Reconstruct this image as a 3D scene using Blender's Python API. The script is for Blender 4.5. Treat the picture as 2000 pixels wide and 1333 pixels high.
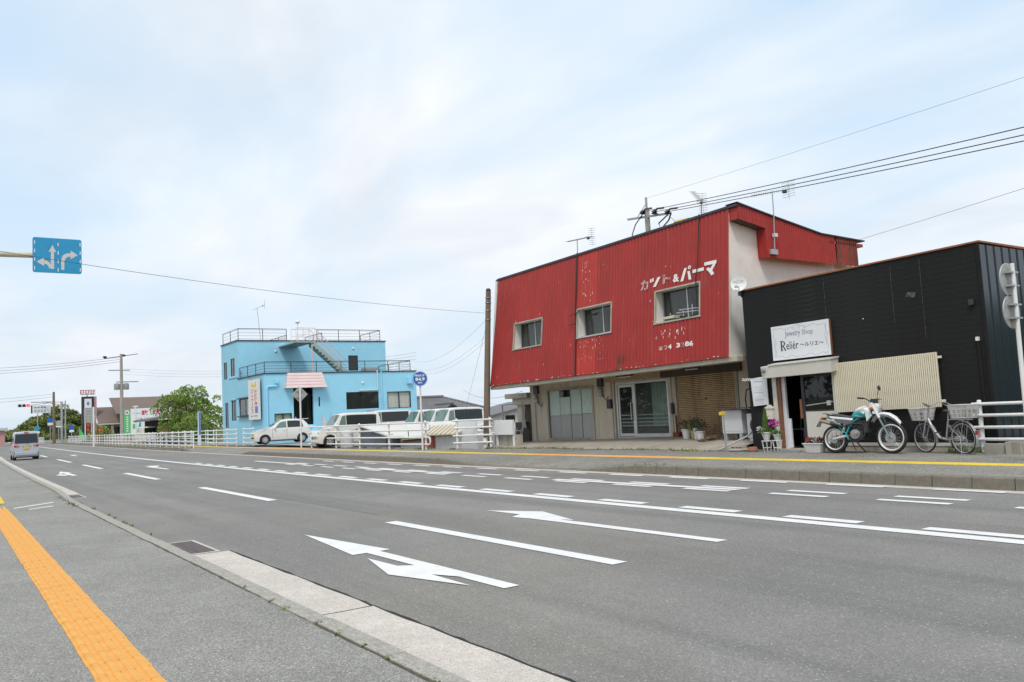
import bpy, bmesh, math, random
from mathutils import Vector, Matrix
from math import radians, sin, cos, pi, atan2, sqrt

scene = bpy.context.scene
for o in list(bpy.data.objects):
    bpy.data.objects.remove(o)
COL = scene.collection
random.seed(7)

# ------------------------------------------------------------------ camera
cam_d = bpy.data.cameras.new('camera')
cam = bpy.data.objects.new('camera', cam_d)
COL.objects.link(cam)
CAMROWS = [[0.562798, 0.099733, 0.820556], [0.824911, -0.004434, -0.565246], [-0.052735, 0.995004, -0.084766]]
mw = Matrix([[*CAMROWS[i], (0.0, 0.0, 1.5)[i]] for i in range(3)] + [[0, 0, 0, 1]])
cam.matrix_world = mw
cam_d.sensor_width = 36.0
cam_d.lens = 36.0 * 1614 / 2000
cam_d.clip_start = 0.05
cam_d.clip_end = 3000
scene.camera = cam

# ------------------------------------------------------------------ sky, sun, exposure
SUN_EL, SUN_AZ = radians(56), radians(-42)      # azimuth measured from +X towards +Y
world = bpy.data.worlds.new('World')
scene.world = world
world.use_nodes = True
wn = world.node_tree.nodes
wl = world.node_tree.links
wn.clear()
w_out = wn.new('ShaderNodeOutputWorld')
w_bg = wn.new('ShaderNodeBackground')
w_bg.inputs['Strength'].default_value = 0.1
wl.new(w_bg.outputs[0], w_out.inputs[0])
w_sky = wn.new('ShaderNodeTexSky')
w_sky.sky_type = 'NISHITA'
w_sky.sun_disc = False
w_sky.sun_elevation = SUN_EL
w_sky.sun_rotation = pi / 2 - SUN_AZ
w_sky.air_density = 1.0
w_sky.dust_density = 1.5
w_sky.ozone_density = 1.5
tc = wn.new('ShaderNodeTexCoord')
sep = wn.new('ShaderNodeSeparateXYZ')
wl.new(tc.outputs['Generated'], sep.inputs[0])
def wmath(op, a, b=None, clamp=False):
    n = wn.new('ShaderNodeMath'); n.operation = op; n.use_clamp = clamp
    for i, v in enumerate((a, b)):
        if v is None: continue
        if isinstance(v, (int, float)): n.inputs[i].default_value = v
        else: wl.new(v, n.inputs[i])
    return n.outputs[0]
zc = wmath('ADD', wmath('MAXIMUM', sep.outputs[2], 0.0), 0.16)
cx = wmath('DIVIDE', sep.outputs[0], zc)
cy = wmath('DIVIDE', sep.outputs[1], zc)
cmb = wn.new('ShaderNodeCombineXYZ')
wl.new(cx, cmb.inputs[0]); wl.new(cy, cmb.inputs[1])
def wnoise(scale, detail, rough, dist, off):
    mp = wn.new('ShaderNodeMapping'); mp.inputs['Location'].default_value = off
    mp.inputs['Rotation'].default_value = (0, 0, radians(25))
    mp.inputs['Scale'].default_value = (1.0, 1.7, 1.0)
    wl.new(cmb.outputs[0], mp.inputs[0])
    n = wn.new('ShaderNodeTexNoise'); n.inputs['Scale'].default_value = scale
    n.inputs['Detail'].default_value = detail; n.inputs['Roughness'].default_value = rough
    n.inputs['Distortion'].default_value = dist
    wl.new(mp.outputs[0], n.inputs[0])
    return n.outputs['Fac']
def wramp(fac, stops):
    r = wn.new('ShaderNodeValToRGB'); wl.new(fac, r.inputs[0])
    e = r.color_ramp.elements
    e[0].position, e[0].color = stops[0][0], (*stops[0][1], 1)
    e[1].position, e[1].color = stops[-1][0], (*stops[-1][1], 1)
    for p, c in stops[1:-1]:
        x = e.new(p); x.color = (*c, 1)
    return r.outputs[0]
def wmix(fac, a, b, mode='MIX'):
    n = wn.new('ShaderNodeMix'); n.data_type = 'RGBA'; n.blend_type = mode
    if isinstance(fac, (int, float)): n.inputs[0].default_value = fac
    else: wl.new(fac, n.inputs[0])
    for i, v in ((6, a), (7, b)):
        if isinstance(v, tuple): n.inputs[i].default_value = (*v, 1)
        else: wl.new(v, n.inputs[i])
    return n.outputs[2]
cover = wramp(wnoise(0.55, 5, 0.5, 0.35, (3.1, 1.2, 0)), [(0.37, (0.12,) * 3), (0.56, (1,) * 3)])
shade = wramp(wnoise(0.95, 6, 0.52, 0.5, (7.7, 4.2, 0)), [(0.33, (5.9, 6.3, 6.8)), (0.55, (7.25, 7.45, 7.7))])
haze_f = wramp(sep.outputs[2], [(0.0, (1,) * 3), (0.30, (0,) * 3)])
sky_l = wmix(0.72, w_sky.outputs[0], (5.3, 6.9, 8.3))
cloudy = wmix(cover, sky_l, shade)
final = wmix(haze_f, cloudy, wmix(0.6, cloudy, (5.5, 6.0, 6.6)))
wl.new(final, w_bg.inputs['Color'])

sun_d = bpy.data.lights.new('sun', 'SUN')
sun_d.energy = 1.5
sun_d.angle = radians(14)
sun_d.color = (1.0, 0.95, 0.88)
sun = bpy.data.objects.new('sun', sun_d)
COL.objects.link(sun)
sv = Vector((cos(SUN_EL) * cos(SUN_AZ), cos(SUN_EL) * sin(SUN_AZ), sin(SUN_EL)))
sun.rotation_euler = sv.to_track_quat('Z', 'Y').to_euler()
sun.location = sv * 60

scene.view_settings.view_transform = 'Standard'
scene.view_settings.look = 'None'
scene.view_settings.exposure = 0.46
scene.view_settings.gamma = 1.0
scene.view_settings.use_curve_mapping = False
scene.cycles.max_bounces = 6
scene.cycles.transparent_max_bounces = 12
scene.cycles.caustics_reflective = False
scene.cycles.caustics_refractive = False

# ------------------------------------------------------------------ materials
def lin(r, g, b):
    f = lambda c: c / 12.92 if c <= 0.04045 else ((c + 0.055) / 1.055) ** 2.4
    return (f(r / 255), f(g / 255), f(b / 255))
MATS = {}
def mat(name, col, rough=0.6, metal=0.0, noise=None, dirt=None, streak=None, speck=None, bump=None,
        coat=0.0, spec=0.5, along=None, streak2=None):
    """noise=(scale, amount); dirt=(colour, scale, threshold, strength); streak=(colour, scale, threshold, strength), streaks
    run down the object; speck=(scale, amount, colour, share); bump=(scale, strength)"""
    m = bpy.data.materials.new(name); m.use_nodes = True
    nt = m.node_tree; N = nt.nodes; L = nt.links
    b = N['Principled BSDF']
    b.inputs['Roughness'].default_value = rough
    b.inputs['Metallic'].default_value = metal
    b.inputs['Specular IOR Level'].default_value = spec
    b.inputs['Coat Weight'].default_value = coat
    b.inputs['Coat Roughness'].default_value = 0.08
    t = N.new('ShaderNodeTexCoord'); P = t.outputs['Object']
    cur = None
    def mix(fac, a, c, mode='MIX'):
        n = N.new('ShaderNodeMix'); n.data_type = 'RGBA'; n.blend_type = mode
        if isinstance(fac, (int, float)): n.inputs[0].default_value = fac
        else: L.new(fac, n.inputs[0])
        for i, v in ((6, a), (7, c)):
            if isinstance(v, tuple): n.inputs[i].default_value = (*v, 1)
            else: L.new(v, n.inputs[i])
        return n.outputs[2]
    def ntex(scale, detail=4, rgh=0.55, vec=None, dist=0.0):
        n = N.new('ShaderNodeTexNoise'); n.inputs['Scale'].default_value = scale
        n.inputs['Detail'].default_value = detail; n.inputs['Roughness'].default_value = rgh
        n.inputs['Distortion'].default_value = dist
        L.new(vec or P, n.inputs[0]); return n.outputs['Fac']
    def rng(v, a, bb, c, d):
        n = N.new('ShaderNodeMapRange'); n.inputs[1].default_value = a; n.inputs[2].default_value = bb
        n.inputs[3].default_value = c; n.inputs[4].default_value = d
        L.new(v, n.inputs[0]); return n.outputs[0]
    cur = col
    if noise:
        for k, (sc, am) in enumerate(noise if isinstance(noise[0], tuple) else (noise,)):
            v = rng(ntex(sc), 0.3, 0.7, 1 - am, 1 + am)
            c3 = N.new('ShaderNodeCombineColor')
            for i in range(3): L.new(v, c3.inputs[i])
            cur = mix(1.0, cur, c3.outputs[0], 'MULTIPLY')
    def stretched(s):
        mp = N.new('ShaderNodeMapping'); mp.inputs['Scale'].default_value = (s, s, s * 0.06)
        L.new(P, mp.inputs[0]); return mp.outputs[0]
    for st in (streak, streak2):
        if st:
            sc_, s_, th, am = st
            f = rng(ntex(1.0, 5, 0.6, stretched(s_)), th, th + 0.14, 0, am)
            cur = mix(f, cur, sc_)
    if along:
        mp = N.new('ShaderNodeMapping'); mp.inputs['Scale'].default_value = (0.035, 0.9, 0.9); L.new(P, mp.inputs[0])
        cur = mix(rng(ntex(along[1], 5, 0.6, mp.outputs[0]), 0.42, 0.62, 0, along[2]), cur, along[0])
    for d in (dirt if dirt and isinstance(dirt[0], list) else ([dirt] if dirt else [])):
        dc, ds, th, am = d
        cur = mix(rng(ntex(ds, 6, 0.65), th, th + 0.16, 0, am), cur, dc)
    if speck:
        ss, am, sc2, share = speck
        vz = N.new('ShaderNodeTexVoronoi'); vz.inputs['Scale'].default_value = ss
        L.new(P, vz.inputs[0])
        sepc = N.new('ShaderNodeSeparateColor'); L.new(vz.outputs['Color'], sepc.inputs[0])
        v = rng(sepc.outputs[0], 0, 1, 1 - am, 1 + am)
        c3 = N.new('ShaderNodeCombineColor')
        for i in range(3): L.new(v, c3.inputs[i])
        cur = mix(1.0, cur, c3.outputs[0], 'MULTIPLY')
        if share > 0:
            cur = mix(rng(sepc.outputs[1], 1 - share, 1 - share + 0.01, 0, 1), cur, sc2)
    if isinstance(cur, tuple): b.inputs['Base Color'].default_value = (*cur, 1)
    else: L.new(cur, b.inputs['Base Color'])
    if bump:
        bp = N.new('ShaderNodeBump'); bp.inputs['Strength'].default_value = bump[1]
        bp.inputs['Distance'].default_value = bump[2] if len(bump) > 2 else 0.01
        L.new(ntex(bump[0], 5, 0.6), bp.inputs['Height'])
        L.new(bp.outputs[0], b.inputs['Normal'])
    MATS[name] = m
    return m
def glass(name, tint, trans=0.5, rough=0.03):
    """a thin pane: part clear tint, part mirror by angle"""
    m = bpy.data.materials.new(name); m.use_nodes = True
    nt = m.node_tree; N = nt.nodes; L = nt.links; N.clear()
    out = N.new('ShaderNodeOutputMaterial')
    lw = N.new('ShaderNodeLayerWeight'); lw.inputs[0].default_value = 0.5
    fr = N.new('ShaderNodeMath'); fr.operation = 'POWER'; fr.inputs[1].default_value = 4.0; L.new(lw.outputs['Facing'], fr.inputs[0])
    tr = N.new('ShaderNodeBsdfTransparent'); tr.inputs[0].default_value = (*tint, 1)
    df = N.new('ShaderNodeBsdfDiffuse'); df.inputs[0].default_value = (tint[0] * .12, tint[1] * .12, tint[2] * .12, 1)
    gl = N.new('ShaderNodeBsdfGlossy'); gl.inputs['Roughness'].default_value = rough
    m1 = N.new('ShaderNodeMixShader'); m1.inputs[0].default_value = trans
    L.new(df.outputs[0], m1.inputs[1]); L.new(tr.outputs[0], m1.inputs[2])
    mr = N.new('ShaderNodeMapRange'); mr.inputs[1].default_value = 0; mr.inputs[2].default_value = 1
    mr.inputs[3].default_value = 0.06; mr.inputs[4].default_value = 1.0
    L.new(fr.outputs[0], mr.inputs[0])
    m2 = N.new('ShaderNodeMixShader'); L.new(mr.outputs[0], m2.inputs[0])
    L.new(m1.outputs[0], m2.inputs[1]); L.new(gl.outputs[0], m2.inputs[2])
    L.new(m2.outputs[0], out.inputs[0])
    MATS[name] = m
    return m

# ------------------------------------------------------------------ mesh helpers
class MB:
    def __init__(s): s.v = []; s.f = []
    def add(s, pts): i = len(s.v); s.v += [tuple(p) for p in pts]; return i
    def poly(s, pts): i = s.add(pts); s.f.append(tuple(range(i, i + len(pts)))); return s
    def box(s, x0, y0, z0, x1, y1, z1):
        i = s.add([(x0, y0, z0), (x1, y0, z0), (x1, y1, z0), (x0, y1, z0), (x0, y0, z1), (x1, y0, z1), (x1, y1, z1), (x0, y1, z1)])
        for a in ((0, 3, 2, 1), (4, 5, 6, 7), (0, 1, 5, 4), (1, 2, 6, 5), (2, 3, 7, 6), (3, 0, 4, 7)): s.f.append(tuple(i + k for k in a))
        return s
    def hexa(s, p):   # eight corners: bottom four, top four
        i = s.add(p)
        for a in ((0, 3, 2, 1), (4, 5, 6, 7), (0, 1, 5, 4), (1, 2, 6, 5), (2, 3, 7, 6), (3, 0, 4, 7)): s.f.append(tuple(i + k for k in a))
        return s
    def prism(s, prof, d, o=(0, 0, 0)):
        """profile: 3-D points of one end; d: extrusion vector"""
        n = len(prof); d = Vector(d)
        i = s.add([Vector(p) + Vector(o) for p in prof]); j = s.add([Vector(p) + Vector(o) + d for p in prof])
        s.f.append(tuple(i + k for k in reversed(range(n)))); s.f.append(tuple(j + k for k in range(n)))
        for k in range(n): s.f.append((i + k, i + (k + 1) % n, j + (k + 1) % n, j + k))
        return s
    def tube(s, pts, r, n=8, closed=False, flat=None):
        pts = [Vector(p) for p in pts]; m = len(pts)
        rs = r if isinstance(r, (list, tuple)) else [r] * m
        rings = []; up = None
        for k in range(m):
            a = pts[k - 1] if (k > 0 or closed) else pts[k]
            b = pts[(k + 1) % m] if (k < m - 1 or closed) else pts[k]
            t = (b - a).normalized()
            if up is None:
                up = Vector((0, 0, 1)) if abs(t.z) < 0.9 else Vector((1, 0, 0))
            u = (up - t * up.dot(t)); u = u.normalized() if u.length > 1e-5 else t.orthogonal().normalized()
            w = t.cross(u); up = u
            fl = flat or 1.0
            rings.append(s.add([pts[k] + (u * cos(2 * pi * q / n) + w * sin(2 * pi * q / n) * fl) * rs[k] for q in range(n)]))
        for k in range(m if closed else m - 1):
            A, B = rings[k], rings[(k + 1) % m]
            for q in range(n): s.f.append((A + q, A + (q + 1) % n, B + (q + 1) % n, B + q))
        if not closed:
            s.f.append(tuple(rings[0] + q for q in reversed(range(n)))); s.f.append(tuple(rings[-1] + q for q in range(n)))
        return s
    def cyl(s, a, b, r, r2=None, n=12): return s.tube([a, b], [r, r if r2 is None else r2], n)
    def lathe(s, prof, c, ax=(0, 0, 1), n=16):
        ax = Vector(ax).normalized(); u = ax.orthogonal().normalized(); w = ax.cross(u); c = Vector(c)
        R = [s.add([c + ax * h + (u * cos(2 * pi * q / n) + w * sin(2 * pi * q / n)) * r for q in range(n)]) for r, h in prof]
        for A, B in zip(R, R[1:]):
            for q in range(n): s.f.append((A + q, A + (q + 1) % n, B + (q + 1) % n, B + q))
        s.f.append(tuple(R[0] + q for q in reversed(range(n)))); s.f.append(tuple(R[-1] + q for q in range(n)))
        return s
    def torus(s, c, R, r, ax=(0, 1, 0), n=32, m=8, rz=None):
        ax = Vector(ax).normalized(); u = ax.orthogonal().normalized(); w = ax.cross(u); c = Vector(c)
        rings = []
        for k in range(n):
            d = u * cos(2 * pi * k / n) + w * sin(2 * pi * k / n)
            rings.append(s.add([c + d * (R + r * cos(2 * pi * q / m)) + ax * (rz or r) * sin(2 * pi * q / m) for q in range(m)]))
        for k in range(n):
            A, B = rings[k], rings[(k + 1) % n]
            for q in range(m): s.f.append((A + q, A + (q + 1) % m, B + (q + 1) % m, B + q))
        return s
    def ball(s, c, rx, ry=None, rz=None, n=12, m=8):
        ry = ry or rx; rz = rz or rx
        top = s.add([(c[0], c[1], c[2] + rz)]); R = []
        for i in range(1, m):
            a = pi * i / m
            R.append(s.add([(c[0] + rx * sin(a) * cos(2 * pi * q / n), c[1] + ry * sin(a) * sin(2 * pi * q / n), c[2] + rz * cos(a)) for q in range(n)]))
        bot = s.add([(c[0], c[1], c[2] - rz)])
        for q in range(n):
            s.f.append((top, R[0] + q, R[0] + (q + 1) % n)); s.f.append((bot, R[-1] + (q + 1) % n, R[-1] + q))
        for A, B in zip(R, R[1:]):
            for q in range(n): s.f.append((A + q, B + q, B + (q + 1) % n, A + (q + 1) % n))
        return s
    def grid(s, rows):
        """rows of points (lists of equal length) joined into quads"""
        ids = [s.add(r) for r in rows]; n = len(rows[0])
        for A, B in zip(ids, ids[1:]):
            for q in range(n - 1): s.f.append((A + q, A + q + 1, B + q + 1, B + q))
        return s
    def mesh(s, name, off=Vector((0, 0, 0)), smooth=False):
        me = bpy.data.meshes.new(name)
        me.from_pydata([(p[0] - off[0], p[1] - off[1], p[2] - off[2]) for p in s.v], [], s.f)
        bm = bmesh.new(); bm.from_mesh(me); bmesh.ops.recalc_face_normals(bm, faces=bm.faces); bm.to_mesh(me); bm.free()
        if smooth:
            me.shade_smooth()
            if smooth != 'all': me.set_sharp_from_angle(angle=radians(38))
        me.update()
        return me
def chain_loc(p):
    v = Vector((0, 0, 0))
    while p is not None: v += p.location; p = p.parent
    return v
def build(name, mb, m, parent=None, smooth=False, bevel=0, origin=None):
    """one mesh object; shapes are written in world coordinates (the parent standing unrotated)"""
    off = chain_loc(parent) if parent else Vector((0, 0, 0))
    if origin is not None: off = Vector(origin)
    me = mb.mesh(name, off, smooth)
    mm = MATS[m] if isinstance(m, str) else m
    me.materials.append(mm)
    o = bpy.data.objects.new(name, me); COL.objects.link(o)
    if parent: o.parent = parent
    if origin is not None: o.location = Vector(origin) - (chain_loc(parent) if parent else Vector((0, 0, 0)))
    if bevel:
        bv = o.modifiers.new('bevel', 'BEVEL'); bv.width = bevel; bv.segments = 2; bv.limit_method = 'ANGLE'; bv.angle_limit = radians(50)
    return o
def inst(src, name, parent=None, loc=(0, 0, 0), rot=(0, 0, 0), scale=(1, 1, 1), m=None):
    """another object on the same mesh; loc in the parent's space"""
    o = bpy.data.objects.new(name, src.data); COL.objects.link(o)
    if parent: o.parent = parent
    o.location = loc; o.rotation_euler = rot; o.scale = scale
    for md in src.modifiers:
        n = o.modifiers.new(md.name, md.type)
        if md.type == 'BEVEL': n.width = md.width; n.segments = md.segments; n.limit_method = 'ANGLE'; n.angle_limit = md.angle_limit
    return o
def tag(o, label, cat, group=None):
    o['label'] = label; o['category'] = cat
    if group: o['group'] = group
    return o
def thing(name, label, cat, loc=(0, 0, 0), group=None):
    o = bpy.data.objects.new(name, None); COL.objects.link(o)
    o.empty_display_size = 0.2; o.location = loc
    return tag(o, label, cat, group)
def struct(o): o['kind'] = 'structure'; return o
def stuff(o): o['kind'] = 'stuff'; return o
def copy_tree(o, parent=None):
    c = o.copy(); COL.objects.link(c)
    if parent: c.parent = parent
    for ch in [x for x in bpy.data.objects if x.parent == o]: copy_tree(ch, c)
    return c
def place(o, loc, rz=0.0):
    o.location = loc; o.rotation_euler = (0, 0, rz); return o
def text_mesh(body, org, wv, hv, spread=1.0, bold=0.0, eps=0.0):
    """MB-like mesh of a line of lettering stretched over the parallelogram org, wv, hv"""
    c = bpy.data.curves.new('lettering', 'FONT'); c.body = body; c.resolution_u = 3
    if bold: c.offset = bold
    o = bpy.data.objects.new('lettering', c); COL.objects.link(o)
    dg = bpy.context.evaluated_depsgraph_get(); dg.update()
    me = bpy.data.meshes.new_from_object(o.evaluated_get(dg))
    bpy.data.objects.remove(o); bpy.data.curves.remove(c)
    xs = [v.co.x for v in me.vertices]; ys = [v.co.y for v in me.vertices]
    x0, x1, y0, y1 = min(xs), max(xs), min(ys), max(ys)
    org, wv, hv = Vector(org), Vector(wv), Vector(hv); nn = wv.cross(hv).normalized() * eps
    mb = MB()
    mb.v = [tuple(org + wv * ((v.co.x - x0) / max(1e-6, x1 - x0)) + hv * ((v.co.y - y0) / max(1e-6, y1 - y0)) + nn) for v in me.vertices]
    mb.f = [tuple(p.vertices) for p in me.polygons]
    bpy.data.meshes.remove(me)
    return mb
def flat(polys, org, wv, hv, eps=0.0):
    org, wv, hv = Vector(org), Vector(wv), Vector(hv); nn = wv.cross(hv).normalized() * eps
    mb = MB()
    for pl in polys: mb.poly([org + wv * a + hv * b + nn for a, b in pl])
    return mb
# ------------------------------------------------------------------ palette
mat('asphalt', (0.205, 0.197, 0.185), 0.88, noise=((0.22, 0.12), (1.7, 0.07)), speck=(110, 0.26, (0.42, 0.41, 0.38), 0.02), bump=(140, 0.45, 0.005), along=((0.150, 0.145, 0.137), 1.3, 0.75), dirt=[[(0.235, 0.215, 0.175), 0.13, 0.5, 0.5], [(0.11, 0.105, 0.10), 0.9, 0.69, 0.5]])
mat('asphalt_old', (0.245, 0.237, 0.215), 0.9, noise=((0.6, 0.12), (3, 0.07)), speck=(120, 0.40, (0.50, 0.50, 0.46), 0.035), bump=(130, 0.7, 0.006),
    dirt=[(0.17, 0.165, 0.14), 0.5, 0.58, 0.5])
mat('asphalt_far', (0.215, 0.205, 0.18), 0.9, noise=((0.5, 0.16), (2.3, 0.10)), speck=(60, 0.42, (0.50, 0.49, 0.46), 0.05), bump=(90, 0.7, 0.008),
    dirt=[[(0.15, 0.145, 0.11), 0.9, 0.56, 0.6], [(0.13, 0.16, 0.06), 2.4, 0.66, 0.45]])
mat('paint_white', (0.72, 0.715, 0.70), 0.7, noise=((3, 0.07), (40, 0.06)), dirt=[[(0.42, 0.41, 0.39), 9, 0.60, 0.6], [(0.24, 0.23, 0.21), 34, 0.66, 0.9]], bump=(120, 0.4, 0.004))
mat('concrete_pale', (0.52, 0.475, 0.42), 0.9, noise=((1.5, 0.09), (9, 0.07)), speck=(110, 0.2, (0.2, 0.19, 0.17), 0.012), dirt=[(0.30, 0.285, 0.25), 2.2, 0.6, 0.5], bump=(60, 0.4, 0.006))
mat('concrete_kerb', (0.36, 0.34, 0.30), 0.9, noise=((2, 0.14), (14, 0.10)), dirt=[[(0.16, 0.145, 0.11), 1.8, 0.5, 0.75], [(0.14, 0.16, 0.06), 3.5, 0.63, 0.55]], speck=(80, 0.22, (0.2, 0.2, 0.18), 0.02), bump=(50, 0.6, 0.01))
mat('concrete_apron', (0.36, 0.32, 0.27), 0.92, noise=((0.8, 0.13), (5, 0.10)), dirt=[[(0.19, 0.16, 0.125), 0.7, 0.52, 0.65], [(0.22, 0.23, 0.09), 1.6, 0.66, 0.4]], speck=(70, 0.15, (0.2, 0.2, 0.18), 0.02), bump=(35, 0.5, 0.01))
mat('kerb_dark', (0.20, 0.18, 0.145), 0.92, noise=((2, 0.18), (14, 0.12)), dirt=[[(0.085, 0.075, 0.055), 1.6, 0.5, 0.8], [(0.11, 0.13, 0.045), 3.5, 0.62, 0.5], [(0.36, 0.34, 0.3), 5, 0.68, 0.6]], bump=(50, 0.7, 0.012))
mat('concrete_wall', (0.40, 0.37, 0.31), 0.9, noise=((1.4, 0.12), (8, 0.08)), streak=((0.17, 0.15, 0.12), 4, 0.54, 0.65), bump=(40, 0.4, 0.008))
mat('soil', (0.17, 0.16, 0.09), 0.95, noise=((0.1, 0.25), (2, 0.2)), dirt=[(0.10, 0.14, 0.05), 0.2, 0.48, 0.8], bump=(12, 0.6, 0.05))
mat('lot', (0.26, 0.255, 0.245), 0.92, noise=((0.6, 0.1), (6, 0.08)), speck=(60, 0.3, (0.4, 0.4, 0.4), 0.03))
mat('tactile_orange', lin(220, 160, 78), 0.8, noise=((1.2, 0.10), (12, 0.07)), dirt=[[(0.42, 0.25, 0.08), 3.0, 0.6, 0.55], [(0.16, 0.11, 0.05), 38, 0.72, 0.8]], bump=(90, 0.35, 0.004))
mat('tactile_yellow', lin(215, 185, 50), 0.8, noise=((1.2, 0.10), (12, 0.08)), dirt=[[(0.45, 0.36, 0.10), 3.0, 0.58, 0.55], [(0.25, 0.2, 0.08), 9, 0.68, 0.6]])
mat('iron_dark', (0.17, 0.14, 0.14), 0.7, 0.2, noise=(9, 0.25), dirt=[(0.16, 0.10, 0.06), 6, 0.58, 0.5])
mat('earth_line', (0.09, 0.075, 0.05), 0.95, noise=(20, 0.3)); mat('pit_dark', (0.02, 0.02, 0.02), 0.95)
mat('weed', (0.13, 0.19, 0.045), 0.8, noise=(3, 0.35))
mat('weed_dry', (0.28, 0.25, 0.09), 0.85, noise=(3, 0.3))

def B(x):
    if x > -12: return 0.0
    if x > -80: return 0.00022 * (x + 12) ** 2
    return 0.00022 * 68 ** 2 + 0.0299 * (-80 - x)
XS = [40, 20, 8, 0, -4, -8, -12, -16, -20, -25, -30, -36, -42, -50, -58, -66, -74, -82, -95, -110, -130, -160, -200, -260, -340]
def strip(y0, y1, z, xs=XS, z1=None):
    mb = MB(); z1 = z if z1 is None else z1
    f = (lambda q, x: q(x)) 
    g = lambda q, x: q(x) if callable(q) else q
    mb.grid([[(x, g(y0, x) + B(x), g(z, x)), (x, g(y1, x) + B(x), g(z1, x))] for x in xs])
    return mb

# ------------------------------------------------------------------ ground, road, pavements
PIT = (-38.2, -27.7, 16.45, 22.6)
gx = [500, 60, PIT[1], PIT[0], -120, -900]; gy = [-500, -8, 14.0, PIT[2], PIT[3], 60, 900]
mb = MB()
for xa, xb in zip(gx, gx[1:]):
    for ya, yb in zip(gy, gy[1:]):
        if xa == PIT[1] and ya == PIT[2]: continue
        mb.poly([(xa, ya, -0.06), (xb, ya, -0.06), (xb, yb, -0.06), (xa, yb, -0.06)])
ground = struct(build('ground', mb, 'soil'))
x1, x0, y0, y1 = PIT[1], PIT[0], PIT[2], PIT[3]
mb = MB()
mb.poly([(x0, y0, -1.3), (x1, y0, -1.3), (x1, y1, -1.3), (x0, y1, -1.3)])
for a, b_ in (((x0, y0), (x1, y0)), ((x1, y0), (x1, y1)), ((x1, y1), (x0, y1)), ((x0, y1), (x0, y0))):
    mb.poly([(*a, -1.3), (*b_, -1.3), (*b_, 0.1), (*a, 0.1)])
struct(build('sunken_yard', mb, 'concrete_wall'))
road = struct(build('road', strip(2.2, 12.7, 0.0), 'asphalt'))

# car park beside the blue building
mb = MB()
mb.grid([[(x, y, z) for x, z in ((-78, 0.15), (-56, 0.2), (-46, 0.28), (PIT[0], 0.2))] for y in (15.9, 18, 23, 34)])
struct(build('car_park', mb, 'lot'))
mb = MB(); mb.grid([[(x, y, 0.2) for x in (PIT[0], -20, -4)] for y in (PIT[3], 34)])
struct(build('back_yard', mb, 'lot'))

# far pavement with its kerb stones; kerb drops at two driveways
def kerb_h(x):
    def ramp(a, b_): return max(0.0, min(1.0, (x - a) / (b_ - a)))
    lo = 0.025; hi = 0.185
    if x > -13.6: return hi
    if x > -15.8: return lo + (hi - lo) * ramp(-15.8, -13.6)
    if x > -20.0: return lo
    if x > -22.5: return hi - (hi - lo) * ramp(-22.5, -20.0)
    if x > -42.5: return hi
    if x > -44.5: return lo + (hi - lo) * ramp(-44.5, -42.5)
    if x > -55.8: return lo
    if x > -57.2: return hi - (hi - lo) * ramp(-57.2, -55.8)
    return hi
KY = 12.5
xs_f = sorted(set([40, 20, 10, 4] + [2 - 0.8 * i for i in range(0, 80)] + [-64, -70, -78, -90, -110, -140, -180, -240, -340]), reverse=True)
mb = MB()
mb.grid([[(x, KY + 0.17 + B(x), kerb_h(x)), (x, KY + 1.1 + B(x), 0.55 * kerb_h(x) + 0.07), (x, 14.6 + B(x), 0.155), (x, 16.0 + B(x), 0.16), (x, 17.6 + B(x) if x > -26 else 16.5 + B(x), 0.17)] for x in xs_f])
far_pavement = struct(build('far_pavement', mb, 'asphalt_far', smooth='all'))
far_kerb = struct(build('far_kerb', strip(KY + 0.02, KY + 0.16, lambda x: kerb_h(x) - 0.03, xs_f), 'concrete_kerb'))
kx = 2.0; random.seed(3)
while kx > -58:
    ln = 0.6; xa, xb = kx - 0.006, kx - ln + 0.006
    ha, hb = kerb_h(xa), kerb_h(xb); j = random.uniform(-0.006, 0.006); yA, yB = KY + B(xa) + j, KY + B(xb) + j
    m_ = MB(); prof = lambda x, y, h: [(x, y, -0.05), (x, y + 0.005, h * 0.55), (x, y + 0.012, h - 0.018), (x, y + 0.032, h), (x, y + 0.17, h + 0.001), (x, y + 0.17, -0.05)]
    a = m_.add(prof(xa, yA, ha)); b_ = m_.add(prof(xb, yB, hb))
    for k in range(6): m_.f.append((a + k, a + (k + 1) % 6, b_ + (k + 1) % 6, b_ + k))
    m_.f.append(tuple(a + k for k in range(6))); m_.f.append(tuple(b_ + k for k in reversed(range(6))))
    build('kerb_stone', m_, 'kerb_dark', far_kerb, origin=((xa + xb) / 2, yA, 0))
    kx -= ln
far_kerb2 = MB(); xs2 = [x for x in xs_f if x < -58]
far_kerb2.grid([[(x, KY + B(x), -0.03), (x, KY + 0.02 + B(x), 0.15), (x, KY + 0.17 + B(x), 0.157)] for x in [-58.2] + xs2])
struct(build('distant_kerb', far_kerb2, 'kerb_dark'))
struct(build('far_gutter', strip(KY - 0.28, KY + 0.01, 0.004), 'concrete_pale'))
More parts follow.
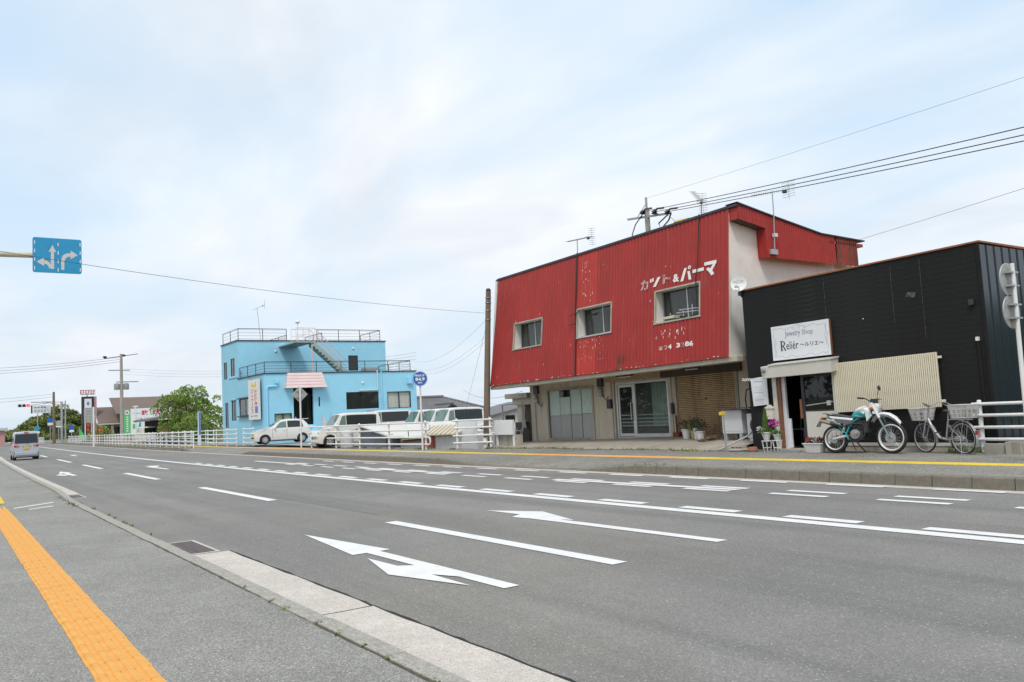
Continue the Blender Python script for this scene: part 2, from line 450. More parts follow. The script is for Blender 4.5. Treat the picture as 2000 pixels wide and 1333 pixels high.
# raised paving strips for the blind on the far pavement: yellow, orange, yellow
def tstrip(name, xa, xb, m):
    xs = [xa - (xa - xb) * i / 24 for i in range(25)]
    mb = MB()
    for ya, yb in ((14.68, 14.98),):
        zt = lambda x: 0.166
        mb.grid([[(x, ya + B(x), 0.154), (x, ya + 0.01 + B(x), zt(x)), (x, yb - 0.01 + B(x), zt(x)), (x, yb + B(x), 0.154)] for x in xs])
        for k in range(4):
            yc = ya + 0.0375 + 0.075 * k
            mb.grid([[(x, yc - 0.02 + B(x), 0.166), (x, yc - 0.012 + B(x), 0.171), (x, yc + 0.012 + B(x), 0.171), (x, yc + 0.02 + B(x), 0.166)] for x in xs])
    build(name, mb, m, far_pavement)
tstrip('tactile_strip', 6, -14.5, 'tactile_yellow'); tstrip('tactile_strip', -14.5, -20.6, 'tactile_orange')
tstrip('tactile_strip', -20.6, -38.0, 'tactile_yellow'); tstrip('tactile_strip', -38, -57, 'tactile_orange'); tstrip('tactile_strip', -57, -110, 'tactile_yellow')

# concrete apron before the red building
def apron_z(x, t):
    top = 0.28 + 0.021 * (x + 27)
    return 0.176 + (top - 0.176) * t
mb = MB()
rows = []
for t in (0, 0.12, 0.35, 0.7, 1.0):
    rows.append([(x, 17.0 + 0.12 * sin(x * 1.3) * (1 - t) + 2.5 * t, apron_z(x, t)) for x in [-27.3 + 0.52 * i for i in range(25)]])
mb.grid(rows)
struct(build('concrete_apron', mb, 'concrete_apron', smooth='all'))

# near pavement: asphalt, kerb stones, gutter slabs, drain gratings
def nz(x): return 0.03 if x > -20 else (0.03 + 0.07 * min(1, (-20 - x) / 4))
near_pavement = struct(build('near_pavement', strip(-9, 2.24, nz, [30, 6, 0, -5, -10, -15, -18, -20, -22, -24, -28, -36, -50, -66, -90, -130, -200, -340]), 'asphalt_old'))
near_kerb = struct(build('near_kerb', strip(2.25, 2.38, lambda x: nz(x) - 0.02, [10, 0, -10, -20, -24, -30, -40, -60, -100, -200]), 'concrete_kerb'))
kx = 1.2; k_i = 0; random.seed(5)
while kx > -60:
    ln = 1.2; xa, xb = kx - 0.005, kx - ln + 0.005
    j = random.uniform(-0.008, 0.008)
    def prof(x, j=j):
        h = 0.042 if x > -21.2 else (0.042 + 0.10 * min(1, (-21.2 - x) / 2.6)); yb = 2.235 + B(x) + j; yt = (2.40 + j) + B(x)
        return [(x, yb, -0.05), (x, yb, h), (x, yt - 0.03, h + 0.002), (x, yt, h * 0.45), (x, yt + 0.004, -0.05)]
    m_ = MB(); a = m_.add(prof(xa)); b_ = m_.add(prof(xb)); n = 5
    for k in range(n): m_.f.append((a + k, a + (k + 1) % n, b_ + (k + 1) % n, b_ + k))
    m_.f.append(tuple(a + k for k in range(n))); m_.f.append(tuple(b_ + k for k in reversed(range(n))))
    build('kerb_stone', m_, 'concrete_kerb', near_kerb, origin=((xa + xb) / 2, 2.24, 0))
    kx -= ln
near_gutter = struct(build('near_gutter', strip(2.39, 2.80, 0.003, [2, -5, -10.3]), 'concrete_pale'))
def slab(xa, xb, edge=0.0, y1=2.84):
    m_ = MB(); n = 14
    pts_o = [(xa + (xb - xa) * i / n, y1 + random.uniform(-edge, edge)) for i in range(n + 1)]
    m_.grid([[(x, 2.395 + B(x), 0.012), (x, 2.6 + B(x), 0.008), (x, y - 0.012 + B(x), 0.009), (x, y + B(x), -0.01)] for x, y in pts_o])
    build('gutter_slab', m_, 'concrete_pale', near_gutter, origin=((xa + xb) / 2, 2.5, 0))
mb = MB()
pts_ = [(2.6 - 0.13 * i, random.uniform(0.008, 0.03)) for i in range(101)]
mb.grid([[(x, 2.83, 0.0045), (x, 2.845 + w, 0.0045)] for x, w in pts_]); build('dark_joint', mb, 'pit_dark', near_gutter)
mb = MB(); pts_ = [(2.6 - 0.17 * i, random.uniform(0.004, 0.022)) for i in range(140)]
mb.grid([[(x, 2.236 - w, nz(x) + 0.003), (x, 2.242, nz(x) + 0.003)] for x, w in pts_]); build('dirt_line', mb, 'earth_line', near_pavement)
for xa, xb in ((2.6, -1.99), (-2.01, -6.27), (-6.29, -10.36)): slab(xa, xb, 0.012)
for xa, xb in ((-23.4, -29.9), (-29.95, -37), (-37.05, -46), (-46.1, -60), (-60, -80)): slab(xa, xb, 0.008, 2.78)
def grating(xa, xb, label):
    t = thing('drain_grating', label, 'drain cover', ((xa + xb) / 2, 2.46, 0), 'drain gratings in the near gutter')
    f = MB(); y0, y1 = 2.30, 2.74
    if xa < -20: y0, y1 = 2.41, 2.76
    for (a, c, b2, d) in ((xa, y0, xb, y0 + 0.035), (xa, y1 - 0.035, xb, y1), (xa, y0 + 0.035, xa - 0.04, y1 - 0.035), (xb + 0.04, y0 + 0.035, xb, y1 - 0.035)):
        f.box(min(a, b2), c, 0.0, max(a, b2), d, 0.016)
    build('frame', f, 'concrete_pale', t)
    f = MB(); f.box(xb + 0.04, y0 + 0.035, 0.001, xa - 0.04, y1 - 0.035, 0.004); build('shaft', f, 'pit_dark', t)
    n = 13; first = None
    for i in range(n):
        x = xa - 0.07 - (xa - xb - 0.14) * i / (n - 1)
        if first is None:
            f = MB(); f.box(x - 0.024, y0 + 0.036, 0.004, x + 0.024, y1 - 0.036, 0.013); first = build('grating_bar', f, 'iron_dark', t, origin=(x, 2.5, 0)); x00 = x
        else: inst(first, 'grating_bar', t, (first.location.x + x - x00, first.location.y, first.location.z))
grating(-10.40, -11.72, 'iron drain grating at the end of the pale gutter slabs')
grating(-22.05, -23.15, 'small iron drain grating beside the kerb ramp, farther along the gutter')

# paving for the blind: ribbed tiles
tile = None
for i in range(68):
    x = -1.2 - 0.3 * i
    if tile is None or i == 64:
        f = MB(); f.box(x - 0.298, 0.745, 0.02, x - 0.002, 1.075, 0.036)
        for k in range(4):
            yc = 0.745 + 0.0425 + 0.0817 * k
            f.prism([(x - 0.297, yc - 0.026, 0.036), (x - 0.297, yc - 0.018, 0.047), (x - 0.297, yc + 0.018, 0.047), (x - 0.297, yc + 0.026, 0.036)], (0.294, 0, 0))
        tile = build('tactile_tile', f, 'tactile_orange' if i < 64 else 'tactile_yellow', near_pavement, origin=(x, 0.9, 0.0)); tile_z = tile.location.z
    else: inst(tile, 'tactile_tile', near_pavement, (x, tile.location.y + random.uniform(-0.004, 0.004), tile_z + random.uniform(-0.0012, 0.0012)), (0, 0, random.uniform(-0.003, 0.003)))
build('tactile_strip', strip(0.745, 1.075, lambda x: nz(x) + 0.012, [-21.6, -24, -28, -36, -50, -80]), 'tactile_yellow', near_pavement)

# painted marks
def quadmark(name, xa, xb, ya, yb, z=0.006, parent=road, m='paint_white'):
    n = max(1, int(abs(xa - xb) / 3)); mb = MB()
    mb.grid([[(x, ya + B(x), z), (x, yb + B(x), z)] for x in [xa + (xb - xa) * i / n for i in range(n + 1)]])
    return build(name, mb, m, parent)
build('edge_line', strip(8.36, 8.58, 0.006, [30, 5, -2, -6, -10, -16, -22, -30, -38, -46, -54, -62, -70, -80, -95, -120, -160, -220]), 'paint_white', road)
for xa, xb in ((5, -0.3), (-6.1, -11.05), (-16.3, -21.9), (-27.15, -33.1), (-39, -45.5), (-51.1, -59.2), (-68, -75)): quadmark('lane_dash', xa, xb, 5.22, 5.41)
def slow_y(x): return 10.24 + 0.028 * max(0, x + 22)
i = 0
x = 3.2
while x > -37:
    L_ = 1.03
    quadmark('slow_mark', x, x - L_, 8.67, 8.86)
    if x > -31:
        o_ = slow_y(x); quadmark('slow_mark', x, x - L_, o_, o_ + 0.15); quadmark('slow_mark', x, x - L_, o_ + 0.45, o_ + 0.60)
        quadmark('slow_mark', x, x - L_, 12.0 + 0.02 * (x + 14), 12.15 + 0.02 * (x + 14), 0.0085)
    x -= 1.8
for xa, xb in ((0.4, -4.6), (-9.4, -14.3), (-18.5, -24.1), (-28.6, -34.7)):
    ya = slow_y(xa) + 0.20; yb = slow_y(xb) + 0.20; mb = MB(); n = 8
    mb.grid([[(xa + (xb - xa) * i / n, ya + (yb - ya) * i / n + B(xa + (xb - xa) * i / n), 0.0085), (xa + (xb - xa) * i / n, ya + 0.19 + (yb - ya) * i / n + B(xa + (xb - xa) * i / n), 0.0085)] for i in range(n + 1)])
    build('lane_dash', mb, 'paint_white', road)
def arrow(name, polys, dx, dy):
    mb = MB()
    for k, pl in enumerate(polys): mb.poly([(x + dx, y + dy + B(x + dx), 0.006 + 0.0015 * k) for x, y in pl])
    build(name, mb, 'paint_white', road)
A1 = [[(-6.02, 3.93), (-6.02, 4.09), (-8.77, 4.07), (-8.77, 4.2), (-10.9, 3.97), (-8.77, 3.74), (-8.77, 3.91)],
      [(-8.42, 3.76), (-7.39, 3.51), (-6.33, 3.79), (-7.07, 3.80), (-6.7, 3.95), (-7.6, 3.95), (-7.74, 3.78)]]
A2 = [[(-6.19, 6.77), (-6.19, 6.93), (-9.1, 6.9), (-8.88, 6.97), (-10.02, 7.29), (-10.92, 6.87), (-10.05, 6.9), (-9.9, 6.66), (-9.5, 6.72)]]
arrow('turn_arrow', A1, 0, 0); arrow('turn_arrow', A2, 0, 0); arrow('turn_arrow', A1, -28.3, -0.2); arrow('turn_arrow', A2, -27.5, 0.05); arrow('turn_arrow', A2, -59, 0.1)
for pl in ([(-20.37, 1.17), (-20.94, 1.96), (-20.80, 1.97), (-20.22, 1.19)], [(-19.75, 1.40), (-20.08, 1.86), (-19.93, 1.88), (-19.6, 1.42)]):
    build('pavement_stripe', MB().poly([(x, y, nz(x) + 0.004) for x, y in pl]), 'paint_white', near_pavement)

# sealed seam and hairline cracks
mat('tar', (0.13, 0.126, 0.12), 0.75, noise=(6, 0.2))
random.seed(41)
def crack(pts, w, name='sealed_crack'):
    P = []
    for (a, b), (c, d) in zip(pts, pts[1:]):
        n = max(2, int(sqrt((a - c) ** 2 + (b - d) ** 2) / 0.12))
        for i in range(n): t_ = i / n; P.append((a + (c - a) * t_ + random.uniform(-.02, .02), b + (d - b) * t_ + random.uniform(-.02, .02)))
    mb = MB(); rows = []
    for i, (x, y) in enumerate(P):
        q = P[min(i + 1, len(P) - 1)]; r_ = P[max(i - 1, 0)]; dx, dy = q[0] - r_[0], q[1] - r_[1]; l_ = sqrt(dx * dx + dy * dy) or 1; ww = w * random.uniform(.4, 1.0)
        rows.append([(x - dy / l_ * ww, y + dx / l_ * ww + B(x), .003), (x + dy / l_ * ww, y - dx / l_ * ww + B(x), .003)])
    mb.grid(rows); build(name, mb, 'tar', road)
crack([(-12, 5.58), (-30, 5.66), (-60, 5.6)], .008)
crack([(-15.0, 2.9), (-15.4, 4.3), (-14.9, 5.8), (-15.3, 8.2)], .008); crack([(-24, 3.0), (-24.5, 5), (-24, 8)], .009)

# weeds along the joints
def tuft(mb, x, y, z, h, n, spread):
    for _ in range(n):
        a = random.uniform(0, 2 * pi); r = random.uniform(0, spread); bx, by = x + r * cos(a), y + r * sin(a)
        d = random.uniform(0, 2 * pi); l = h * random.uniform(0.5, 1.2); w = 0.012 + 0.01 * random.random()
        tx, ty = bx + cos(d) * l * 0.6, by + sin(d) * l * 0.6
        px, py = -sin(d) * w, cos(d) * w
        mb.poly([(bx - px, by - py, z), (bx + px, by + py, z), (bx + px * .7 + cos(d) * l * .25, by + py * .7 + sin(d) * l * .25, z + l * .6)])
        mb.poly([(bx + px * .7 + cos(d) * l * .25, by + py * .7 + sin(d) * l * .25, z + l * .6), (bx - px * .7 + cos(d) * l * .25, by - py * .7 + sin(d) * l * .25, z + l * .6), (tx, ty, z + l * 0.75)])
random.seed(11); g = MB()
for _ in range(60):                                # apron edge
    x = random.uniform(-26.8, -15.2); tuft(g, x, 16.95 + random.uniform(-0.1, 0.15) + 0.12 * sin(x * 1.3), 0.168, 0.08, 9, 0.16)
for _ in range(40):
    x = random.uniform(-20.5, -12.8); tuft(g, x, KY + 0.22 + random.uniform(-0.02, 0.25), kerb_h(x) - 0.01, 0.05, 7, 0.10)
tuft(g, -9.0, 17.25, 0.16, 0.22, 70, 0.28); tuft(g, -8.5, 17.3, 0.16, 0.16, 50, 0.3); tuft(g, -7.0, 17.4, 0.16, 0.15, 30, 0.3)
for _ in range(50):
    x = random.uniform(-44, -27.5); tuft(g, x, 15.85 + B(x) + random.uniform(0, 0.3), 0.155, 0.10, 9, 0.15)
for _ in range(16):
    x = random.uniform(-23.5, -12); tuft(g, x, 2.43 + random.uniform(-0.02, 0.02), 0.004, 0.05, 6, 0.05)
for _ in range(9): tuft(g, random.uniform(-8, -3.5), 2.235, 0.03, 0.04, 5, 0.03)
for _ in range(14): tuft(g, random.uniform(-24, -17), 2.2, 0.04, 0.07, 7, 0.08)
stuff(build('weeds', g, 'weed'))
g2 = MB()
for _ in range(45):
    x = random.uniform(-26.5, -15.2); tuft(g2, x, 16.9 + random.uniform(-0.15, 0.2) + 0.12 * sin(x * 1.3), 0.168, 0.07, 8, 0.2)
for _ in range(120):
    x = random.uniform(-160, -58); tuft(g2, x, KY + 0.5 + B(x) + random.uniform(0, 0.6), 0.15, 0.25, 9, 0.4)
stuff(build('dry_grass', g2, 'weed_dry'))
# ------------------------------------------------------------------ red corrugated building
mat('red_metal', lin(157, 38, 32), 0.55, noise=((0.5, 0.10), (2.5, 0.08)), streak=((0.36, 0.10, 0.09), 9, 0.58, 0.45), streak2=((0.24, 0.024, 0.02), 5, 0.54, 0.55),
    dirt=[[(0.62, 0.47, 0.44), 7, 0.73, 0.75], [(0.13, 0.035, 0.025), 1.3, 0.66, 0.6]])
mat('red_metal_new', lin(174, 48, 38), 0.55, noise=((1.5, 0.08), (6, 0.06)), streak=((0.55, 0.2, 0.17), 9, 0.58, 0.5), dirt=[(0.7, 0.5, 0.46), 6, 0.70, 0.8])
mat('rust_metal', (0.16, 0.05, 0.03), 0.8, noise=((2, 0.3), (9, 0.2)), streak=((0.36, 0.035, 0.03), 5, 0.5, 0.7), dirt=[(0.07, 0.03, 0.02), 3, 0.55, 0.7])
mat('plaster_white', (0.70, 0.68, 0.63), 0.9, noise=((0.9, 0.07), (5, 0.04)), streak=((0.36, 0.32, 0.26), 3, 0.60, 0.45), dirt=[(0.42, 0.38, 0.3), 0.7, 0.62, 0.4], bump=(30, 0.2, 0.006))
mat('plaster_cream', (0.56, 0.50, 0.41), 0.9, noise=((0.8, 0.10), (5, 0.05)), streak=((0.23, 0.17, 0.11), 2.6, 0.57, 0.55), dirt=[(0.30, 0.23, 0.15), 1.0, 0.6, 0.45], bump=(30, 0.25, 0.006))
mat('slab_edge', (0.42, 0.39, 0.32), 0.9, noise=((2, 0.15), (9, 0.1)), dirt=[[(0.40, 0.09, 0.06), 4, 0.62, 0.5], [(0.16, 0.13, 0.1), 2, 0.6, 0.6]])
mat('dark_trim', (0.045, 0.045, 0.06), 0.6, 0.2, noise=(6, 0.3))
mat('alu', (0.55, 0.56, 0.56), 0.45, 0.6, noise=(4, 0.08), dirt=[(0.25, 0.24, 0.22), 6, 0.62, 0.5])
mat('steel_panel', (0.38, 0.38, 0.385), 0.6, 0.2, noise=((1.5, 0.06), (7, 0.04)), dirt=[(0.26, 0.24, 0.22), 1.5, 0.6, 0.4])
mat('pane_green', (0.43, 0.56, 0.51), 0.35, noise=((2, 0.06), (8, 0.04)), dirt=[(0.30, 0.38, 0.34), 1.6, 0.58, 0.5], spec=0.6)
mat('sign_box', (0.33, 0.25, 0.16), 0.7, noise=((1.5, 0.12), (6, 0.08)))
mat('shutter', (0.44, 0.32, 0.19), 0.65, 0.1, noise=((1, 0.12), (5, 0.1)), streak=((0.20, 0.09, 0.04), 3, 0.55, 0.6), dirt=[[(0.16, 0.055, 0.02), 1.1, 0.58, 0.8], [(0.22, 0.10, 0.05), 3.5, 0.6, 0.5]])
mat('shutter_case', (0.06, 0.045, 0.032), 0.7, noise=((2, 0.2), (8, 0.2)))
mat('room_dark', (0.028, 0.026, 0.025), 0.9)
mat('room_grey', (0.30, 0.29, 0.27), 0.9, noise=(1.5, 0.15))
mat('curtain', (0.20, 0.195, 0.18), 0.9, noise=(3, 0.1))
mat('meter_dark', (0.035, 0.035, 0.036), 0.5)
mat('meter_glass', (0.30, 0.31, 0.32), 0.2, 0.3)
mat('cable_black', (0.015, 0.015, 0.015), 0.6)
mat('lamp_white', (0.7, 0.7, 0.68), 0.5)
mat('letter_white', (0.80, 0.79, 0.76), 0.7, dirt=[(0.35, 0.1, 0.09), 12, 0.7, 0.6])
mat('letter_worn', (0.62, 0.47, 0.44), 0.8, dirt=[[(0.30, 0.035, 0.035), 9, 0.44, 1.0], [(0.30, 0.035, 0.035), 26, 0.5, 1.0]])
glass('glass_dim', (0.62, 0.68, 0.66), 0.72)
glass('glass_shop', (0.72, 0.80, 0.78), 0.82, 0.02)
glass('glass_dark', (0.20, 0.23, 0.23), 0.55)

RB = thing('red_building', 'old two storey shop clad in faded red corrugated metal with peeling white lettering', 'building', (-21, 19.3, 0.2))
def zr(x): return 0.0125 * (x + 15)
def rp(x, z, out=0.0):                       # point on the leaning red front
    s = (z - 2.7) / 4.13
    if x < -22: x += 0.30 * s * (-22 - x) / 5.06
    return (x, 17.5 + 0.45 * s - out, z + zr(x))
WINS = [(-25.6, -23.77), (-21.72, -19.95), (-17.95, -16.14)]
WZ0, WZ1 = 3.955, 4.91
def clad(name, xa, xb, m, z0=2.66, z1=6.83):
    mb = MB(); p = 0.15; x = xa; cuts = [c for w in WINS for c in w if xa < c < xb]
    pts = []
    n = int(round((xb - xa) / p)); p = (xb - xa) / n
    for i in range(n):
        for fx, o in ((0, 0.0), (0.22, 0.0), (0.32, 0.019), (0.90, 0.019)): pts.append((xa + (i + fx) * p, o))
    pts.append((xb, 0.0))
    for (x0, o0), (x1, o1) in zip(pts, pts[1:]):
        xm = (x0 + x1) / 2; w = [w_ for w_ in WINS if w_[0] < xm < w_[1]]
        for za, zb in (((z0, WZ0), (WZ1, z1)) if w else ((z0, z1),)):
            mb.poly([rp(x0, za, o0), rp(x1, za, o1), rp(x1, zb, o1), rp(x0, zb, o0)])
    return build(name, mb, m, RB)
clad('cladding_sheet', -27.06, -21.74, 'red_metal'); clad('cladding_sheet', -21.74, -20.72, 'red_metal_new')
clad('cladding_sheet', -20.72, -18.02, 'red_metal'); clad('cladding_sheet', -18.02, -15.1, 'red_metal')
# dark seam with cable, top cap, bottom slab edge
mb = MB(); mb.hexa([rp(-27.12, 6.80, 0.05), rp(-14.78, 6.80, 0.05), rp(-14.78, 6.80, -0.25), rp(-27.12, 6.80, -0.25), rp(-27.12, 6.87, 0.05), rp(-14.78, 6.87, 0.05), rp(-14.78, 6.87, -0.25), rp(-27.12, 6.87, -0.25)])
build('top_cap', mb, 'dark_trim', RB)
mb = MB(); mb.hexa([(-27.1, 17.54, 2.53 + zr(-27.1)), (-14.85, 17.54, 2.53 + zr(-14.85)), (-14.85, 17.95, 2.53 + zr(-14.85)), (-27.1, 17.95, 2.53 + zr(-27.1)),
                    (-27.1, 17.54, 2.655 + zr(-27.1)), (-14.85, 17.54, 2.655 + zr(-14.85)), (-14.85, 17.95, 2.655 + zr(-14.85)), (-27.1, 17.95, 2.655 + zr(-27.1))])
build('slab_edge', mb, 'slab_edge', RB)
mb = MB(); mb.hexa([(-27.1, 17.95, 2.60 + zr(-27.1)), (-15.0, 17.95, 2.60 + zr(-15)), (-15.0, 19.6, 2.60 + zr(-15)), (-27.1, 19.6, 2.60 + zr(-27.1)),
                    (-27.1, 17.95, 2.70 + zr(-27.1)), (-15.0, 17.95, 2.70 + zr(-15)), (-15.0, 19.6, 2.70 + zr(-15)), (-27.1, 19.6, 2.70 + zr(-27.1))])
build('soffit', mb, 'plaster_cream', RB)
# side walls of the upper storey
def side_wall(x, y_bot, y_top):
    return [(x, y_bot, 2.66 + zr(x)), (x, 23.5, 2.66 + zr(x)), (x, 23.5, 5.98 + zr(x)), (x, y_top, 6.8 + zr(x))]
mb = MB(); mb.prism(side_wall(-15.12, 17.52, 17.97), (-0.15, 0, 0)); build('side_wall', mb, 'plaster_white', RB)
mb = MB(); mb.prism(side_wall(-26.9, 17.52, 17.97), (-0.13, 0, 0)); build('side_wall', mb, 'plaster_white', RB)
mb = MB(); mb.hexa([(-27.0, 23.5, 0), (-15.12, 23.5, 0), (-15.12, 23.6, 0), (-27, 23.6, 0), (-27.0, 23.5, 5.9), (-15.12, 23.5, 5.95), (-15.12, 23.6, 5.95), (-27, 23.6, 5.9)])
build('rear_wall', mb, 'plaster_cream', RB)
mb = MB(); mb.hexa([(-27.05, 18.0, 6.66), (-14.95, 18.0, 6.78), (-15.05, 23.6, 6.0), (-27.05, 23.6, 5.9), (-27.05, 18.0, 6.72), (-14.95, 18.0, 6.84), (-15.05, 23.6, 6.06), (-27.05, 23.6, 5.96)])
build('roof', mb, 'dark_trim', RB)
# red side cladding on the gable: ribbed sheet standing off the plaster
XO = -14.8
def top_z(y):
    P = ((17.97, 6.86), (19.17, 6.65), (21.6, 6.28), (23.75, 6.21))
    for (a, za), (b, zb) in zip(P, P[1:]):
        if y <= b: return za + (zb - za) * (y - a) / (b - a)
    return P[-1][1]
def bot_z(y): return 6.44 - 0.155 * (y - 17.95) if y < 19.06 else 5.44 - 0.006 * (y - 19.06)
def side_clad(name, ya, yb, m):
    mb = MB(); n = int(round((yb - ya) / 0.105)); p = (yb - ya) / n; pts = []
    for i in range(n):
        for fx, o in ((0, 0.0), (0.5, 0.0), (0.62, 0.016), (0.88, 0.016)): pts.append((ya + (i + fx) * p, o))
    pts.append((yb, 0))
    for (y0, o0), (y1, o1) in zip(pts, pts[1:]):
        mb.poly([(XO + o0, y0, bot_z(y0)), (XO + o1, y1, bot_z(y1 - 1e-5)), (XO + o1, y1, top_z(y1)), (XO + o0, y0, top_z(y0))])
    return build(name, mb, m, RB)
side_clad('gable_sheet', 17.96, 19.06, 'red_metal'); side_clad('gable_sheet', 19.061, 22.28, 'red_metal'); side_clad('gable_sheet', 22.36, 23.42, 'rust_metal')
mb = MB(); mb.box(-15.1, 22.0, 6.05, XO, 23.75, 6.14); build('gable_sheet', mb, 'red_metal', RB)
mb = MB()
mb.poly([(-15.11, 19.06, 5.44), (XO, 19.06, 5.44), (XO, 19.06, 6.27), (-15.11, 19.06, 6.27)])
build('gable_return', mb, 'red_metal', RB)
mb = MB(); mb.poly([(-15.11, 17.95, 6.44), (XO - .004, 17.95, 6.44), (XO - .004, 19.06, 6.265), (-15.11, 19.06, 6.265)])
build('gable_soffit', mb, 'shutter_case', RB)
mb = MB(); mb.poly([(-15.1, 17.94, 6.44), (XO, 17.935, 6.44), (XO, 17.975, 6.86), (-15.1, 17.975, 6.82)]); build('gable_front', mb, 'red_metal', RB)
mb = MB()
Pz = [17.9, 19.17, 21.6, 23.8]
mb.grid([[(-15.2, y, top_z(max(17.97, y)) + 0.01) for y in Pz], [(XO + 0.05, y, top_z(max(17.97, y)) + 0.01) for y in Pz], [(XO + 0.05, y, top_z(max(17.97, y)) + 0.05) for y in Pz], [(-15.2, y, top_z(max(17.97, y)) + 0.05) for y in Pz]])
build('verge_trim', mb, 'dark_trim', RB)
# upper windows, deep set
for k, (xa, xb) in enumerate(WINS):
    D = 0.36
    mb = MB()
    for (x0, z0), (x1, z1) in (((xa, WZ0), (xa, WZ1)), ((xb, WZ0), (xb, WZ1)), ((xa, WZ0), (xb, WZ0)), ((xa, WZ1), (xb, WZ1))):
        a, b_ = rp(x0, z0, 0.022), rp(x1, z1, 0.022); yb = 17.68 + D
        mb.poly([a, b_, (b_[0], yb, b_[2]), (a[0], yb, a[2])])
    w = build('window', mb, 'plaster_white' if k else 'plaster_white', RB)
    f = MB(); za, zb = WZ0 + zr(xa), WZ1 + zr(xb); yf = 17.64 + D
    fr = 0.045
    for (x0, z0, x1, z1) in ((xa, za, xb, za + fr), (xa, zb - fr, xb, zb), (xa, za + fr, xa + fr, zb - fr), (xb - fr, za + fr, xb, zb - fr), ((xa + xb) / 2 + 0.12, za + fr, (xa + xb) / 2 + 0.16, zb - fr)):
        f.box(x0, yf - 0.03, z0, x1, yf + 0.03, z1)
    build('sash', f, 'alu', w)
    xm = (xa + xb) / 2 + 0.14
    for x0, x1, dy in ((xa + fr, xm - 0.02, 0.012), (xm + 0.02, xb - fr, -0.012)):
        p_ = MB(); p_.poly([(x0, yf + dy, za + fr), (x1, yf + dy, za + fr), (x1, yf + dy, zb - fr), (x0, yf + dy, zb - fr)])
        build('pane', p_, 'glass_dim', w)
    c_ = MB(); n = 30; x_end = xm + (0.9 if k == 0 else 0.0)
    xsn = [xa + (min(xb, x_end) - xa) * i / n for i in range(n + 1)]
    c_.grid([[(x, yf + 0.14 + 0.02 * sin(i * 1.7), za) for i, x in enumerate(xsn)], [(x, yf + 0.14 + 0.02 * sin(i * 1.7), zb) for i, x in enumerate(xsn)]])
    build('curtain', c_, 'curtain', w)
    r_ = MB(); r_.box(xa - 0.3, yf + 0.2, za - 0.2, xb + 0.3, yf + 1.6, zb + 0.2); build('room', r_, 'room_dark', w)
    e = MB(); q = [rp(xa - 0.04, WZ0 - 0.05, 0.045), rp(xb + 0.04, WZ0 - 0.05, 0.045), rp(xb + 0.04, WZ0 - 0.05, -0.2), rp(xa - 0.04, WZ0 - 0.05, -0.2)]
    e.hexa(q + [(a, b2, c2 + 0.048) for a, b2, c2 in q]); build('sill', e, 'alu' if k == 1 else 'slab_edge', w)
    e = MB()
    for x in (xa, xb): e.hexa([rp(x - 0.02, WZ0, 0.04), rp(x + 0.02, WZ0, 0.04), rp(x + 0.02, WZ0, -0.02), rp(x - 0.02, WZ0, -0.02), rp(x - 0.02, WZ1, 0.04), rp(x + 0.02, WZ1, 0.04), rp(x + 0.02, WZ1, -0.02), rp(x - 0.02, WZ1, -0.02)])
    e.hexa([rp(xa, WZ1 - 0.02, 0.04), rp(xb, WZ1 - 0.02, 0.04), rp(xb, WZ1 - 0.02, -0.02), rp(xa, WZ1 - 0.02, -0.02), rp(xa, WZ1 + 0.025, 0.04), rp(xb, WZ1 + 0.025, 0.04), rp(xb, WZ1 + 0.025, -0.02), rp(xa, WZ1 + 0.025, -0.02)])
    build('frame', e, 'slab_edge', w)
# clothes-drying bars and a small bench before the third window
mb = MB(); xa, xb = WINS[2]
for zz, x0 in ((4.06, xa + 0.9), (4.14, xa + 1.0)): mb.tube([rp(x0, zz, -0.3), rp(x0 + 0.1, zz + 0.06, 0.12), rp(xb - 0.03, zz + 0.02, 0.12), rp(xb - 0.03, zz, -0.3)], 0.012, 6)
mb.tube([rp(xb - 0.25, 4.0, 0.05), rp(xb - 0.25, 4.3, 0.07)], 0.012, 6); mb.tube([rp(xb - 0.55, 4.0, 0.1), rp(xb - 0.55, 4.16, 0.1)], 0.01, 6)
build('drying_rail', mb, 'alu', RB)
mb = MB(); mb.hexa([rp(xa + 0.22, 4.02, 0.0), rp(xa + 0.75, 4.02, 0.0), rp(xa + 0.75, 4.02, -0.25), rp(xa + 0.22, 4.02, -0.25), rp(xa + 0.2, 4.08, 0.0), rp(xa + 0.78, 4.1, 0.0), rp(xa + 0.78, 4.1, -0.25), rp(xa + 0.2, 4.08, -0.25)])
build('sill_bench', mb, 'plaster_cream', RB)
# peeling lettering
def rlet(name, body, x0, z0, x1, z1, m='letter_white', bold=0.02):
    a = rp(x0, z0 - zr(x0), 0.028); b_ = rp(x1, z0 - zr(x1), 0.028); c_ = rp(x0, z1 - zr(x0), 0.028)
    return build(name, text_mesh(body, a, Vector(b_) - Vector(a) + Vector((0, 0, zr(x0) - zr(x1))), Vector(c_) - Vector(a), bold=bold), m, RB)
def rpoly(name, polys, x0, z0, x1, z1, m='letter_white'):
    a = rp(x0, z0 - zr(x0), 0.028); c_ = Vector(rp(x0, z1 - zr(x0), 0.028))
    return build(name, flat(polys, a, (x1 - x0, 0, 0), c_ - Vector(a)), m, RB)
rlet('lettering', 'カ', -18.62, 4.99, -18.24, 5.32, 'letter_worn', 0.05)
rpoly('lettering', [[(0, .55), (.14, .55), (.14, .95), (0, .95)], [(.2, .62), (.34, .62), (.34, 1.0), (.2, 1.0)], [(.72, .98), (1.0, 1.0), (.55, 0.0), (.28, 0.0)]], -18.17, 5.03, -17.72, 5.31)
rlet('lettering', 'ト', -17.64, 5.06, -17.28, 5.34, 'letter_worn', 0.05)
rlet('lettering', '&', -17.20, 5.04, -16.95, 5.28, bold=0.03)
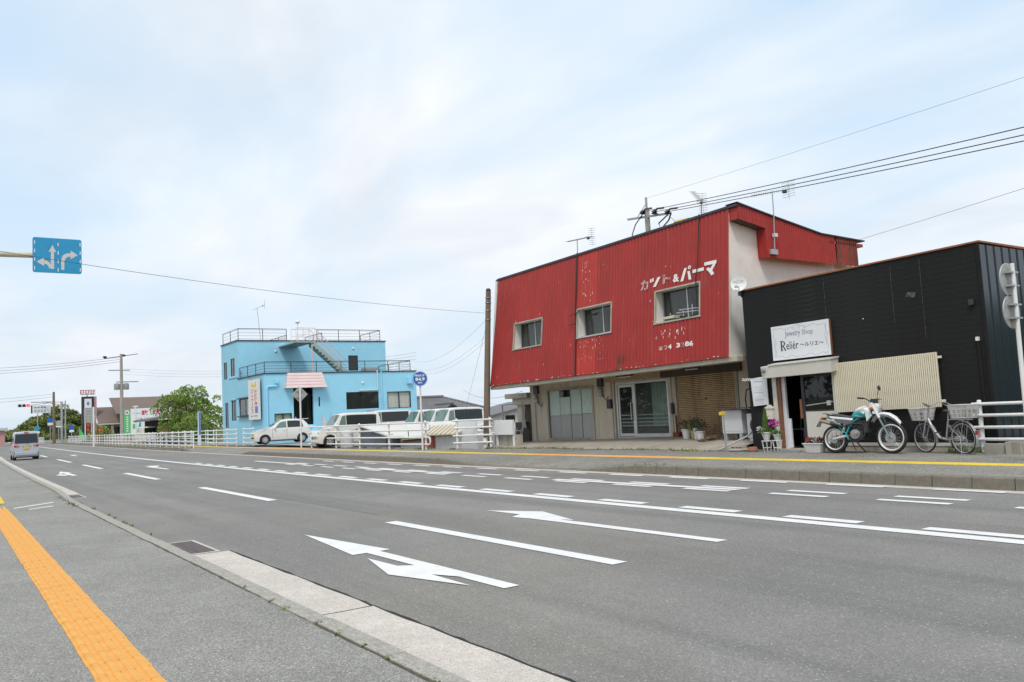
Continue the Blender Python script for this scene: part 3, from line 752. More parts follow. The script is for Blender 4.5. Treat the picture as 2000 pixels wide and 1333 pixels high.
circ = [(0.78 + 0.13 * cos(2 * pi * k / 20), 0.87 + 0.13 * sin(2 * pi * k / 20)) for k in range(20)]; circ_i = [(0.78 + 0.05 * cos(2 * pi * k / 20), 0.87 + 0.05 * sin(2 * pi * k / 20)) for k in range(20)]
rpoly('lettering', [[(0, 0), (.25, 0), (.55, .88), (.33, .88)], [(.60, .62), (.80, .62), (.95, .0), (.72, .0)]] + [[circ[k], circ[(k + 1) % 20], circ_i[(k + 1) % 20], circ_i[k]] for k in range(20)], -16.90, 5.02, -16.44, 5.44)
rpoly('lettering', [[(0, 0), (1, 0.05), (1, 1), (0, 0.95)]], -16.42, 5.19, -15.99, 5.29)
rpoly('lettering', [[(0, .78), (.0, 1), (1, 1), (1, .82), (.66, .36), (.50, .50), (.70, .76)], [(.16, .52), (.34, .62), (.50, .50), (.66, .36), (.82, .1), (.60, .0), (.44, .22)]], -15.97, 5.0, -15.52, 5.42)
rlet('lettering', '☎', -17.77, 3.08, -17.60, 3.19, bold=0.0)
rlet('lettering', '2', -17.53, 3.08, -17.40, 3.21, 'letter_worn', 0.03); rlet('lettering', '4', -17.38, 3.08, -17.23, 3.215, bold=0.035)
rlet('lettering', '3', -17.05, 3.09, -16.89, 3.225, bold=0.035); rlet('lettering', '2', -16.86, 3.095, -16.72, 3.23, 'letter_worn', 0.03)
rlet('lettering', '86', -16.70, 3.095, -16.38, 3.24, bold=0.035)
random.seed(2); mb = MB()
def fleck(x, z, w, h):
    a = rp(x, z, 0.026); n = 7; mb.poly([rp(x + w * cos(2 * pi * k / n) * random.uniform(.5, 1), z + h * sin(2 * pi * k / n) * random.uniform(.5, 1), 0.026) for k in range(n)])
for _ in range(26): fleck(random.uniform(-17.95, -16.7), random.uniform(3.42, 3.70) , random.uniform(.006, .018), random.uniform(.012, .075))
for _ in range(30): fleck(random.uniform(-21.5, -20.2), random.uniform(3.1, 3.85), random.uniform(.006, .018), random.uniform(.01, .04))
for _ in range(26): fleck(random.uniform(-26.8, -15.4), random.uniform(2.9, 6.6), random.uniform(.006, .016), random.uniform(.012, .06))
for _ in range(14): fleck(random.uniform(-21.5, -20.8), random.uniform(5.0, 6.5), random.uniform(.01, .02), random.uniform(.02, .05))
for _ in range(40): fleck(random.uniform(-26.9, -15.2), 2.68 + random.uniform(0, .04), random.uniform(.02, .06), random.uniform(.005, .015))
for z in (6.3, 6.38, 6.46): fleck(-21.35, z, .02, .02); fleck(-21.26, z + .03, .02, .02)
stuff(build('paint_flecks', mb, 'letter_white', RB))
mb = MB(); mb.poly([rp(-19.62, 2.9, .025), rp(-19.5, 2.9, .025), rp(-19.52, 3.12, .025), rp(-19.6, 3.12, .025)]); mb.poly([rp(-19.4, 2.9, .025), rp(-19.3, 2.9, .025), rp(-19.3, 3.14, .025), rp(-19.38, 3.14, .025)]); mb.poly([rp(-19.75, 2.69, .025), rp(-19.35, 2.69, .025), rp(-19.45, 2.95, .025), rp(-19.55, 2.95, .025)])
build('rust_stain', mb, 'rust_metal', RB)
# cables down the front
mb = MB(); mb.tube([rp(-21.79, 6.9, .03), rp(-21.78, 5.0, .05), rp(-21.75, 4.3, .045), rp(-21.72, 2.66, .04)], 0.024, 6); mb.tube([rp(-21.78, 4.75, .03), rp(-21.55, 4.75, .16)], 0.018, 6); mb.tube([rp(-22.02, 4.73, .10), rp(-21.45, 4.80, .16)], 0.014, 6); mb.tube([rp(-22.1, 4.42, .08), rp(-21.72, 4.44, .1)], 0.014, 6)
build('cable', mb, 'cable_black', RB); mb = MB(); mb.tube([rp(-16.18, 6.9, .03), rp(-16.2, 5.4, .06), rp(-16.25, 5.0, .08), rp(-16.3, 4.2, -.05)], 0.015, 6)
build('cable', mb, 'cable_black', RB)
# lower storey wall around its openings
WY = 19.3
def wallpiece(x0, x1, z0, z1): return (x0, WY, z0, x1, WY + 0.15, z1)
mb = MB()
for x0, x1, z0, z1 in ((-26.95, -25.8, 0.1, 2.6), (-25.8, -23.02, 2.26, 2.6), (-23.02, -21.82, 0.2, 2.6), (-21.82, -19.25, 2.29, 2.6), (-19.25, -19.0, 0.2, 2.6), (-25.8, -23.02, 0.1, 0.35), (-21.82, -19.25, 0.2, 0.42)):
    mb.box(*wallpiece(x0, x1, z0, z1))
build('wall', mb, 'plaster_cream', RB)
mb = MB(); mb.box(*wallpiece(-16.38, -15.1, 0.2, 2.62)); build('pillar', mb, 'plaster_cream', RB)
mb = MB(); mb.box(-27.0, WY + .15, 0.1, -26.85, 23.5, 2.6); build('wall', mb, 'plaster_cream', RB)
mb = MB(); mb.box(-26.8, WY + .9, 0.3, -15.3, 23.3, 2.55); build('room', mb, 'room_grey', RB)
mb = MB(); mb.box(-22.3, WY - 0.10, 2.35, -19.5, WY - 0.005, 2.60); build('sign_box', mb, 'sign_box', RB)
mb = MB(); mb.box(-19.5, WY - 0.06, 2.33, -16.2, WY + 0.1, 2.605); build('shutter_case', mb, 'shutter_case', RB)
for x_a, x_b, y_a, y_b in ((-19.0, -18.9, -.03, .1), (-19.22, -19.1, -.04, -.002), (-16.5, -16.38, -.03, .1)): mb = MB(); mb.box(x_a, WY + y_a, .4, x_b, WY + y_b, 2.33); build('shutter_guide', mb, 'concrete_wall', RB)
mb = MB(); rows = []; n = 34
for i in range(n):
    z0 = 0.45 + 1.9 * i / n; h = 1.9 / n
    for fz, d in ((0, 0.012), (.10, -.024), (.62, -.034), (.82, -.004)): rows.append((z0 + fz * h, WY + .04 + d))
mb.grid([[(-18.9, y, z), (-16.5, y, z)] for z, y in rows]); build('shutter_curtain', mb, 'shutter', RB)
mb = MB(); mb.box(-17.72, WY - .01, 1.55, -17.66, WY + .02, 1.61); build('shutter_lock', mb, 'meter_dark', RB)
# four-leaf door
mb = MB()
for x0, z0, x1, z1 in ((-25.8, .34, -25.72, 2.27), (-23.1, .34, -23.02, 2.27), (-25.72, 2.2, -23.1, 2.27), (-25.72, .34, -23.1, .39)): mb.box(x0, WY - .04, z0, x1, WY + .1, z1)
dA = build('folding_door', mb, 'concrete_wall', RB)
for i in range(4):
    x0 = -25.70 + 0.65 * i + 0.008; x1 = x0 + 0.632; zz = 1.24 + 0.012 * i
    lp = MB(); lp.box(x0, WY + .01, 0.40, x1, WY + .04, zz); build('lower_panel', lp, 'steel_panel', dA)
    up = MB(); up.box(x0, WY + .015, zz + .012, x1, WY + .035, 2.19 if i != 1 else 1.93); build('upper_panel', up, 'pane_green', dA)
    if i == 1: up = MB(); up.box(x0, WY + .016, 1.94, x1, WY + .034, 2.19); build('upper_panel', up, 'glass_dark', dA)
    st = MB(); st.box(x0 - .008, WY + .0, .40, x0 + .006, WY + .045, 2.19); build('stile', st, 'dark_trim' if i in (0, 2, 3) else 'alu', dA)
# aluminium shop front with swing door
mb = MB()
for x0, z0, x1, z1 in ((-21.80, .42, -21.72, 2.30), (-20.90, .42, -20.82, 2.30), (-19.32, .42, -19.25, 2.30), (-21.72, 2.22, -20.90, 2.30), (-20.82, 2.22, -19.32, 2.30), (-20.82, .42, -19.32, .53)): mb.box(x0, WY - .02, z0, x1, WY + .06, z1)
sf = build('shop_front', mb, 'alu', RB)
mb = MB()
for x0, z0, x1, z1 in ((-21.71, .44, -21.63, 2.21), (-20.99, .44, -20.91, 2.21), (-21.63, 2.12, -20.99, 2.21), (-21.63, .44, -20.99, .54)): mb.box(x0, WY + .0, z0, x1, WY + .04, z1)
build('door_leaf', mb, 'alu', sf)
mb = MB(); mb.poly([(-21.63, WY + .02, .54), (-20.99, WY + .02, .54), (-20.99, WY + .02, 2.12), (-21.63, WY + .02, 2.12)]); build('pane', mb, 'glass_shop', sf)
mb = MB(); mb.poly([(-20.82, WY + .02, .53), (-19.32, WY + .02, .53), (-19.32, WY + .02, 2.22), (-20.82, WY + .02, 2.22)]); build('pane', mb, 'glass_shop', sf)
mb = MB(); mb.tube([(-21.02, WY - .06, 1.0), (-21.02, WY - .06, 1.6)], .016, 8); mb.tube([(-21.02, WY - .06, 1.05), (-21.02, WY + .01, 1.05)], .01, 6); mb.tube([(-21.02, WY - .06, 1.55), (-21.02, WY + .01, 1.55)], .01, 6); build('handle', mb, 'alu', sf)
mat('frost', (0.55, 0.62, 0.60), 0.6, noise=(2, 0.05))
for k, z in enumerate((.78, .90, 1.02, 1.14)):
    mb = MB(); mb.box(-21.62, WY + .03, z, -21.0, WY + .035, z + .035); mb.box(-20.81, WY + .03, z, -19.33, WY + .035, z + .035); build('frosted_band', mb, 'frost', sf)
mb = MB(); mb.grid([[(-20.4 + .03 * i, WY + .35 + .03 * sin(i * 1.3), z) for i in range(36)] for z in (0.75, 2.2)]); build('blind', mb, 'frost', sf)
mb = MB(); mb.box(-22.2, WY - .12, 1.42, -21.99, WY - .003, 1.74); build('mail_slot_box', mb, 'meter_dark', RB)
for xm, z in ((-26.45, 1.78), (-22.55, 1.86)):
    mb = MB(); mb.box(xm - .13, WY - .10, z + .34, xm + .13, WY - .004, z + .72); mt = build('electric_meter', mb, 'meter_dark', RB)
    mb = MB(); mb.lathe([(.06, 0), (.09, .04), (.09, .12), (.05, .15)], (xm, WY - .004, z + .22), (0, -1, 0), 14); mb.box(xm - .09, WY - .11, z, xm + .09, WY - .004, z + .16); build('meter_dial', mb, 'meter_glass', mt, smooth=True)
    mb = MB(); mb.tube([(xm + .1, WY - .05, z + .05), (xm + .16, WY - .05, z - .06), (xm + .3, WY - .04, z - .16), (xm + .34, WY - .02, z + .0)], .012, 6); build('meter_cable', mb, 'cable_black', mt)
mb = MB(); mb.tube([(-26.62, WY - .03, 2.6), (-26.60, WY - .03, .3)], .016, 6); build('conduit', mb, 'slab_edge', RB); mb = MB(); mb.tube([(-22.02, WY - .03, 2.4), (-22.0, WY - .03, .4)], .02, 6); mb.box(-21.93, WY - .06, .38, -21.84, WY - .004, 2.4); build('conduit', mb, 'slab_edge', RB)
mb = MB(); mb.tube([(-19.05, WY - .08, 1.15), (-19.05, WY - .08, 1.5)], .06, 8); build('key_box', mb, 'meter_dark', RB)
mb = MB(); mb.tube([(-18.93, WY - .06, 0.42), (-18.95, WY - .05, 1.1)], .035, 8); mb.box(-19.05, WY - .14, .40, -18.78, WY - .02, .56); build('rusty_pipe', mb, 'rust_metal', RB)
for x0, x1 in ((-20.55, -19.85), (-17.55, -16.95)):
    mb = MB(); mb.box(x0, 18.22, 2.52 + zr(x0), x1, 18.38, 2.598 + zr(x0)); li = build('soffit_lamp', mb, 'shutter_case', RB)
    mb = MB(); mb.tube([(x0 + .06, 18.3, 2.50 + zr(x0)), (x1 - .06, 18.3, 2.50 + zr(x0))], .018, 8); build('lamp_tube', mb, 'lamp_white', li, smooth=True)

# lean-to at the left end
LT = thing('lean_to', 'small concrete lean-to porch with a dark opening at the left end of the red shop', 'porch', (-27.6, 19.4, 0.2))
mb = MB(); mb.box(-28.55, 19.15, 2.02, -26.97, 20.6, 2.22); build('roof_slab', mb, 'concrete_wall', LT)
mb = MB(); mb.box(-28.3, 19.35, 1.75, -26.97, 20.4, 2.018); mb.box(-28.2, 19.5, .2, -27.85, 20.3, 1.75); build('wall', mb, 'plaster_cream', LT)
mb = MB(); mb.box(-27.84, 20.2, .2, -26.97, 20.3, 1.75); build('back_panel', mb, 'room_dark', LT)
mb = MB(); mb.tube([(-28.35, 18.9, .2), (-28.4, 18.9, 1.78), (-27.0, 18.95, 1.82)], .035, 6); build('frame', mb, 'steel_panel', LT)
mb = MB(); mb.box(-27.95, 19.2, .2, -27.0, 19.24, 1.05); build('board', mb, 'meter_dark', LT)
mat('cloth_grey', (0.36, 0.35, 0.34), 0.95, noise=(4, 0.12))
mb = MB(); mb.grid([[(-27.38 + .045 * i + .02 * sin(j + i), 19.12 + .04 * sin(i * 1.4 + .4 * j), 1.72 - .13 * j) for i in range(8)] for j in range(8)]); tag(build('hanging_cloth', mb, 'cloth_grey', smooth='all'), 'grey cloth hanging in the opening of the concrete lean-to', 'cloth')
mat('pink_pipe', (0.52, 0.42, 0.41), 0.5, 0.3, noise=(6, 0.2), dirt=[(0.25, 0.12, 0.08), 5, 0.6, 0.6])
ht = MB()
for dx in (0, .32): ht.tube([(-27.45 + dx, 18.75, .24), (-27.5 + dx, 18.95, .75), (-27.52 + dx, 19.0, .82)], .018, 6)
for t in (0.1, .5, .95): ht.tube([(-27.45 - .05 * t, 18.75 + .2 * t, .24 + .5 * t), (-27.13 - .05 * t, 18.75 + .2 * t, .24 + .5 * t)], .016, 6)
ht.tube([(-27.13, 18.75, .24), (-26.95, 18.72, .27), (-27.0, 18.95, .95), (-27.05, 19.0, 1.1)], .018, 6); ht.tube([(-27.5, 18.95, .75), (-27.75, 18.8, .66), (-27.95, 18.7, .46), (-28.0, 18.7, .22)], .015, 6)
tag(build('hand_trolley', ht, 'pink_pipe'), 'faded pink tubular hand trolley frame leaning by the lean-to', 'trolley')
# ------------------------------------------------------------------ black jewellery shop
mat('black_board', (0.014, 0.014, 0.0145), 0.7, noise=((3, 0.25), (25, 0.15)), dirt=[(0.05, 0.05, 0.05), 5, 0.62, 0.4], bump=(40, 0.3, 0.004), spec=0.22)
mat('slate_metal', (0.035, 0.05, 0.062), 0.16, 0.35, noise=((1.2, 0.12),), dirt=[(0.02, 0.022, 0.024), 2, 0.6, 0.4], bump=(1.5, 0.06, 0.02))
mat('rust_trim', (0.30, 0.10, 0.045), 0.75, noise=(5, 0.25))
mat('cream_paint', (0.62, 0.60, 0.54), 0.55, noise=((2, 0.04), (9, 0.03)), dirt=[(0.45, 0.42, 0.35), 2, 0.64, 0.4])
mat('brown_paint', (0.20, 0.085, 0.045), 0.5, noise=(5, 0.15))
mat('sign_white', (0.74, 0.76, 0.79), 0.4, noise=((1.5, 0.03),), dirt=[(0.6, 0.6, 0.6), 3, 0.66, 0.3])
mat('ink_black', (0.03, 0.03, 0.035), 0.5)
mat('ink_grey', (0.22, 0.23, 0.25), 0.5)
mat('ink_pale', (0.42, 0.44, 0.48), 0.5)
mat('slat_cream', (0.74, 0.68, 0.52), 0.55, noise=((4, 0.06),), streak=((0.36, 0.30, 0.2), 8, 0.62, 0.4))
mat('slat_back', (0.07, 0.05, 0.035), 0.9)
mat('dish_white', (0.74, 0.74, 0.72), 0.4, noise=(5, 0.05), dirt=[(0.4, 0.38, 0.33), 4, 0.65, 0.4])
mat('mail_cream', (0.68, 0.65, 0.57), 0.5, noise=(6, 0.05))
glass('glass_door', (0.30, 0.32, 0.33), 0.72, 0.02)
BS = thing('jewelry_shop', 'single storey shop with black board walls, white name board and open door', 'shop', (-11.4, 17.5, 0.16))
def zb(x): return 0.0125 * (x + 11.4)
X0, X1, SY = -14.5, -8.35, 17.5
unit = None; bh = 0.118; z = 0.14; k = 0
while z < 4.42:
    segs = [(X0, X1)]
    if z + bh < 2.07: segs = [(X0, -13.73), (-11.87, X1)]
    for xa, xb in segs:
        if xa == -11.87 and z < 0.36: continue
        h = min(bh, 4.43 - z)
        if unit is None:
            f = MB(); f.prism([(0, 0.0, 0), (0, -0.0055, 0), (0, -0.0055, .01), (0, -0.003, bh), (0, 0.0, bh)], (1, 0, 0))
            unit = build('siding_board', f, 'black_board', BS, origin=(0, 0, 0)); o = unit
        else: o = inst(unit, 'siding_board', BS)
        o.location = Vector((xa, SY, z + zb(xa))) - BS.location; o.scale = (xb - xa, 1, h / bh); o.rotation_euler = (0, -math.atan(0.0125), 0)
    z += bh; k += 1
mb = MB()
for x0, x1, z0, z1 in ((X0 + .01, -13.72, .1, 4.36), (-13.72, -11.88, 2.05, 4.36), (-11.88, X1 - .02, .1, 4.38)): mb.box(x0, SY + .002, z0, x1, SY + .12, z1)
build('wall', mb, 'black_board', BS)
mb = MB(); mb.box(X0, SY + .121, .1, X0 + .12, 23.39, 4.36); build('wall', mb, 'black_board', BS); mb = MB(); mb.box(X0, 23.4, .1, X1 - .02, 23.5, 4.3); build('wall', mb, 'black_board', BS)
mb = MB(); mb.hexa([(X0 - .03, SY - .035, 4.40 + zb(X0)), (X1 + .03, SY - .035, 4.42 + zb(X1)), (X1 + .03, 23.6, 4.40), (X0 - .03, 23.6, 4.36), (X0 - .03, SY - .035, 4.435 + zb(X0)), (X1 + .03, SY - .035, 4.455 + zb(X1)), (X1 + .03, 23.6, 4.47), (X0 - .03, 23.6, 4.42)])
build('roof', mb, 'rust_trim', BS)
# ribbed metal side
n = 18; p = (23.5 - SY) / n; src = None
for i in range(n):
    y0 = SY + i * p
    if src is None:
        f = MB(); f.grid([[(X1, y0, .15), (X1, y0, 4.42)], [(X1, y0 + p * .90, .15), (X1, y0 + p * .90, 4.42)], [(X1 + .022, y0 + p * .92, .15), (X1 + .022, y0 + p * .92, 4.42)], [(X1 + .022, y0 + p * .98, .15), (X1 + .022, y0 + p * .98, 4.42)], [(X1, y0 + p - .001, .15), (X1, y0 + p - .001, 4.42)]])
        src = build('metal_sheet', f, 'slate_metal', BS, origin=(X1, y0, 0)); l0 = src.location.copy()
    else: inst(src, 'metal_sheet', BS, (l0.x, l0.y + i * p, l0.z), (0, 0, random.uniform(-.004, .004)))
mb = MB(); mb.box(X1 - .05, SY - .03, .15, X1 + .02, SY + .0, 4.43); build('corner_trim', mb, 'black_board', BS)
mb = MB(); mb.box(-11.87, SY - .02, .05, X1, SY + .002, .285); build('foundation', mb, 'concrete_wall', BS)
mb = MB(); mb.box(-11.87, SY - .035, .286, X1 - .15, SY + .001, .355); build('base_strip', mb, 'cream_paint', BS)
# interior
mb = MB()
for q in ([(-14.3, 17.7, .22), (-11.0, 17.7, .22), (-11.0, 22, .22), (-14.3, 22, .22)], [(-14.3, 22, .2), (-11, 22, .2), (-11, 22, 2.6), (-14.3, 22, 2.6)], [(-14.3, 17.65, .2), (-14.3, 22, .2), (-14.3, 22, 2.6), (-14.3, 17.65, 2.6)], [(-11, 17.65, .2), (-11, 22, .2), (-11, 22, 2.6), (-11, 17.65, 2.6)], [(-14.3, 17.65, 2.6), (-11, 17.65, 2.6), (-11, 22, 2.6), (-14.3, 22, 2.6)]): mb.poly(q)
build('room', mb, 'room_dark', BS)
# door
mb = MB(); mb.box(-13.72, SY - .05, .16, -13.60, SY + .12, 2.05); dr = build('door_frame', mb, 'cream_paint', BS); mb = MB(); mb.box(-11.98, SY - .05, .3, -11.88, SY + .12, 2.05); build('door_frame', mb, 'cream_paint', BS)
mb = MB(); mb.box(-13.60, SY - .03, .18, -13.50, SY + .1, 2.05); build('brown_jamb', mb, 'brown_paint', dr)
mb = MB(); mb.box(-13.50, SY + .03, .2, -13.40, SY + .1, 2.0); mb.box(-13.40, SY + .08, .22, -13.33, SY + .12, .95); build('white_jamb', mb, 'sign_white', dr)
mb = MB(); mb.box(-13.74, SY - .06, 2.04, -11.86, SY + .12, 2.09); build('lintel', mb, 'cream_paint', dr)
lf = MB(); lf.box(-12.80, SY - .02, .32, -11.985, SY + .03, 1.11); leaf = build('door_leaf', lf, 'cream_paint', BS)
mb = MB(); mb.box(-12.88, SY - .025, .32, -12.80, SY + .035, 2.03); mb.box(-12.80, SY - .02, 1.11, -11.985, SY + .03, 1.15); mb.box(-12.80, SY - .02, 1.97, -11.985, SY + .03, 2.03); build('stile', mb, 'meter_dark', leaf)
mb = MB(); mb.poly([(-12.80, SY, 1.15), (-11.985, SY, 1.15), (-11.985, SY, 1.97), (-12.80, SY, 1.97)]); build('pane', mb, 'glass_door', leaf)
mb = MB(); mb.box(-12.93, SY - .06, .95, -12.87, SY - .02, 1.42); build('handle', mb, 'brown_paint', leaf)
mb = MB(); mb.tube([(-12.75, SY - .05, 1.26), (-12.0, SY - .05, 1.33)], .013, 6); mb.box(-12.16, SY - .07, 1.25, -12.06, SY - .01, 1.36); build('push_bar', mb, 'alu', leaf)
mb = MB(); mb.box(-13.62, 17.2, .10, -11.9, SY + .3, .205); build('door_step', mb, 'concrete_wall', BS)
mb = MB(); mb.box(-13.73, 17.36, .1, -13.3, SY - .06, .2); build('threshold', mb, 'alu', BS)
# canopy above the door
mb = MB(); mb.hexa([(-13.78, 17.16, 1.99), (-11.78, 17.16, 2.02), (-11.80, SY - .012, 2.06), (-13.80, SY - .012, 2.04), (-13.80, 17.14, 2.29), (-11.76, 17.14, 2.32), (-11.78, SY - .012, 2.36), (-13.82, SY - .012, 2.33)])
cn = build('door_canopy', mb, 'cream_paint', BS, bevel=.012)
mb = MB(); mb.hexa([(-13.55, 17.12, 2.295), (-11.74, 17.12, 2.325), (-11.76, SY - .012, 2.365), (-13.57, SY - .012, 2.34), (-13.55, 17.12, 2.33), (-11.74, 17.12, 2.36), (-11.76, SY - .012, 2.40), (-13.57, SY - .012, 2.375)]); build('top_flashing', mb, 'cream_paint', cn)
mb = MB(); mb.lathe([(.055, 0), (.055, .05), (.03, .09)], (-13.70, 17.15, 2.19), (0, -1, 0), 12); build('camera_dome', mb, 'meter_glass', cn, smooth=True)
# name board
NB = thing('name_board', 'white shop name board with curled border reading Jewelry Shop above the black shop door', 'sign', (-12.75, 17.46, 2.43))
nbx0, nbx1, nz0, nz1 = -13.6, -11.92, 2.43, 3.30
mb = MB(); mb.hexa([(nbx0, SY - .075, nz0), (nbx1, SY - .075, nz0 + .02), (nbx1, SY - .014, nz0 + .02), (nbx0, SY - .014, nz0), (nbx0, SY - .075, nz1 - .01), (nbx1, SY - .075, nz1 + .01), (nbx1, SY - .014, nz1 + .01), (nbx0, SY - .014, nz1 - .01)])
build('panel', mb, 'sign_white', NB)
mb = MB(); mb.hexa([(nbx1 + .001, SY - .07, nz0 + .02), (nbx1 + .02, SY - .07, nz0 + .02), (nbx1 + .02, SY - .014, nz0 + .02), (nbx1 + .001, SY - .014, nz0 + .02), (nbx1 + .001, SY - .07, nz1 + .01), (nbx1 + .02, SY - .07, nz1 + .01), (nbx1 + .02, SY - .014, nz1 + .01), (nbx1 + .001, SY - .014, nz1 + .01)]); build('side_edge', mb, 'brown_paint', NB)
NY = SY - .077
def ribbon(mb, pts, w, org, sx, sz):
    P = [Vector((org[0] + a * sx, NY, org[2] + b * sz)) for a, b in pts]
    for i in range(len(P) - 1):
        t = (P[i + 1] - P[i]).normalized(); s_ = Vector((-t.z, 0, t.x)) * w / 2
        mb.poly([P[i] - s_, P[i + 1] - s_, P[i + 1] + s_, P[i] + s_])
org = (nbx0, 0, nz0); sx, sz = nbx1 - nbx0, nz1 - nz0
mb = MB()
def wave(a0, a1, b, amp, cyc, ph=0): return [(a0 + (a1 - a0) * i / 40, b + amp * sin(2 * pi * cyc * i / 40 + ph)) for i in range(41)]
def vwave(a, b0, b1, amp, cyc): return [(a + amp * sin(2 * pi * cyc * i / 40), b0 + (b1 - b0) * i / 40) for i in range(41)]
def curl(a, b, r, s, e): return [(a + (r * (1 - .6 * i / 16)) * cos(s + (e - s) * i / 16) * .6, b + (r * (1 - .6 * i / 16)) * sin(s + (e - s) * i / 16)) for i in range(17)]
for pts in (wave(.10, .42, .90, .025, 1.5), wave(.58, .90, .91, .025, 1.5, pi), wave(.10, .48, .085, .028, 2), wave(.5, .92, .09, .028, 2, pi), vwave(.045, .15, .82, .012, 2), vwave(.955, .2, .85, .012, 2), vwave(.065, .15, .6, .01, 1.5), vwave(.935, .3, .85, .01, 1.5)): ribbon(mb, pts, .008, org, sx, sz)
for a, b, s in ((.06, .9, 0), (.94, .9, pi), (.06, .1, 0), (.94, .1, pi), (.40, .88, pi / 2), (.60, .88, pi / 2), (.46, .95, 0), (.54, .95, pi)): ribbon(mb, curl(a, b, .045, s, s + 5), .009, org, sx, sz)
ribbon(mb, [(.5, .98), (.49, .92), (.5, .82), (.51, .92), (.5, .98)], .006, org, sx, sz)
build('border', mb, 'ink_pale', NB)
def nlet(body, a, b, w, h, m, bold=0, tilt=.0): build('lettering', text_mesh(body, (org[0] + a * sx, NY - .001, org[2] + b * sz), (w * sx, 0, tilt), (0, 0, h * sz), bold=bold), m, NB)
nlet('Jewelry', .245, .615, .27, .215, 'ink_grey'); nlet('Shop', .545, .625, .185, .185, 'ink_grey')
# the large R with serifs, drawn
rx, rz, rw, rh = org[0] + .15 * sx, org[2] + .26 * sz, .095 * sx, .29 * sz
bowl = [(.3 + .62 * sin(t) * 1.0, .72 + .28 * cos(t)) for t in [pi * i / 14 for i in range(15)]]; bowl_i = [(.3 + .40 * sin(t), .72 + .22 * cos(t)) for t in [pi * i / 14 for i in range(15)]]
polys = [[(.08, 0), (.34, 0), (.34, 1), (.08, 1)], [(-.02, 0), (.46, 0), (.46, .03), (-.02, .03)], [(-.02, .97), (.4, .97), (.4, 1), (-.02, 1)], [(.42, .48), (.62, .48), (1.0, .06), (1.06, 0), (.80, 0)]] + [[bowl[i], bowl[i + 1], bowl_i[i + 1], bowl_i[i]] for i in range(14)]
build('lettering', flat(polys, (rx, NY - .001, rz), (rw, 0, 0), (0, 0, rh)), 'ink_black', NB)
nlet('eliér', .255, .285, .215, .235, 'ink_black'); nlet('〜ルリエ〜', .495, .33, .40, .115, 'ink_black', 0.012)
# hanging service board
HB = thing('hanging_board', 'narrow white service board hung on a scrolled bracket beside the black shop door', 'sign', (-14.1, 17.4, 1.3))
mb = MB(); hb = [(-14.33, 17.42, 1.30), (-13.86, 17.42, 1.33), (-13.86, 17.445, 1.33), (-14.33, 17.445, 1.30)]; mb.hexa(hb + [(-14.37, 17.42, 2.02), (-13.86, 17.42, 2.06), (-13.86, 17.445, 2.06), (-14.37, 17.445, 2.02)]); build('panel', mb, 'sign_white', HB)
mb = MB()
for c in range(4): mb.torus((-14.40 - .075 * c, 17.43, 2.0 + .01 * (c % 2)), .03, .009, (0, 1, 0), 14, 5)
build('bracket', mb, 'sign_white', HB)
NY = 17.418; org2 = (-14.34, 0, 1.32); mb = MB()
for pts in (wave(.05, .95, .96, .008, 2), wave(.05, .95, .05, .008, 2), vwave(.05, .05, .95, .012, 2), vwave(.95, .05, .95, .012, 2)): ribbon(mb, pts, .006, org2, .46, .70)
build('border', mb, 'ink_pale', HB)
random.seed(21)
for r_, (b, w, m_) in enumerate(((.86, .62, 'ink_grey'), (.66, .55, 'ink_pale'), (.56, .55, 'ink_pale'), (.46, .6, 'ink_grey'), (.26, .4, 'ink_pale'), (.18, .6, 'ink_grey'), (.11, .5, 'ink_pale'))):
    mb = MB(); a = .16
    while a < .16 + w:
        l_ = random.uniform(.03, .075); h_ = .02 if r_ not in (0, 5) else .035
        q = [(a, b), (a + l_, b), (a + l_, b + h_), (a, b + h_)]; mb.poly([(org2[0] + u * .46, NY, org2[2] + v * .70) for u, v in q]); a += l_ + random.uniform(.02, .04)
    stuff(build('print_line', mb, m_, HB))
# letter box
LB = thing('letter_box', 'cream letter box with a pointed lid on the black wall left of the door', 'letter box', (-13.8, 17.4, .95))
mb = MB(); mb.box(-13.92, 17.36, .95, -13.73, 17.486, 1.22); build('body', mb, 'mail_cream', LB, bevel=.008)
mb = MB(); mb.prism([(-13.94, 17.34, 1.222), (-13.71, 17.34, 1.222), (-13.72, 17.34, 1.26), (-13.80, 17.34, 1.29), (-13.825, 17.34, 1.32), (-13.85, 17.34, 1.29), (-13.93, 17.34, 1.26)], (0, .14, 0)); build('lid', mb, 'mail_cream', LB)
mb = MB(); mb.box(-13.87, 17.353, 1.04, -13.78, 17.361, 1.06); build('flap', mb, 'slat_cream', LB)
# slatted screen
SC = thing('slat_screen', 'cream screen of narrow vertical slats over the black shop window', 'screen', (-10.6, 17.45, 1.05))
n = 54; src = None
for i in range(n):
    x = -11.87 + 2.47 * i / (n - 1); zz = zb(x) * 1.6
    if src is None:
        f = MB(); f.box(x - .0145, 17.40, 1.07, x + .016, 17.435, 2.235); src = build('slat', f, 'slat_cream', SC, origin=(x, 17.42, 1.07)); l0 = src.location.copy(); xs0 = x
    else: inst(src, 'slat', SC, (l0.x + x - xs0, l0.y, l0.z + zz - zb(xs0) * 1.6))
for z in (1.22, 2.15): f = MB(); f.box(-11.89, 17.437, z, -9.30, 17.46, z + .05); build('rail', f, 'slat_cream', SC)
f = MB(); f.box(-11.88, 17.462, 1.08, -9.41, 17.482, 2.23); build('backing', f, 'slat_back', SC)
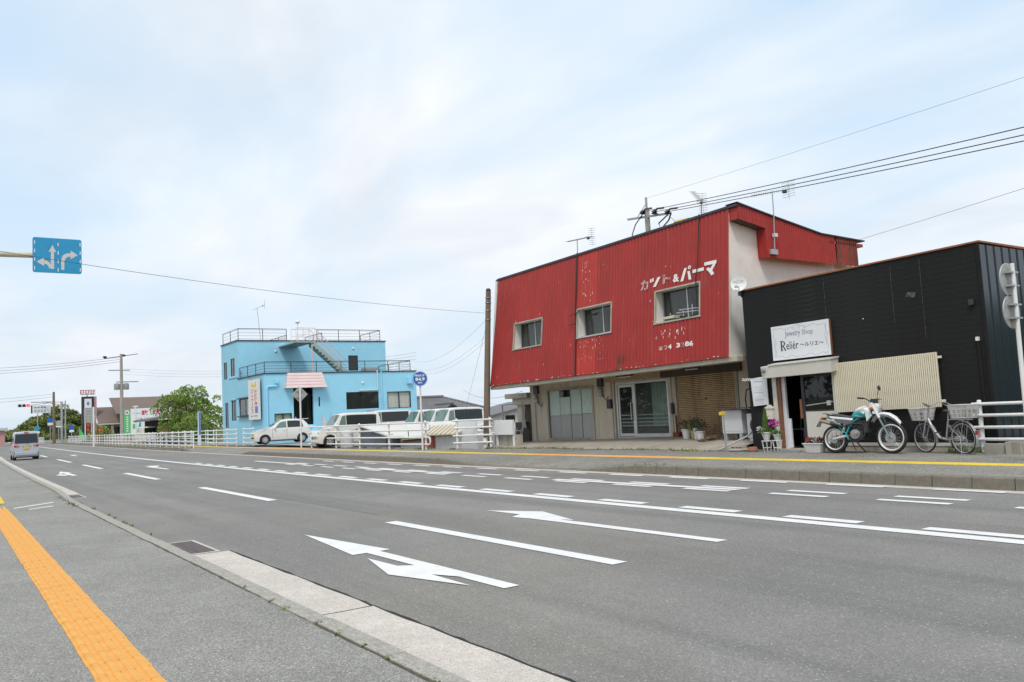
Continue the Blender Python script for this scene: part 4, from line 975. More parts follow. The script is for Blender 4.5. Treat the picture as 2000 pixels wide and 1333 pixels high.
# small fittings on the wall
for x, z in ((-8.58, 3.24), ): mb = MB(); mb.box(x - .05, SY - .08, z - .06, x + .05, SY - .012, z + .06); build('vent_cap', mb, 'meter_dark', BS, bevel=.01)
mb = MB(); mb.box(-8.56, SY - .07, 2.44, -8.50, SY - .012, 2.52); build('vent_cap', mb, 'dish_white', BS)
mb = MB(); mb.tube([(-8.52, SY - .05, 2.44), (-8.5, SY - .05, .3)], .02, 8); build('down_pipe', mb, 'black_board', BS)
mb = MB(); mb.ball((-11.05, SY - .02, 3.2), .014); build('nail_head', mb, 'dish_white', BS); mat('scuff', (0.10, 0.10, 0.10), 0.8, dirt=[(0.016, 0.016, 0.016), 14, 0.44, 1.0])
for x_, z_a, z_b in ((-9.62, 2.6, 4.35), (-12.02, 3.35, 4.3), (-10.3, 3.0, 4.3)): mb = MB(); mb.box(x_, SY - .0085, z_a, x_ + .008, SY - .006, z_b); build('board_joint', mb, 'scuff', BS)
mb = MB(); mb.poly([(-10.0, SY - .009, 3.55), (-9.8, SY - .009, 3.52), (-9.75, SY - .009, 3.62), (-9.95, SY - .009, 3.66)]); build('scuff_mark', mb, 'scuff', BS)
# satellite dish
SD = thing('satellite_dish', 'white satellite dish on the corner between the red and the black shops', 'satellite dish', (-14.55, 17.45, 4.3))
ax = Vector((.55, -.78, .28)).normalized()
mb = MB(); mb.lathe([(.001, -.045), (.08, -.035), (.15, -.012), (.205, .02), (.21, .016), (.15, -.02), (.08, -.045), (.001, -.055)], Vector((-14.5, 17.4, 4.55)), ax, 28); build('reflector', mb, 'dish_white', SD, smooth=True)
mb = MB(); mb.tube([(-14.5, 17.42, 4.36), Vector((-14.5, 17.40, 4.42)) + ax * .16], .012, 6); mb.box(-14.50, 17.22, 4.44, -14.42, 17.29, 4.50); build('feed_arm', mb, 'alu', SD)
mb = MB(); mb.tube([(-14.5, 17.44, 4.5), (-14.54, 17.46, 4.3), (-14.5, 17.5, 4.2)], .02, 6); mb.box(-14.58, 17.44, 4.25, -14.48, 17.52, 4.36); build('mount', mb, 'meter_dark', SD)
u_ = Vector((0, 0, 1)).cross(ax).normalized(); v_ = ax.cross(u_); c0 = Vector((-14.5, 17.4, 4.55)) + ax * .012
mb = MB()
for i in range(8): p0 = c0 + u_ * (-.13 + .033 * i) + v_ * .075; mb.poly([p0, p0 + u_ * .022, p0 + u_ * .022 + v_ * .025, p0 + v_ * .025])
stuff(build('print_line', mb, 'ink_grey', SD))

# ------------------------------------------------------------------ plants and clutter before the shops
mat('leaf_bright', (0.12, 0.22, 0.035), 0.6, noise=(9, 0.35)); mat('leaf_mid', (0.075, 0.14, 0.035), 0.6, noise=(6, 0.35)); mat('leaf_dark', (0.035, 0.06, 0.028), 0.7, noise=(6, 0.35))
mat('petal_pink', (0.62, 0.06, 0.45), 0.6, noise=(9, 0.2)); mat('petal_red', (0.60, 0.035, 0.06), 0.6, noise=(9, 0.2)); mat('petal_white', (0.78, 0.77, 0.74), 0.6); mat('twig', (0.15, 0.09, 0.05), 0.9, noise=(8, 0.3)); mat('earth', (0.05, 0.035, 0.025), 0.95)
mat('plastic_white', (0.66, 0.66, 0.64), 0.5, noise=(4, 0.05), dirt=[(0.38, 0.36, 0.31), 4, 0.62, 0.5]); mat('plastic_ochre', (0.38, 0.34, 0.13), 0.6, noise=(4, 0.1)); mat('terracotta', (0.30, 0.13, 0.08), 0.8, noise=(5, 0.15))
mat('galv', (0.42, 0.43, 0.44), 0.45, 0.5, noise=(5, 0.1), dirt=[(0.22, 0.13, 0.08), 4, 0.64, 0.5]); mat('board_dark', (0.09, 0.055, 0.045), 0.8, noise=(5, 0.3)); mat('label_yellow', (0.62, 0.45, 0.06), 0.7, noise=(8, 0.2))
mat('appliance', (0.60, 0.61, 0.62), 0.35, noise=(2, 0.03), dirt=[(0.38, 0.36, 0.32), 1.5, 0.63, 0.4])
def leaves(mb, c, rx, ry, rz, n, s, up=0.3):
    for _ in range(n):
        while True:
            a = [random.uniform(-1, 1) for _ in range(3)]
            if a[0] ** 2 + a[1] ** 2 + a[2] ** 2 < 1: break
        p = Vector((c[0] + a[0] * rx, c[1] + a[1] * ry, c[2] + a[2] * rz))
        d = Vector((a[0] + random.uniform(-.6, .6), a[1] + random.uniform(-.6, .6), a[2] + up + random.uniform(-.6, .6))).normalized()
        w = d.orthogonal().normalized(); w.rotate(Matrix.Rotation(random.uniform(0, 6.3), 3, d)); l = s * random.uniform(.6, 1.3)
        mb.poly([p, p + d * l * .5 + w * l * .28, p + d * l, p + d * l * .5 - w * l * .28])
def pot(mb, c, r0, r1, h, n=18): mb.lathe([(r0, 0), (r1, h - .03), (r1 + .012, h - .03), (r1 + .012, h), (r1 - .01, h), (r1 - .02, h - .05)], c, (0, 0, 1), n)
random.seed(31)
PS = thing('plant_stand', 'white plant stand with small conifer and pink flowers by the black shop door', 'plant stand', (-13.4, 16.9, .17))
for k, (x, y, h, R) in enumerate(((-13.62, 16.95, .26, .125), (-13.33, 16.98, .27, .12))):
    mb = MB(); mb.torus((x, y, .17 + h), R, .012, (0, 0, 1), 22, 6); mb.torus((x, y, .17 + h * .35), R * .8, .008, (0, 0, 1), 22, 6)
    for q in range(6): a = q * pi / 3; mb.tube([(x + R * cos(a), y + R * sin(a), .17 + h), (x + R * .75 * cos(a + .2), y + R * .75 * sin(a + .2), .17)], .009, 5)
    build('wire_stand', mb, 'plastic_white', PS)
def potted(name, label, x, y, z, r0, r1, h, m, extra):
    t = thing(name, label, 'potted plant', (x, y, z)); mb = MB(); pot(mb, (x, y, z), r0, r1, h); build('pot', mb, m, t, smooth=True)
    mb = MB(); mb.lathe([(r1 - .03, h - .05), (.01, h - .04)], (x, y, z), (0, 0, 1), 12); build('earth', mb, 'earth', t)
    for nm, mm, fn in extra: mb = MB(); fn(mb); build(nm, mb, mm, t)
    return t
def conifer(mb):
    for _ in range(900):
        t = random.random() ** .8; z = .60 + .62 * t; r = .115 * (1 - t) ** .7 * (0.5 + .5 * min(1, t * 6)) + .008; a = random.uniform(0, 6.3); rr = r * sqrt(random.random())
        p = Vector((-13.62 + rr * cos(a), 16.95 + rr * sin(a), z)); d = Vector((cos(a) * .35, sin(a) * .35, 1)).normalized(); w = Vector((-sin(a), cos(a), 0)); l = random.uniform(.03, .07)
        mb.poly([p - w * .008, p + w * .008, p + d * l])
potted('potted_plant', 'small pointed green conifer among white flowers in a white pot on the stand', -13.62, 16.95, .435, .06, .115, .22, 'plastic_white',
       [('conifer', 'leaf_bright', conifer), ('leaves', 'leaf_mid', lambda mb: leaves(mb, (-13.64, 16.93, .68), .17, .15, .08, 160, .06)), ('flowers', 'petal_white', lambda mb: leaves(mb, (-13.72, 16.90, .72), .12, .1, .07, 80, .045))])
potted('potted_plant', 'bright pink flowering plant in a small white pot beside the conifer', -13.33, 16.98, .445, .05, .085, .15, 'plastic_white',
       [('leaves', 'leaf_bright', lambda mb: leaves(mb, (-13.33, 16.98, .62), .12, .1, .06, 120, .06)), ('flowers', 'petal_pink', lambda mb: leaves(mb, (-13.37, 16.97, .86), .12, .08, .07, 110, .055)), ('stems', 'leaf_mid', lambda mb: [mb.tube([(-13.33, 16.98, .6), (-13.37 + .03 * q, 16.97, .85)], .005, 4) for q in range(-2, 3)])])
PB = thing('planter_box', 'long white planter trough of red and white flowers before the shop door', 'planter', (-12.05, 16.75, .17))
mb = MB(); q0 = [(-12.27, 16.66, .17), (-11.91, 16.66, .17), (-11.91, 16.84, .17), (-12.27, 16.84, .17)]; mb.hexa(q0 + [(-12.33, 16.62, .37), (-11.85, 16.62, .37), (-11.85, 16.88, .37), (-12.33, 16.88, .37)]); mb.box(-12.345, 16.605, .371, -11.835, 16.895, .395); build('trough', mb, 'plastic_white', PB, bevel=.006)
mb = MB(); leaves(mb, (-12.05, 16.75, .43), .24, .12, .06, 220, .06); build('leaves', mb, 'leaf_dark', PB)
mb = MB(); leaves(mb, (-12.2, 16.72, .47), .07, .07, .04, 60, .05); leaves(mb, (-11.95, 16.74, .48), .06, .07, .04, 50, .05); stuff(build('red_flowers', mb, 'petal_red', PB))
mb = MB(); leaves(mb, (-12.06, 16.72, .46), .07, .06, .035, 60, .045); build('white_flowers', mb, 'petal_white', PB)
def bushy(mb): leaves(mb, (-11.68, 17.1, .40), .19, .13, .1, 260, .07)
potted('potted_plant', 'yellowish leafy plant in a brown pot behind the white planter trough', -11.66, 17.12, .165, .08, .11, .14, 'terracotta', [('leaves', 'weed_dry', bushy), ('leaves', 'leaf_bright', lambda mb: leaves(mb, (-11.66, 17.05, .36), .19, .13, .1, 130, .07)), ('flowers', 'petal_red', lambda mb: leaves(mb, (-11.6, 17.05, .48), .07, .06, .05, 40, .05))])
mb = MB(); mb.hexa([(-13.3, 16.75, .168), (-12.62, 16.85, .168), (-12.75, 17.18, .168), (-13.45, 17.15, .168), (-13.3, 16.75, .182), (-12.62, 16.85, .182), (-12.75, 17.18, .182), (-13.45, 17.15, .182)])
mat('mat_grey', (0.20, 0.21, 0.23), 0.9, noise=(20, 0.2)); tag(build('door_mat', mb, 'mat_grey'), 'grey door mat on the ground before the shop door', 'mat')
# chair seen inside the shop
CH = thing('chair', 'pale grey chair standing inside the dark shop doorway', 'chair', (-13.85, 18.6, .22))
mb = MB(); mb.box(-14.0, 18.45, .62, -13.62, 18.85, .66); build('seat', mb, 'steel_panel', CH)
for x, y in ((-13.98, 18.47), (-13.64, 18.47), (-13.98, 18.83), (-13.64, 18.83)): mb = MB(); mb.tube([(x, y, .22), (x, y, .62)], .018, 6); build('leg', mb, 'steel_panel', CH)
mb = MB(); mb.tube([(-13.98, 18.83, .66), (-13.98, 18.86, 1.0), (-13.9, 18.87, 1.1), (-13.72, 18.87, 1.1), (-13.64, 18.86, 1.0), (-13.64, 18.83, .66)], .018, 6); build('backrest', mb, 'steel_panel', CH)

# clutter between the shops
def az(x, y): return apron_z(x, max(0, min(1, (y - 17.0) / 2.5)))
def simple_pot(x, y, r, h, m, label, plant=None, leaf='leaf_dark'):
    z = az(x, y); t = thing('potted_plant' if plant else 'empty_pot', label, 'potted plant' if plant else 'pot', (x, y, z)); mb = MB(); pot(mb, (x, y, z), r * .7, r, h); build('pot', mb, m, t, smooth=True)
    mb = MB(); mb.lathe([(r * .9, h - .06), (.01, h - .05)], (x, y, z), (0, 0, 1), 12); build('earth', mb, 'earth', t)
    if plant:
        mb = MB(); leaves(mb, (x, y, z + h + plant * .35), r * 1.7, r * 1.3, plant * .5, 130, .07); build('leaves', mb, leaf, t)
        mb = MB()
        for _ in range(7): a = random.uniform(0, 6.3); mb.tube([(x, y, z + h - .05), (x + .1 * cos(a), y + .08 * sin(a), z + h + plant * .5), (x + .2 * cos(a), y + .14 * sin(a), z + h + plant * random.uniform(.7, 1.3))], .006, 4)
        build('stems', mb, 'twig', t)
simple_pot(-18.05, 18.75, .15, .30, 'plastic_white', 'cracked white bucket of dry plants leftmost before the rusty shutter', .28)
simple_pot(-17.72, 18.72, .11, .26, 'plastic_ochre', 'mustard coloured pot between white pots before the rusty shutter', .4, 'weed_dry')
simple_pot(-17.48, 18.6, .12, .34, 'plastic_white', 'tall white pot with dark withered leaves before the rusty shutter', .35)
simple_pot(-17.2, 18.45, .14, .27, 'plastic_white', 'wide white pot nearest the white appliance, twigs sticking out', .32)
random.seed(8); mb = MB()
for i in range(9):
    x = -16.95 + random.uniform(-.15, .55); y = 18.3 + random.uniform(-.12, .2); a = random.uniform(-.5, .5); z = az(x, y) + .03 + .03 * (i % 3); l = random.uniform(.25, .5)
    mb.tube([(x - l / 2 * cos(a), y - l / 2 * sin(a), z), (x + l / 2 * cos(a), y + l / 2 * sin(a), z + .03)], random.uniform(.018, .035), 6)
tag(stuff(build('scrap_wood', mb, 'twig')), 'pile of broken scrap wood before the white appliance', 'scrap'); 
mb = MB()
for i in range(14):
    x = -16.75 + random.uniform(-.2, .3); a = random.uniform(0, 6.3); z = az(x, 18.4); mb.tube([(x, 18.45, z), (x + .12 * cos(a), 18.45 + .1 * sin(a), z + .3), (x + .22 * cos(a), 18.45 + .2 * sin(a), z + random.uniform(.4, .62))], .006, 4)
leaves(mb, (-16.75, 18.45, .72), .28, .15, .16, 80, .05); tag(build('dry_shrub', mb, 'twig'), 'leafless dry shrub in front of the rusty shutter', 'shrub')
WM = thing('white_appliance', 'white box appliance on short legs under a dark board beside the black shop', 'appliance', (-15.75, 18.4, .4))
mb = MB(); mb.box(-16.14, 18.2, .55, -15.42, 18.75, 1.22); build('body', mb, 'appliance', WM, bevel=.02)
mb = MB(); mb.box(-16.1, 18.194, .62, -15.46, 18.2, .63); build('seam', mb, 'ink_pale', WM)
for x, y in ((-16.05, 18.25), (-15.5, 18.25), (-16.05, 18.7), (-15.5, 18.7)): mb = MB(); mb.box(x - .05, y - .04, az(x, y) - .02, x + .05, y + .04, .549); build('leg', mb, 'steel_panel', WM)
mb = MB(); mb.hexa([(-16.2, 18.05, 1.235), (-15.0, 18.05, 1.25), (-15.0, 18.8, 1.25), (-16.2, 18.8, 1.235), (-16.2, 18.05, 1.265), (-15.0, 18.05, 1.28), (-15.0, 18.8, 1.28), (-16.2, 18.8, 1.265)]); tag(build('cover_board', mb, 'board_dark'), 'dark weathered board lying on top of the white appliance', 'board')
FS = thing('sign_post', 'thin rusty post with a small yellow plate before the white appliance', 'post', (-15.0, 17.0, .18))
mb = MB(); mb.tube([(-15.0, 17.0, .17), (-15.02, 17.0, 1.22)], .022, 8); build('pole', mb, 'galv', FS)
mb = MB(); mb.box(-15.13, 16.97, 1.11, -14.92, 16.985, 1.20); build('plate', mb, 'label_yellow', FS)
mb = MB(); mb.tube([(-15.12, 16.85, .20), (-14.75, 17.6, .52), (-14.72, 17.9, .7)], .025, 8); tag(build('leaning_pipe', mb, 'galv'), 'grey metal pipe leaning across the ground by the yellow plate post', 'pipe')
OU = thing('outdoor_unit', 'grey air conditioner outdoor unit half hidden behind the black shop corner', 'air conditioner', (-14.95, 18.3, .3))
mb = MB(); mb.box(-15.25, 18.2, .42, -14.62, 18.5, 1.1); build('case', mb, 'appliance', OU, bevel=.015)
mb = MB(); mb.lathe([(.22, 0), (.22, .015), (.05, .02)], (-14.92, 18.2, .78), (0, -1, 0), 24); build('fan_grille', mb, 'meter_dark', OU)
mb = MB(); mb.box(-15.2, 18.22, .25, -15.1, 18.48, .42); build('foot', mb, 'plastic_white', OU)
mb = MB(); mb.tube([(-15.3, 18.3, 1.22), (-15.28, 18.25, 1.5), (-15.1, 18.1, 1.75), (-14.6, 18.0, 1.85)], .018, 6); tag(build('black_hose', mb, 'cable_black'), 'black hose curving from the appliance board to the black shop wall', 'hose')
BB = MB(); x0, y0, zz = -14.83, 16.98, .175
for q in ((x0, x0 + .39, 0, .03), (x0, x0 + .39, .16, .19)): BB.box(q[0], y0, zz + q[2] * .55, q[1], y0 + .19, zz + q[3] * .55)
for i in range(4): xx = x0 + .118 * i; BB.box(xx, y0, zz + .0166, xx + .036, y0 + .19, zz + .0879)
tag(build('breeze_block', BB, 'concrete_kerb'), 'hollow concrete breeze block lying at the corner of the black shop', 'block')
for k, (x, y, sx_, l) in enumerate(((-14.5, 16.95, .3, 'flat broken concrete slab on the ground beside the plant stand'), (-14.0, 16.85, .14, 'lump of brown stone on the ground beside the plant stand'))):
    mb = MB(); n = 9; mb.lathe([(sx_ * .9, 0), (sx_, .04), (sx_ * .8, .07 + .05 * k)], (x, y, .165), (0, 0, 1), n); tag(build('concrete_slab' if k == 0 else 'stone', mb, 'concrete_apron' if k == 0 else 'terracotta'), l, 'slab' if k == 0 else 'stone')
# ------------------------------------------------------------------ motorcycle and bicycle
mat('rubber', (0.022, 0.022, 0.023), 0.8, noise=(12, 0.2)); mat('chrome', (0.55, 0.55, 0.56), 0.25, 0.9); mat('rim_white', (0.72, 0.72, 0.71), 0.35, 0.2); mat('rim_alu', (0.68, 0.68, 0.68), 0.35, 0.6); mat('teal_paint', (0.015, 0.36, 0.38), 0.3, coat=0.5)
mat('white_gloss', (0.74, 0.74, 0.76), 0.3, coat=0.4); mat('seat_grey', (0.06, 0.06, 0.062), 0.7); mat('grey_plastic', (0.13, 0.14, 0.15), 0.5); mat('fork_blue', (0.22, 0.28, 0.30), 0.4, 0.4); mat('engine', (0.06, 0.06, 0.062), 0.5, 0.5); mat('engine_cover', (0.38, 0.37, 0.36), 0.35, 0.7)
mat('lamp_clear', (0.55, 0.56, 0.56), 0.15, 0.2); mat('lamp_red', (0.45, 0.02, 0.02), 0.25); mat('lamp_orange', (0.55, 0.17, 0.03), 0.3); mat('muffler', (0.40, 0.33, 0.25), 0.35, 0.8)
def spokes(mb, c, r0, r1, n, w=.03, th=.003):
    for i in range(n):
        a = 2 * pi * i / n; s = 1 if i % 2 else -1; b = a + .22 * (1 if (i // 2) % 2 else -1)
        mb.tube([(c[0] + r0 * cos(b), c[1] + s * w, c[2] + r0 * sin(b)), (c[0] + r1 * cos(a), c[1], c[2] + r1 * sin(a))], th, 4)
def loftx(mb, secs, n=16):
    """lofted body along x: secs = (x, z centre, half width, half height)"""
    R = []
    for x, zc, hw, hh in secs: R.append(mb.add([(x, hw * math.copysign(abs(cos(2 * pi * q / n)) ** .75, cos(2 * pi * q / n)), zc + hh * math.copysign(abs(sin(2 * pi * q / n)) ** .75, sin(2 * pi * q / n))) for q in range(n)]))
    for A, B_ in zip(R, R[1:]):
        for q in range(n): mb.f.append((A + q, A + (q + 1) % n, B_ + (q + 1) % n, B_ + q))
    mb.f.append(tuple(R[0] + q for q in range(n))); mb.f.append(tuple(R[-1] + q for q in range(n)))
MC = thing('motorcycle', 'teal and white trail motorcycle parked on its side stand before the black shop', 'motorcycle')
def wheel(name, c, R, tw, rr, parent, nsp, disc):
    w = build(name, MB().torus(c, R - tw, tw, (0, 1, 0), 40, 10, tw * .85), 'rubber', parent, smooth='all')
    build('rim', MB().torus(c, rr, .022, (0, 1, 0), 40, 8, .046), 'rim_white', w, smooth='all')
    mb = MB(); spokes(mb, c, .045, rr - .01, nsp); build('spokes', mb, 'chrome', w)
    mb = MB(); mb.lathe([(.03, -.07), (.045, -.06), (.03, -.02), (.03, .02), (.045, .06), (.03, .07)], c, (0, 1, 0), 14); build('hub', mb, 'engine_cover', w, smooth=True)
    if disc: mb = MB(); mb.lathe([(disc, -.062), (disc, -.056), (disc * .6, -.056)], c, (0, 1, 0), 28); build('brake_disc', mb, 'chrome', w)
    return w
wheel('rear_wheel', (0, 0, .315), .315, .052, .235, MC, 32, .09); wheel('front_wheel', (1.33, 0, .345), .345, .044, .275, MC, 32, .12)
mb = MB()
for s in (-1, 1): mb.tube([(.96, s * .09, 1.07), (1.32, s * .09, .36)], .022, 8)
build('fork', mb, 'fork_blue', MC, smooth=True)
mb = MB()
for s in (-1, 1): mb.tube([(.95, s * .09, 1.10), (1.12, s * .09, .77)], .030, 8)
mb.box(.92, -.12, 1.0, .99, .12, 1.08); mb.box(.98, -.12, .86, 1.06, .12, .92); build('fork_clamp', mb, 'white_gloss', MC, smooth=True)
mb = MB(); hbp = [(.84, -.40, 1.20), (.90, -.22, 1.19), (.94, -.06, 1.12), (.94, .06, 1.12), (.90, .22, 1.19), (.84, .40, 1.20)]; mb.tube(hbp, .013, 8); build('handlebar', mb, 'meter_dark', MC, smooth=True)
for s in (-1, 1):
    mb = MB(); mb.tube([(.83, s * .42, 1.20), (.875, s * .29, 1.197)], .019, 8); build('grip', mb, 'rubber', MC)
    mb = MB(); mb.tube([(.93, s * .40, 1.20), (.90, s * .27, 1.205)], .007, 6); build('lever', mb, 'meter_dark', MC)
    if s > 0: mb = MB(); mb.tube([(.89, s * .27, 1.2), (.90, s * .32, 1.40)], .007, 6); mb.lathe([(.045, -.012), (.06, 0), (.06, .01), (.03, .02)], (.905, s * .34, 1.45), (1, 0, .1), 14); build('mirror', mb, 'meter_dark', MC)
    mb = MB(); mb.tube([(1.0, s * .06, .98), (1.0, s * .17, .98)], .01, 6); mb.ball((1.0, s * .2, .98), .035, .05, .035); build('turn_signal', mb, 'lamp_orange', MC, smooth=True)
    mb = MB(); mb.tube([(-.2, s * .04, .80), (-.2, s * .15, .80)], .009, 6); mb.ball((-.2, s * .17, .80), .03, .045, .03); build('turn_signal', mb, 'lamp_orange', MC, smooth=True)
mb = MB(); mb.box(.93, -.09, 1.10, 1.02, .09, 1.19); mb.tube([(1.0, -.05, 1.18), (1.04, -.05, 1.0), (1.0, 0, .9)], .01, 6); mb.tube([(1.0, .05, 1.2), (1.07, .04, 1.02), (.95, 0, .85)], .01, 6); build('instrument_pod', mb, 'meter_dark', MC, bevel=.01)
mb = MB(); mb.box(1.0, -.10, .90, 1.09, .10, 1.09); build('headlight_cowl', mb, 'white_gloss', MC, bevel=.03)
mb = MB(); mb.ball((1.09, 0, 1.0), .035, .085, .075); build('headlight', mb, 'lamp_clear', MC, smooth=True)
mb = MB()
fp = [(.90, .70), (.97, .80), (1.06, .865), (1.18, .89), (1.32, .865), (1.45, .79), (1.56, .66)]
mb.grid([[(x, -w, z - .035), (x, -w * .7, z), (x, 0, z + .012), (x, w * .7, z), (x, w, z - .035)] for (x, z), w in zip(fp, (.06, .075, .085, .09, .085, .075, .05))]); build('front_fender', mb, 'white_gloss', MC, smooth='all')
mb = MB(); mb.grid([[(x, -w, z - .085), (x, -w * .98, z - .034), (x, 0, z - .0), (x, w * .98, z - .034), (x, w, z - .085)] for (x, z), w in zip(fp[2:], (.085, .089, .084, .073, .045))]); build('fender_skirt', mb, 'grey_plastic', MC, smooth='all')
mb = MB(); loftx(mb, [(.46, .80, .08, .04), (.52, .84, .12, .08), (.62, .88, .15, .115), (.74, .90, .16, .13), (.84, .885, .15, .11), (.91, .86, .10, .07), (.93, .85, .05, .03)]); tk = build('fuel_tank', mb, 'teal_paint', MC, smooth='all')
mb = MB(); loftx(mb, [(.55, .90, .11, .05), (.62, .94, .145, .065), (.70, .965, .162, .07), (.78, .965, .168, .075), (.86, .94, .158, .07), (.91, .92, .11, .05)]); mb.lathe([(.03, 0), (.03, .03)], (.74, 0, 1.02), (0, 0, 1), 12); build('tank_top', mb, 'white_gloss', tk, smooth='all')
mb = MB()
for s in (-1, 1):
    mb.poly([(.70, s * .163, .92), (.86, s * .152, .95), (.80, s * .163, .86)]); mb.poly([(.58, s * .142, .845), (.80, s * .165, .80), (.60, s * .14, .82)])
build('tank_graphic', mb, 'white_gloss', tk)
mb = MB()
for s in (-1, 1): mb.hexa([(.86, s * .10, .70), (.97, s * .11, .82), (.97, s * .16, .82), (.86, s * .15, .70), (.83, s * .12, .90), (.93, s * .12, .94), (.93, s * .16, .94), (.83, s * .16, .90)])
build('tank_shroud', mb, 'white_gloss', MC)
mb = MB(); loftx(mb, [(-.16, .875, .07, .02), (-.05, .868, .10, .03), (.15, .845, .115, .035), (.36, .805, .12, .03), (.48, .805, .10, .035), (.57, .87, .08, .045), (.60, .90, .05, .03)]); build('seat', mb, 'seat_grey', MC, smooth='all')
mb = MB()
for s in (-1, 1): mb.hexa([(.10, s * .10, .70), (.50, s * .11, .60), (.50, s * .145, .60), (.10, s * .13, .70), (.06, s * .10, .79), (.50, s * .12, .735), (.50, s * .15, .735), (.06, s * .135, .79)])
build('side_panel', mb, 'grey_plastic', MC, bevel=.01)
mb = MB()
for s in (-1, 1): mb.hexa([(-.02, s * .10, .79), (.52, s * .12, .725), (.52, s * .155, .725), (-.02, s * .14, .79), (-.06, s * .10, .84), (.54, s * .12, .775), (.54, s * .15, .775), (-.06, s * .13, .84)])
build('side_stripe', mb, 'white_gloss', MC, bevel=.008)
mb = MB(); mb.grid([[(x, -w, z - .03), (x, 0, z), (x, w, z - .03)] for x, z, w in ((.05, .80, .10), (-.10, .83, .10), (-.22, .84, .09), (-.32, .76, .07), (-.40, .68, .06))]); build('rear_fender', mb, 'white_gloss', MC, smooth='all')
mb = MB()
for s in (-1, 1): mb.tube([(.02, s * .11, .87), (-.12, s * .12, .91), (-.24, s * .09, .91), (-.27, 0, .90)], .014, 8)
build('grab_rail', mb, 'chrome', MC, smooth=True)
mb = MB(); mb.box(-.33, -.05, .74, -.25, .05, .81); build('tail_lamp', mb, 'lamp_red', MC, bevel=.01)
mb = MB(); mb.hexa([(-.44, -.09, .60), (-.43, -.09, .60), (-.43, .09, .60), (-.44, .09, .60), (-.37, -.09, .72), (-.36, -.09, .72), (-.36, .09, .72), (-.37, .09, .72)]); build('number_plate', mb, 'sign_white', MC)
mb = MB(); mb.tube([(-.26, -.17, .74), (.00, -.16, .675)], .046, 14); build('muffler', mb, 'muffler', MC, smooth=True)
mb = MB(); mb.tube([(.0, -.16, .675), (.05, -.155, .66), (.1, -.15, .65)], [.05, .055, .03], 12); mb.tube([(.1, -.15, .65), (.3, -.15, .60), (.5, -.14, .66), (.72, -.1, .66), (.80, -.06, .56), (.72, -.04, .50)], .02, 8); build('exhaust_pipe', mb, 'meter_dark', MC, smooth=True)
mb = MB()
for s in (-1, 1): mb.tube([(0, s * .10, .315), (.22, s * .09, .37), (.36, s * .07, .39)], [.022, .03, .03], 8, flat=.7)
build('swing_arm', mb, 'rim_alu', MC, smooth=True)
mb = MB()
for s in (-1, 1):
    mb.tube([(.40, s * .12, .30), (.34, s * .12, .42), (.44, s * .12, .62), (.54, s * .10, .72), (.90, s * .05, .92)], .016, 8)
    mb.tube([(.40, s * .12, .60), (.14, s * .11, .78), (-.12, s * .09, .84)], .012, 6); mb.tube([(.34, s * .12, .44), (.2, s * .12, .56), (.12, s * .12, .72)], .014, 6)
build('frame', mb, 'teal_paint', MC, smooth=True)
mb = MB()
for s in (-1, 1): mb.tube([(.92, s * .03, 1.0), (.88, s * .07, .72), (.76, s * .09, .40), (.62, s * .10, .28), (.42, s * .11, .29)], .016, 8)
mb.box(.74, -.09, .46, .84, .09, .72); build('cradle_tube', mb, 'meter_dark', MC, smooth=True)
mb = MB(); mb.box(.42, -.10, .30, .72, .10, .50); mb.hexa([(.52, -.08, .50), (.70, -.08, .48), (.70, .08, .48), (.52, .08, .50), (.60, -.075, .74), (.76, -.075, .70), (.76, .075, .70), (.60, .075, .74)])
for i in range(5): t = .1 + .2 * i; mb.box(.50 + .08 * t, -.11, .51 + .2 * t, .73 + .05 * t, .11, .525 + .2 * t)
build('engine', mb, 'engine', MC, bevel=.012)
mb = MB(); mb.lathe([(.115, 0), (.115, .03), (.10, .05), (.05, .055)], (.56, -.10, .42), (0, -1, 0), 28); mb.lathe([(.04, .0), (.04, .02), (.02, .025)], (.60, -.155, .44), (0, -1, 0), 14); build('clutch_cover', mb, 'engine_cover', MC, smooth=True)
mb = MB(); mb.tube([(.40, -.17, .30), (.46, -.13, .30)], .016, 6); mb.tube([(.40, .17, .30), (.46, .13, .30)], .016, 6); mb.tube([(.36, -.14, .24), (.62, -.15, .26)], .010, 6); build('foot_peg', mb, 'meter_dark', MC)
mb = MB(); mb.tube([(.42, .10, .30), (.56, .30, .012)], .014, 6); mb.tube([(.40, -.02, .28), (.555, -.06, .012)], .012, 6); build('side_stand', mb, 'meter_dark', MC)
mb = MB(); mb.tube([(.24, -.06, .46), (.30, -.03, .72)], .04, 10); build('shock', mb, 'chrome', MC)
MC.rotation_euler = (radians(-4), 0, radians(3)); MC.location = (-11.53, 16.72, .165)

mat('bike_silver', (0.50, 0.50, 0.49), 0.4, 0.5, noise=(8, 0.06)); mat('basket_grey', (0.50, 0.49, 0.48), 0.6, noise=(6, 0.08))
BC = thing('bicycle', 'silver city bicycle with grey baskets front and rear parked beside the motorcycle', 'bicycle')
def bwheel(name, c, R, nsp):
    w = build(name, MB().torus(c, R - .015, .018, (0, 1, 0), 40, 8), 'rubber', BC, smooth='all')
    build('rim', MB().torus(c, R - .035, .011, (0, 1, 0), 40, 6, .016), 'bike_silver', w, smooth='all')
    mb = MB(); spokes(mb, c, .025, R - .035, nsp, .03, .0016); build('spokes', mb, 'chrome', w); mb = MB(); mb.cyl((c[0], -.045, c[2]), (c[0], .045, c[2]), .022, n=10); build('hub', mb, 'chrome', w); return w
R_ = .325; bwheel('rear_wheel', (0, 0, R_), R_, 28); bwheel('front_wheel', (1.04, 0, R_), R_, 28)
mb = MB(); mb.tube([(.90, 0, .72), (.80, 0, .52), (.62, 0, .33), (.45, 0, .285)], .028, 10); build('down_tube', mb, 'bike_silver', BC, smooth=True)
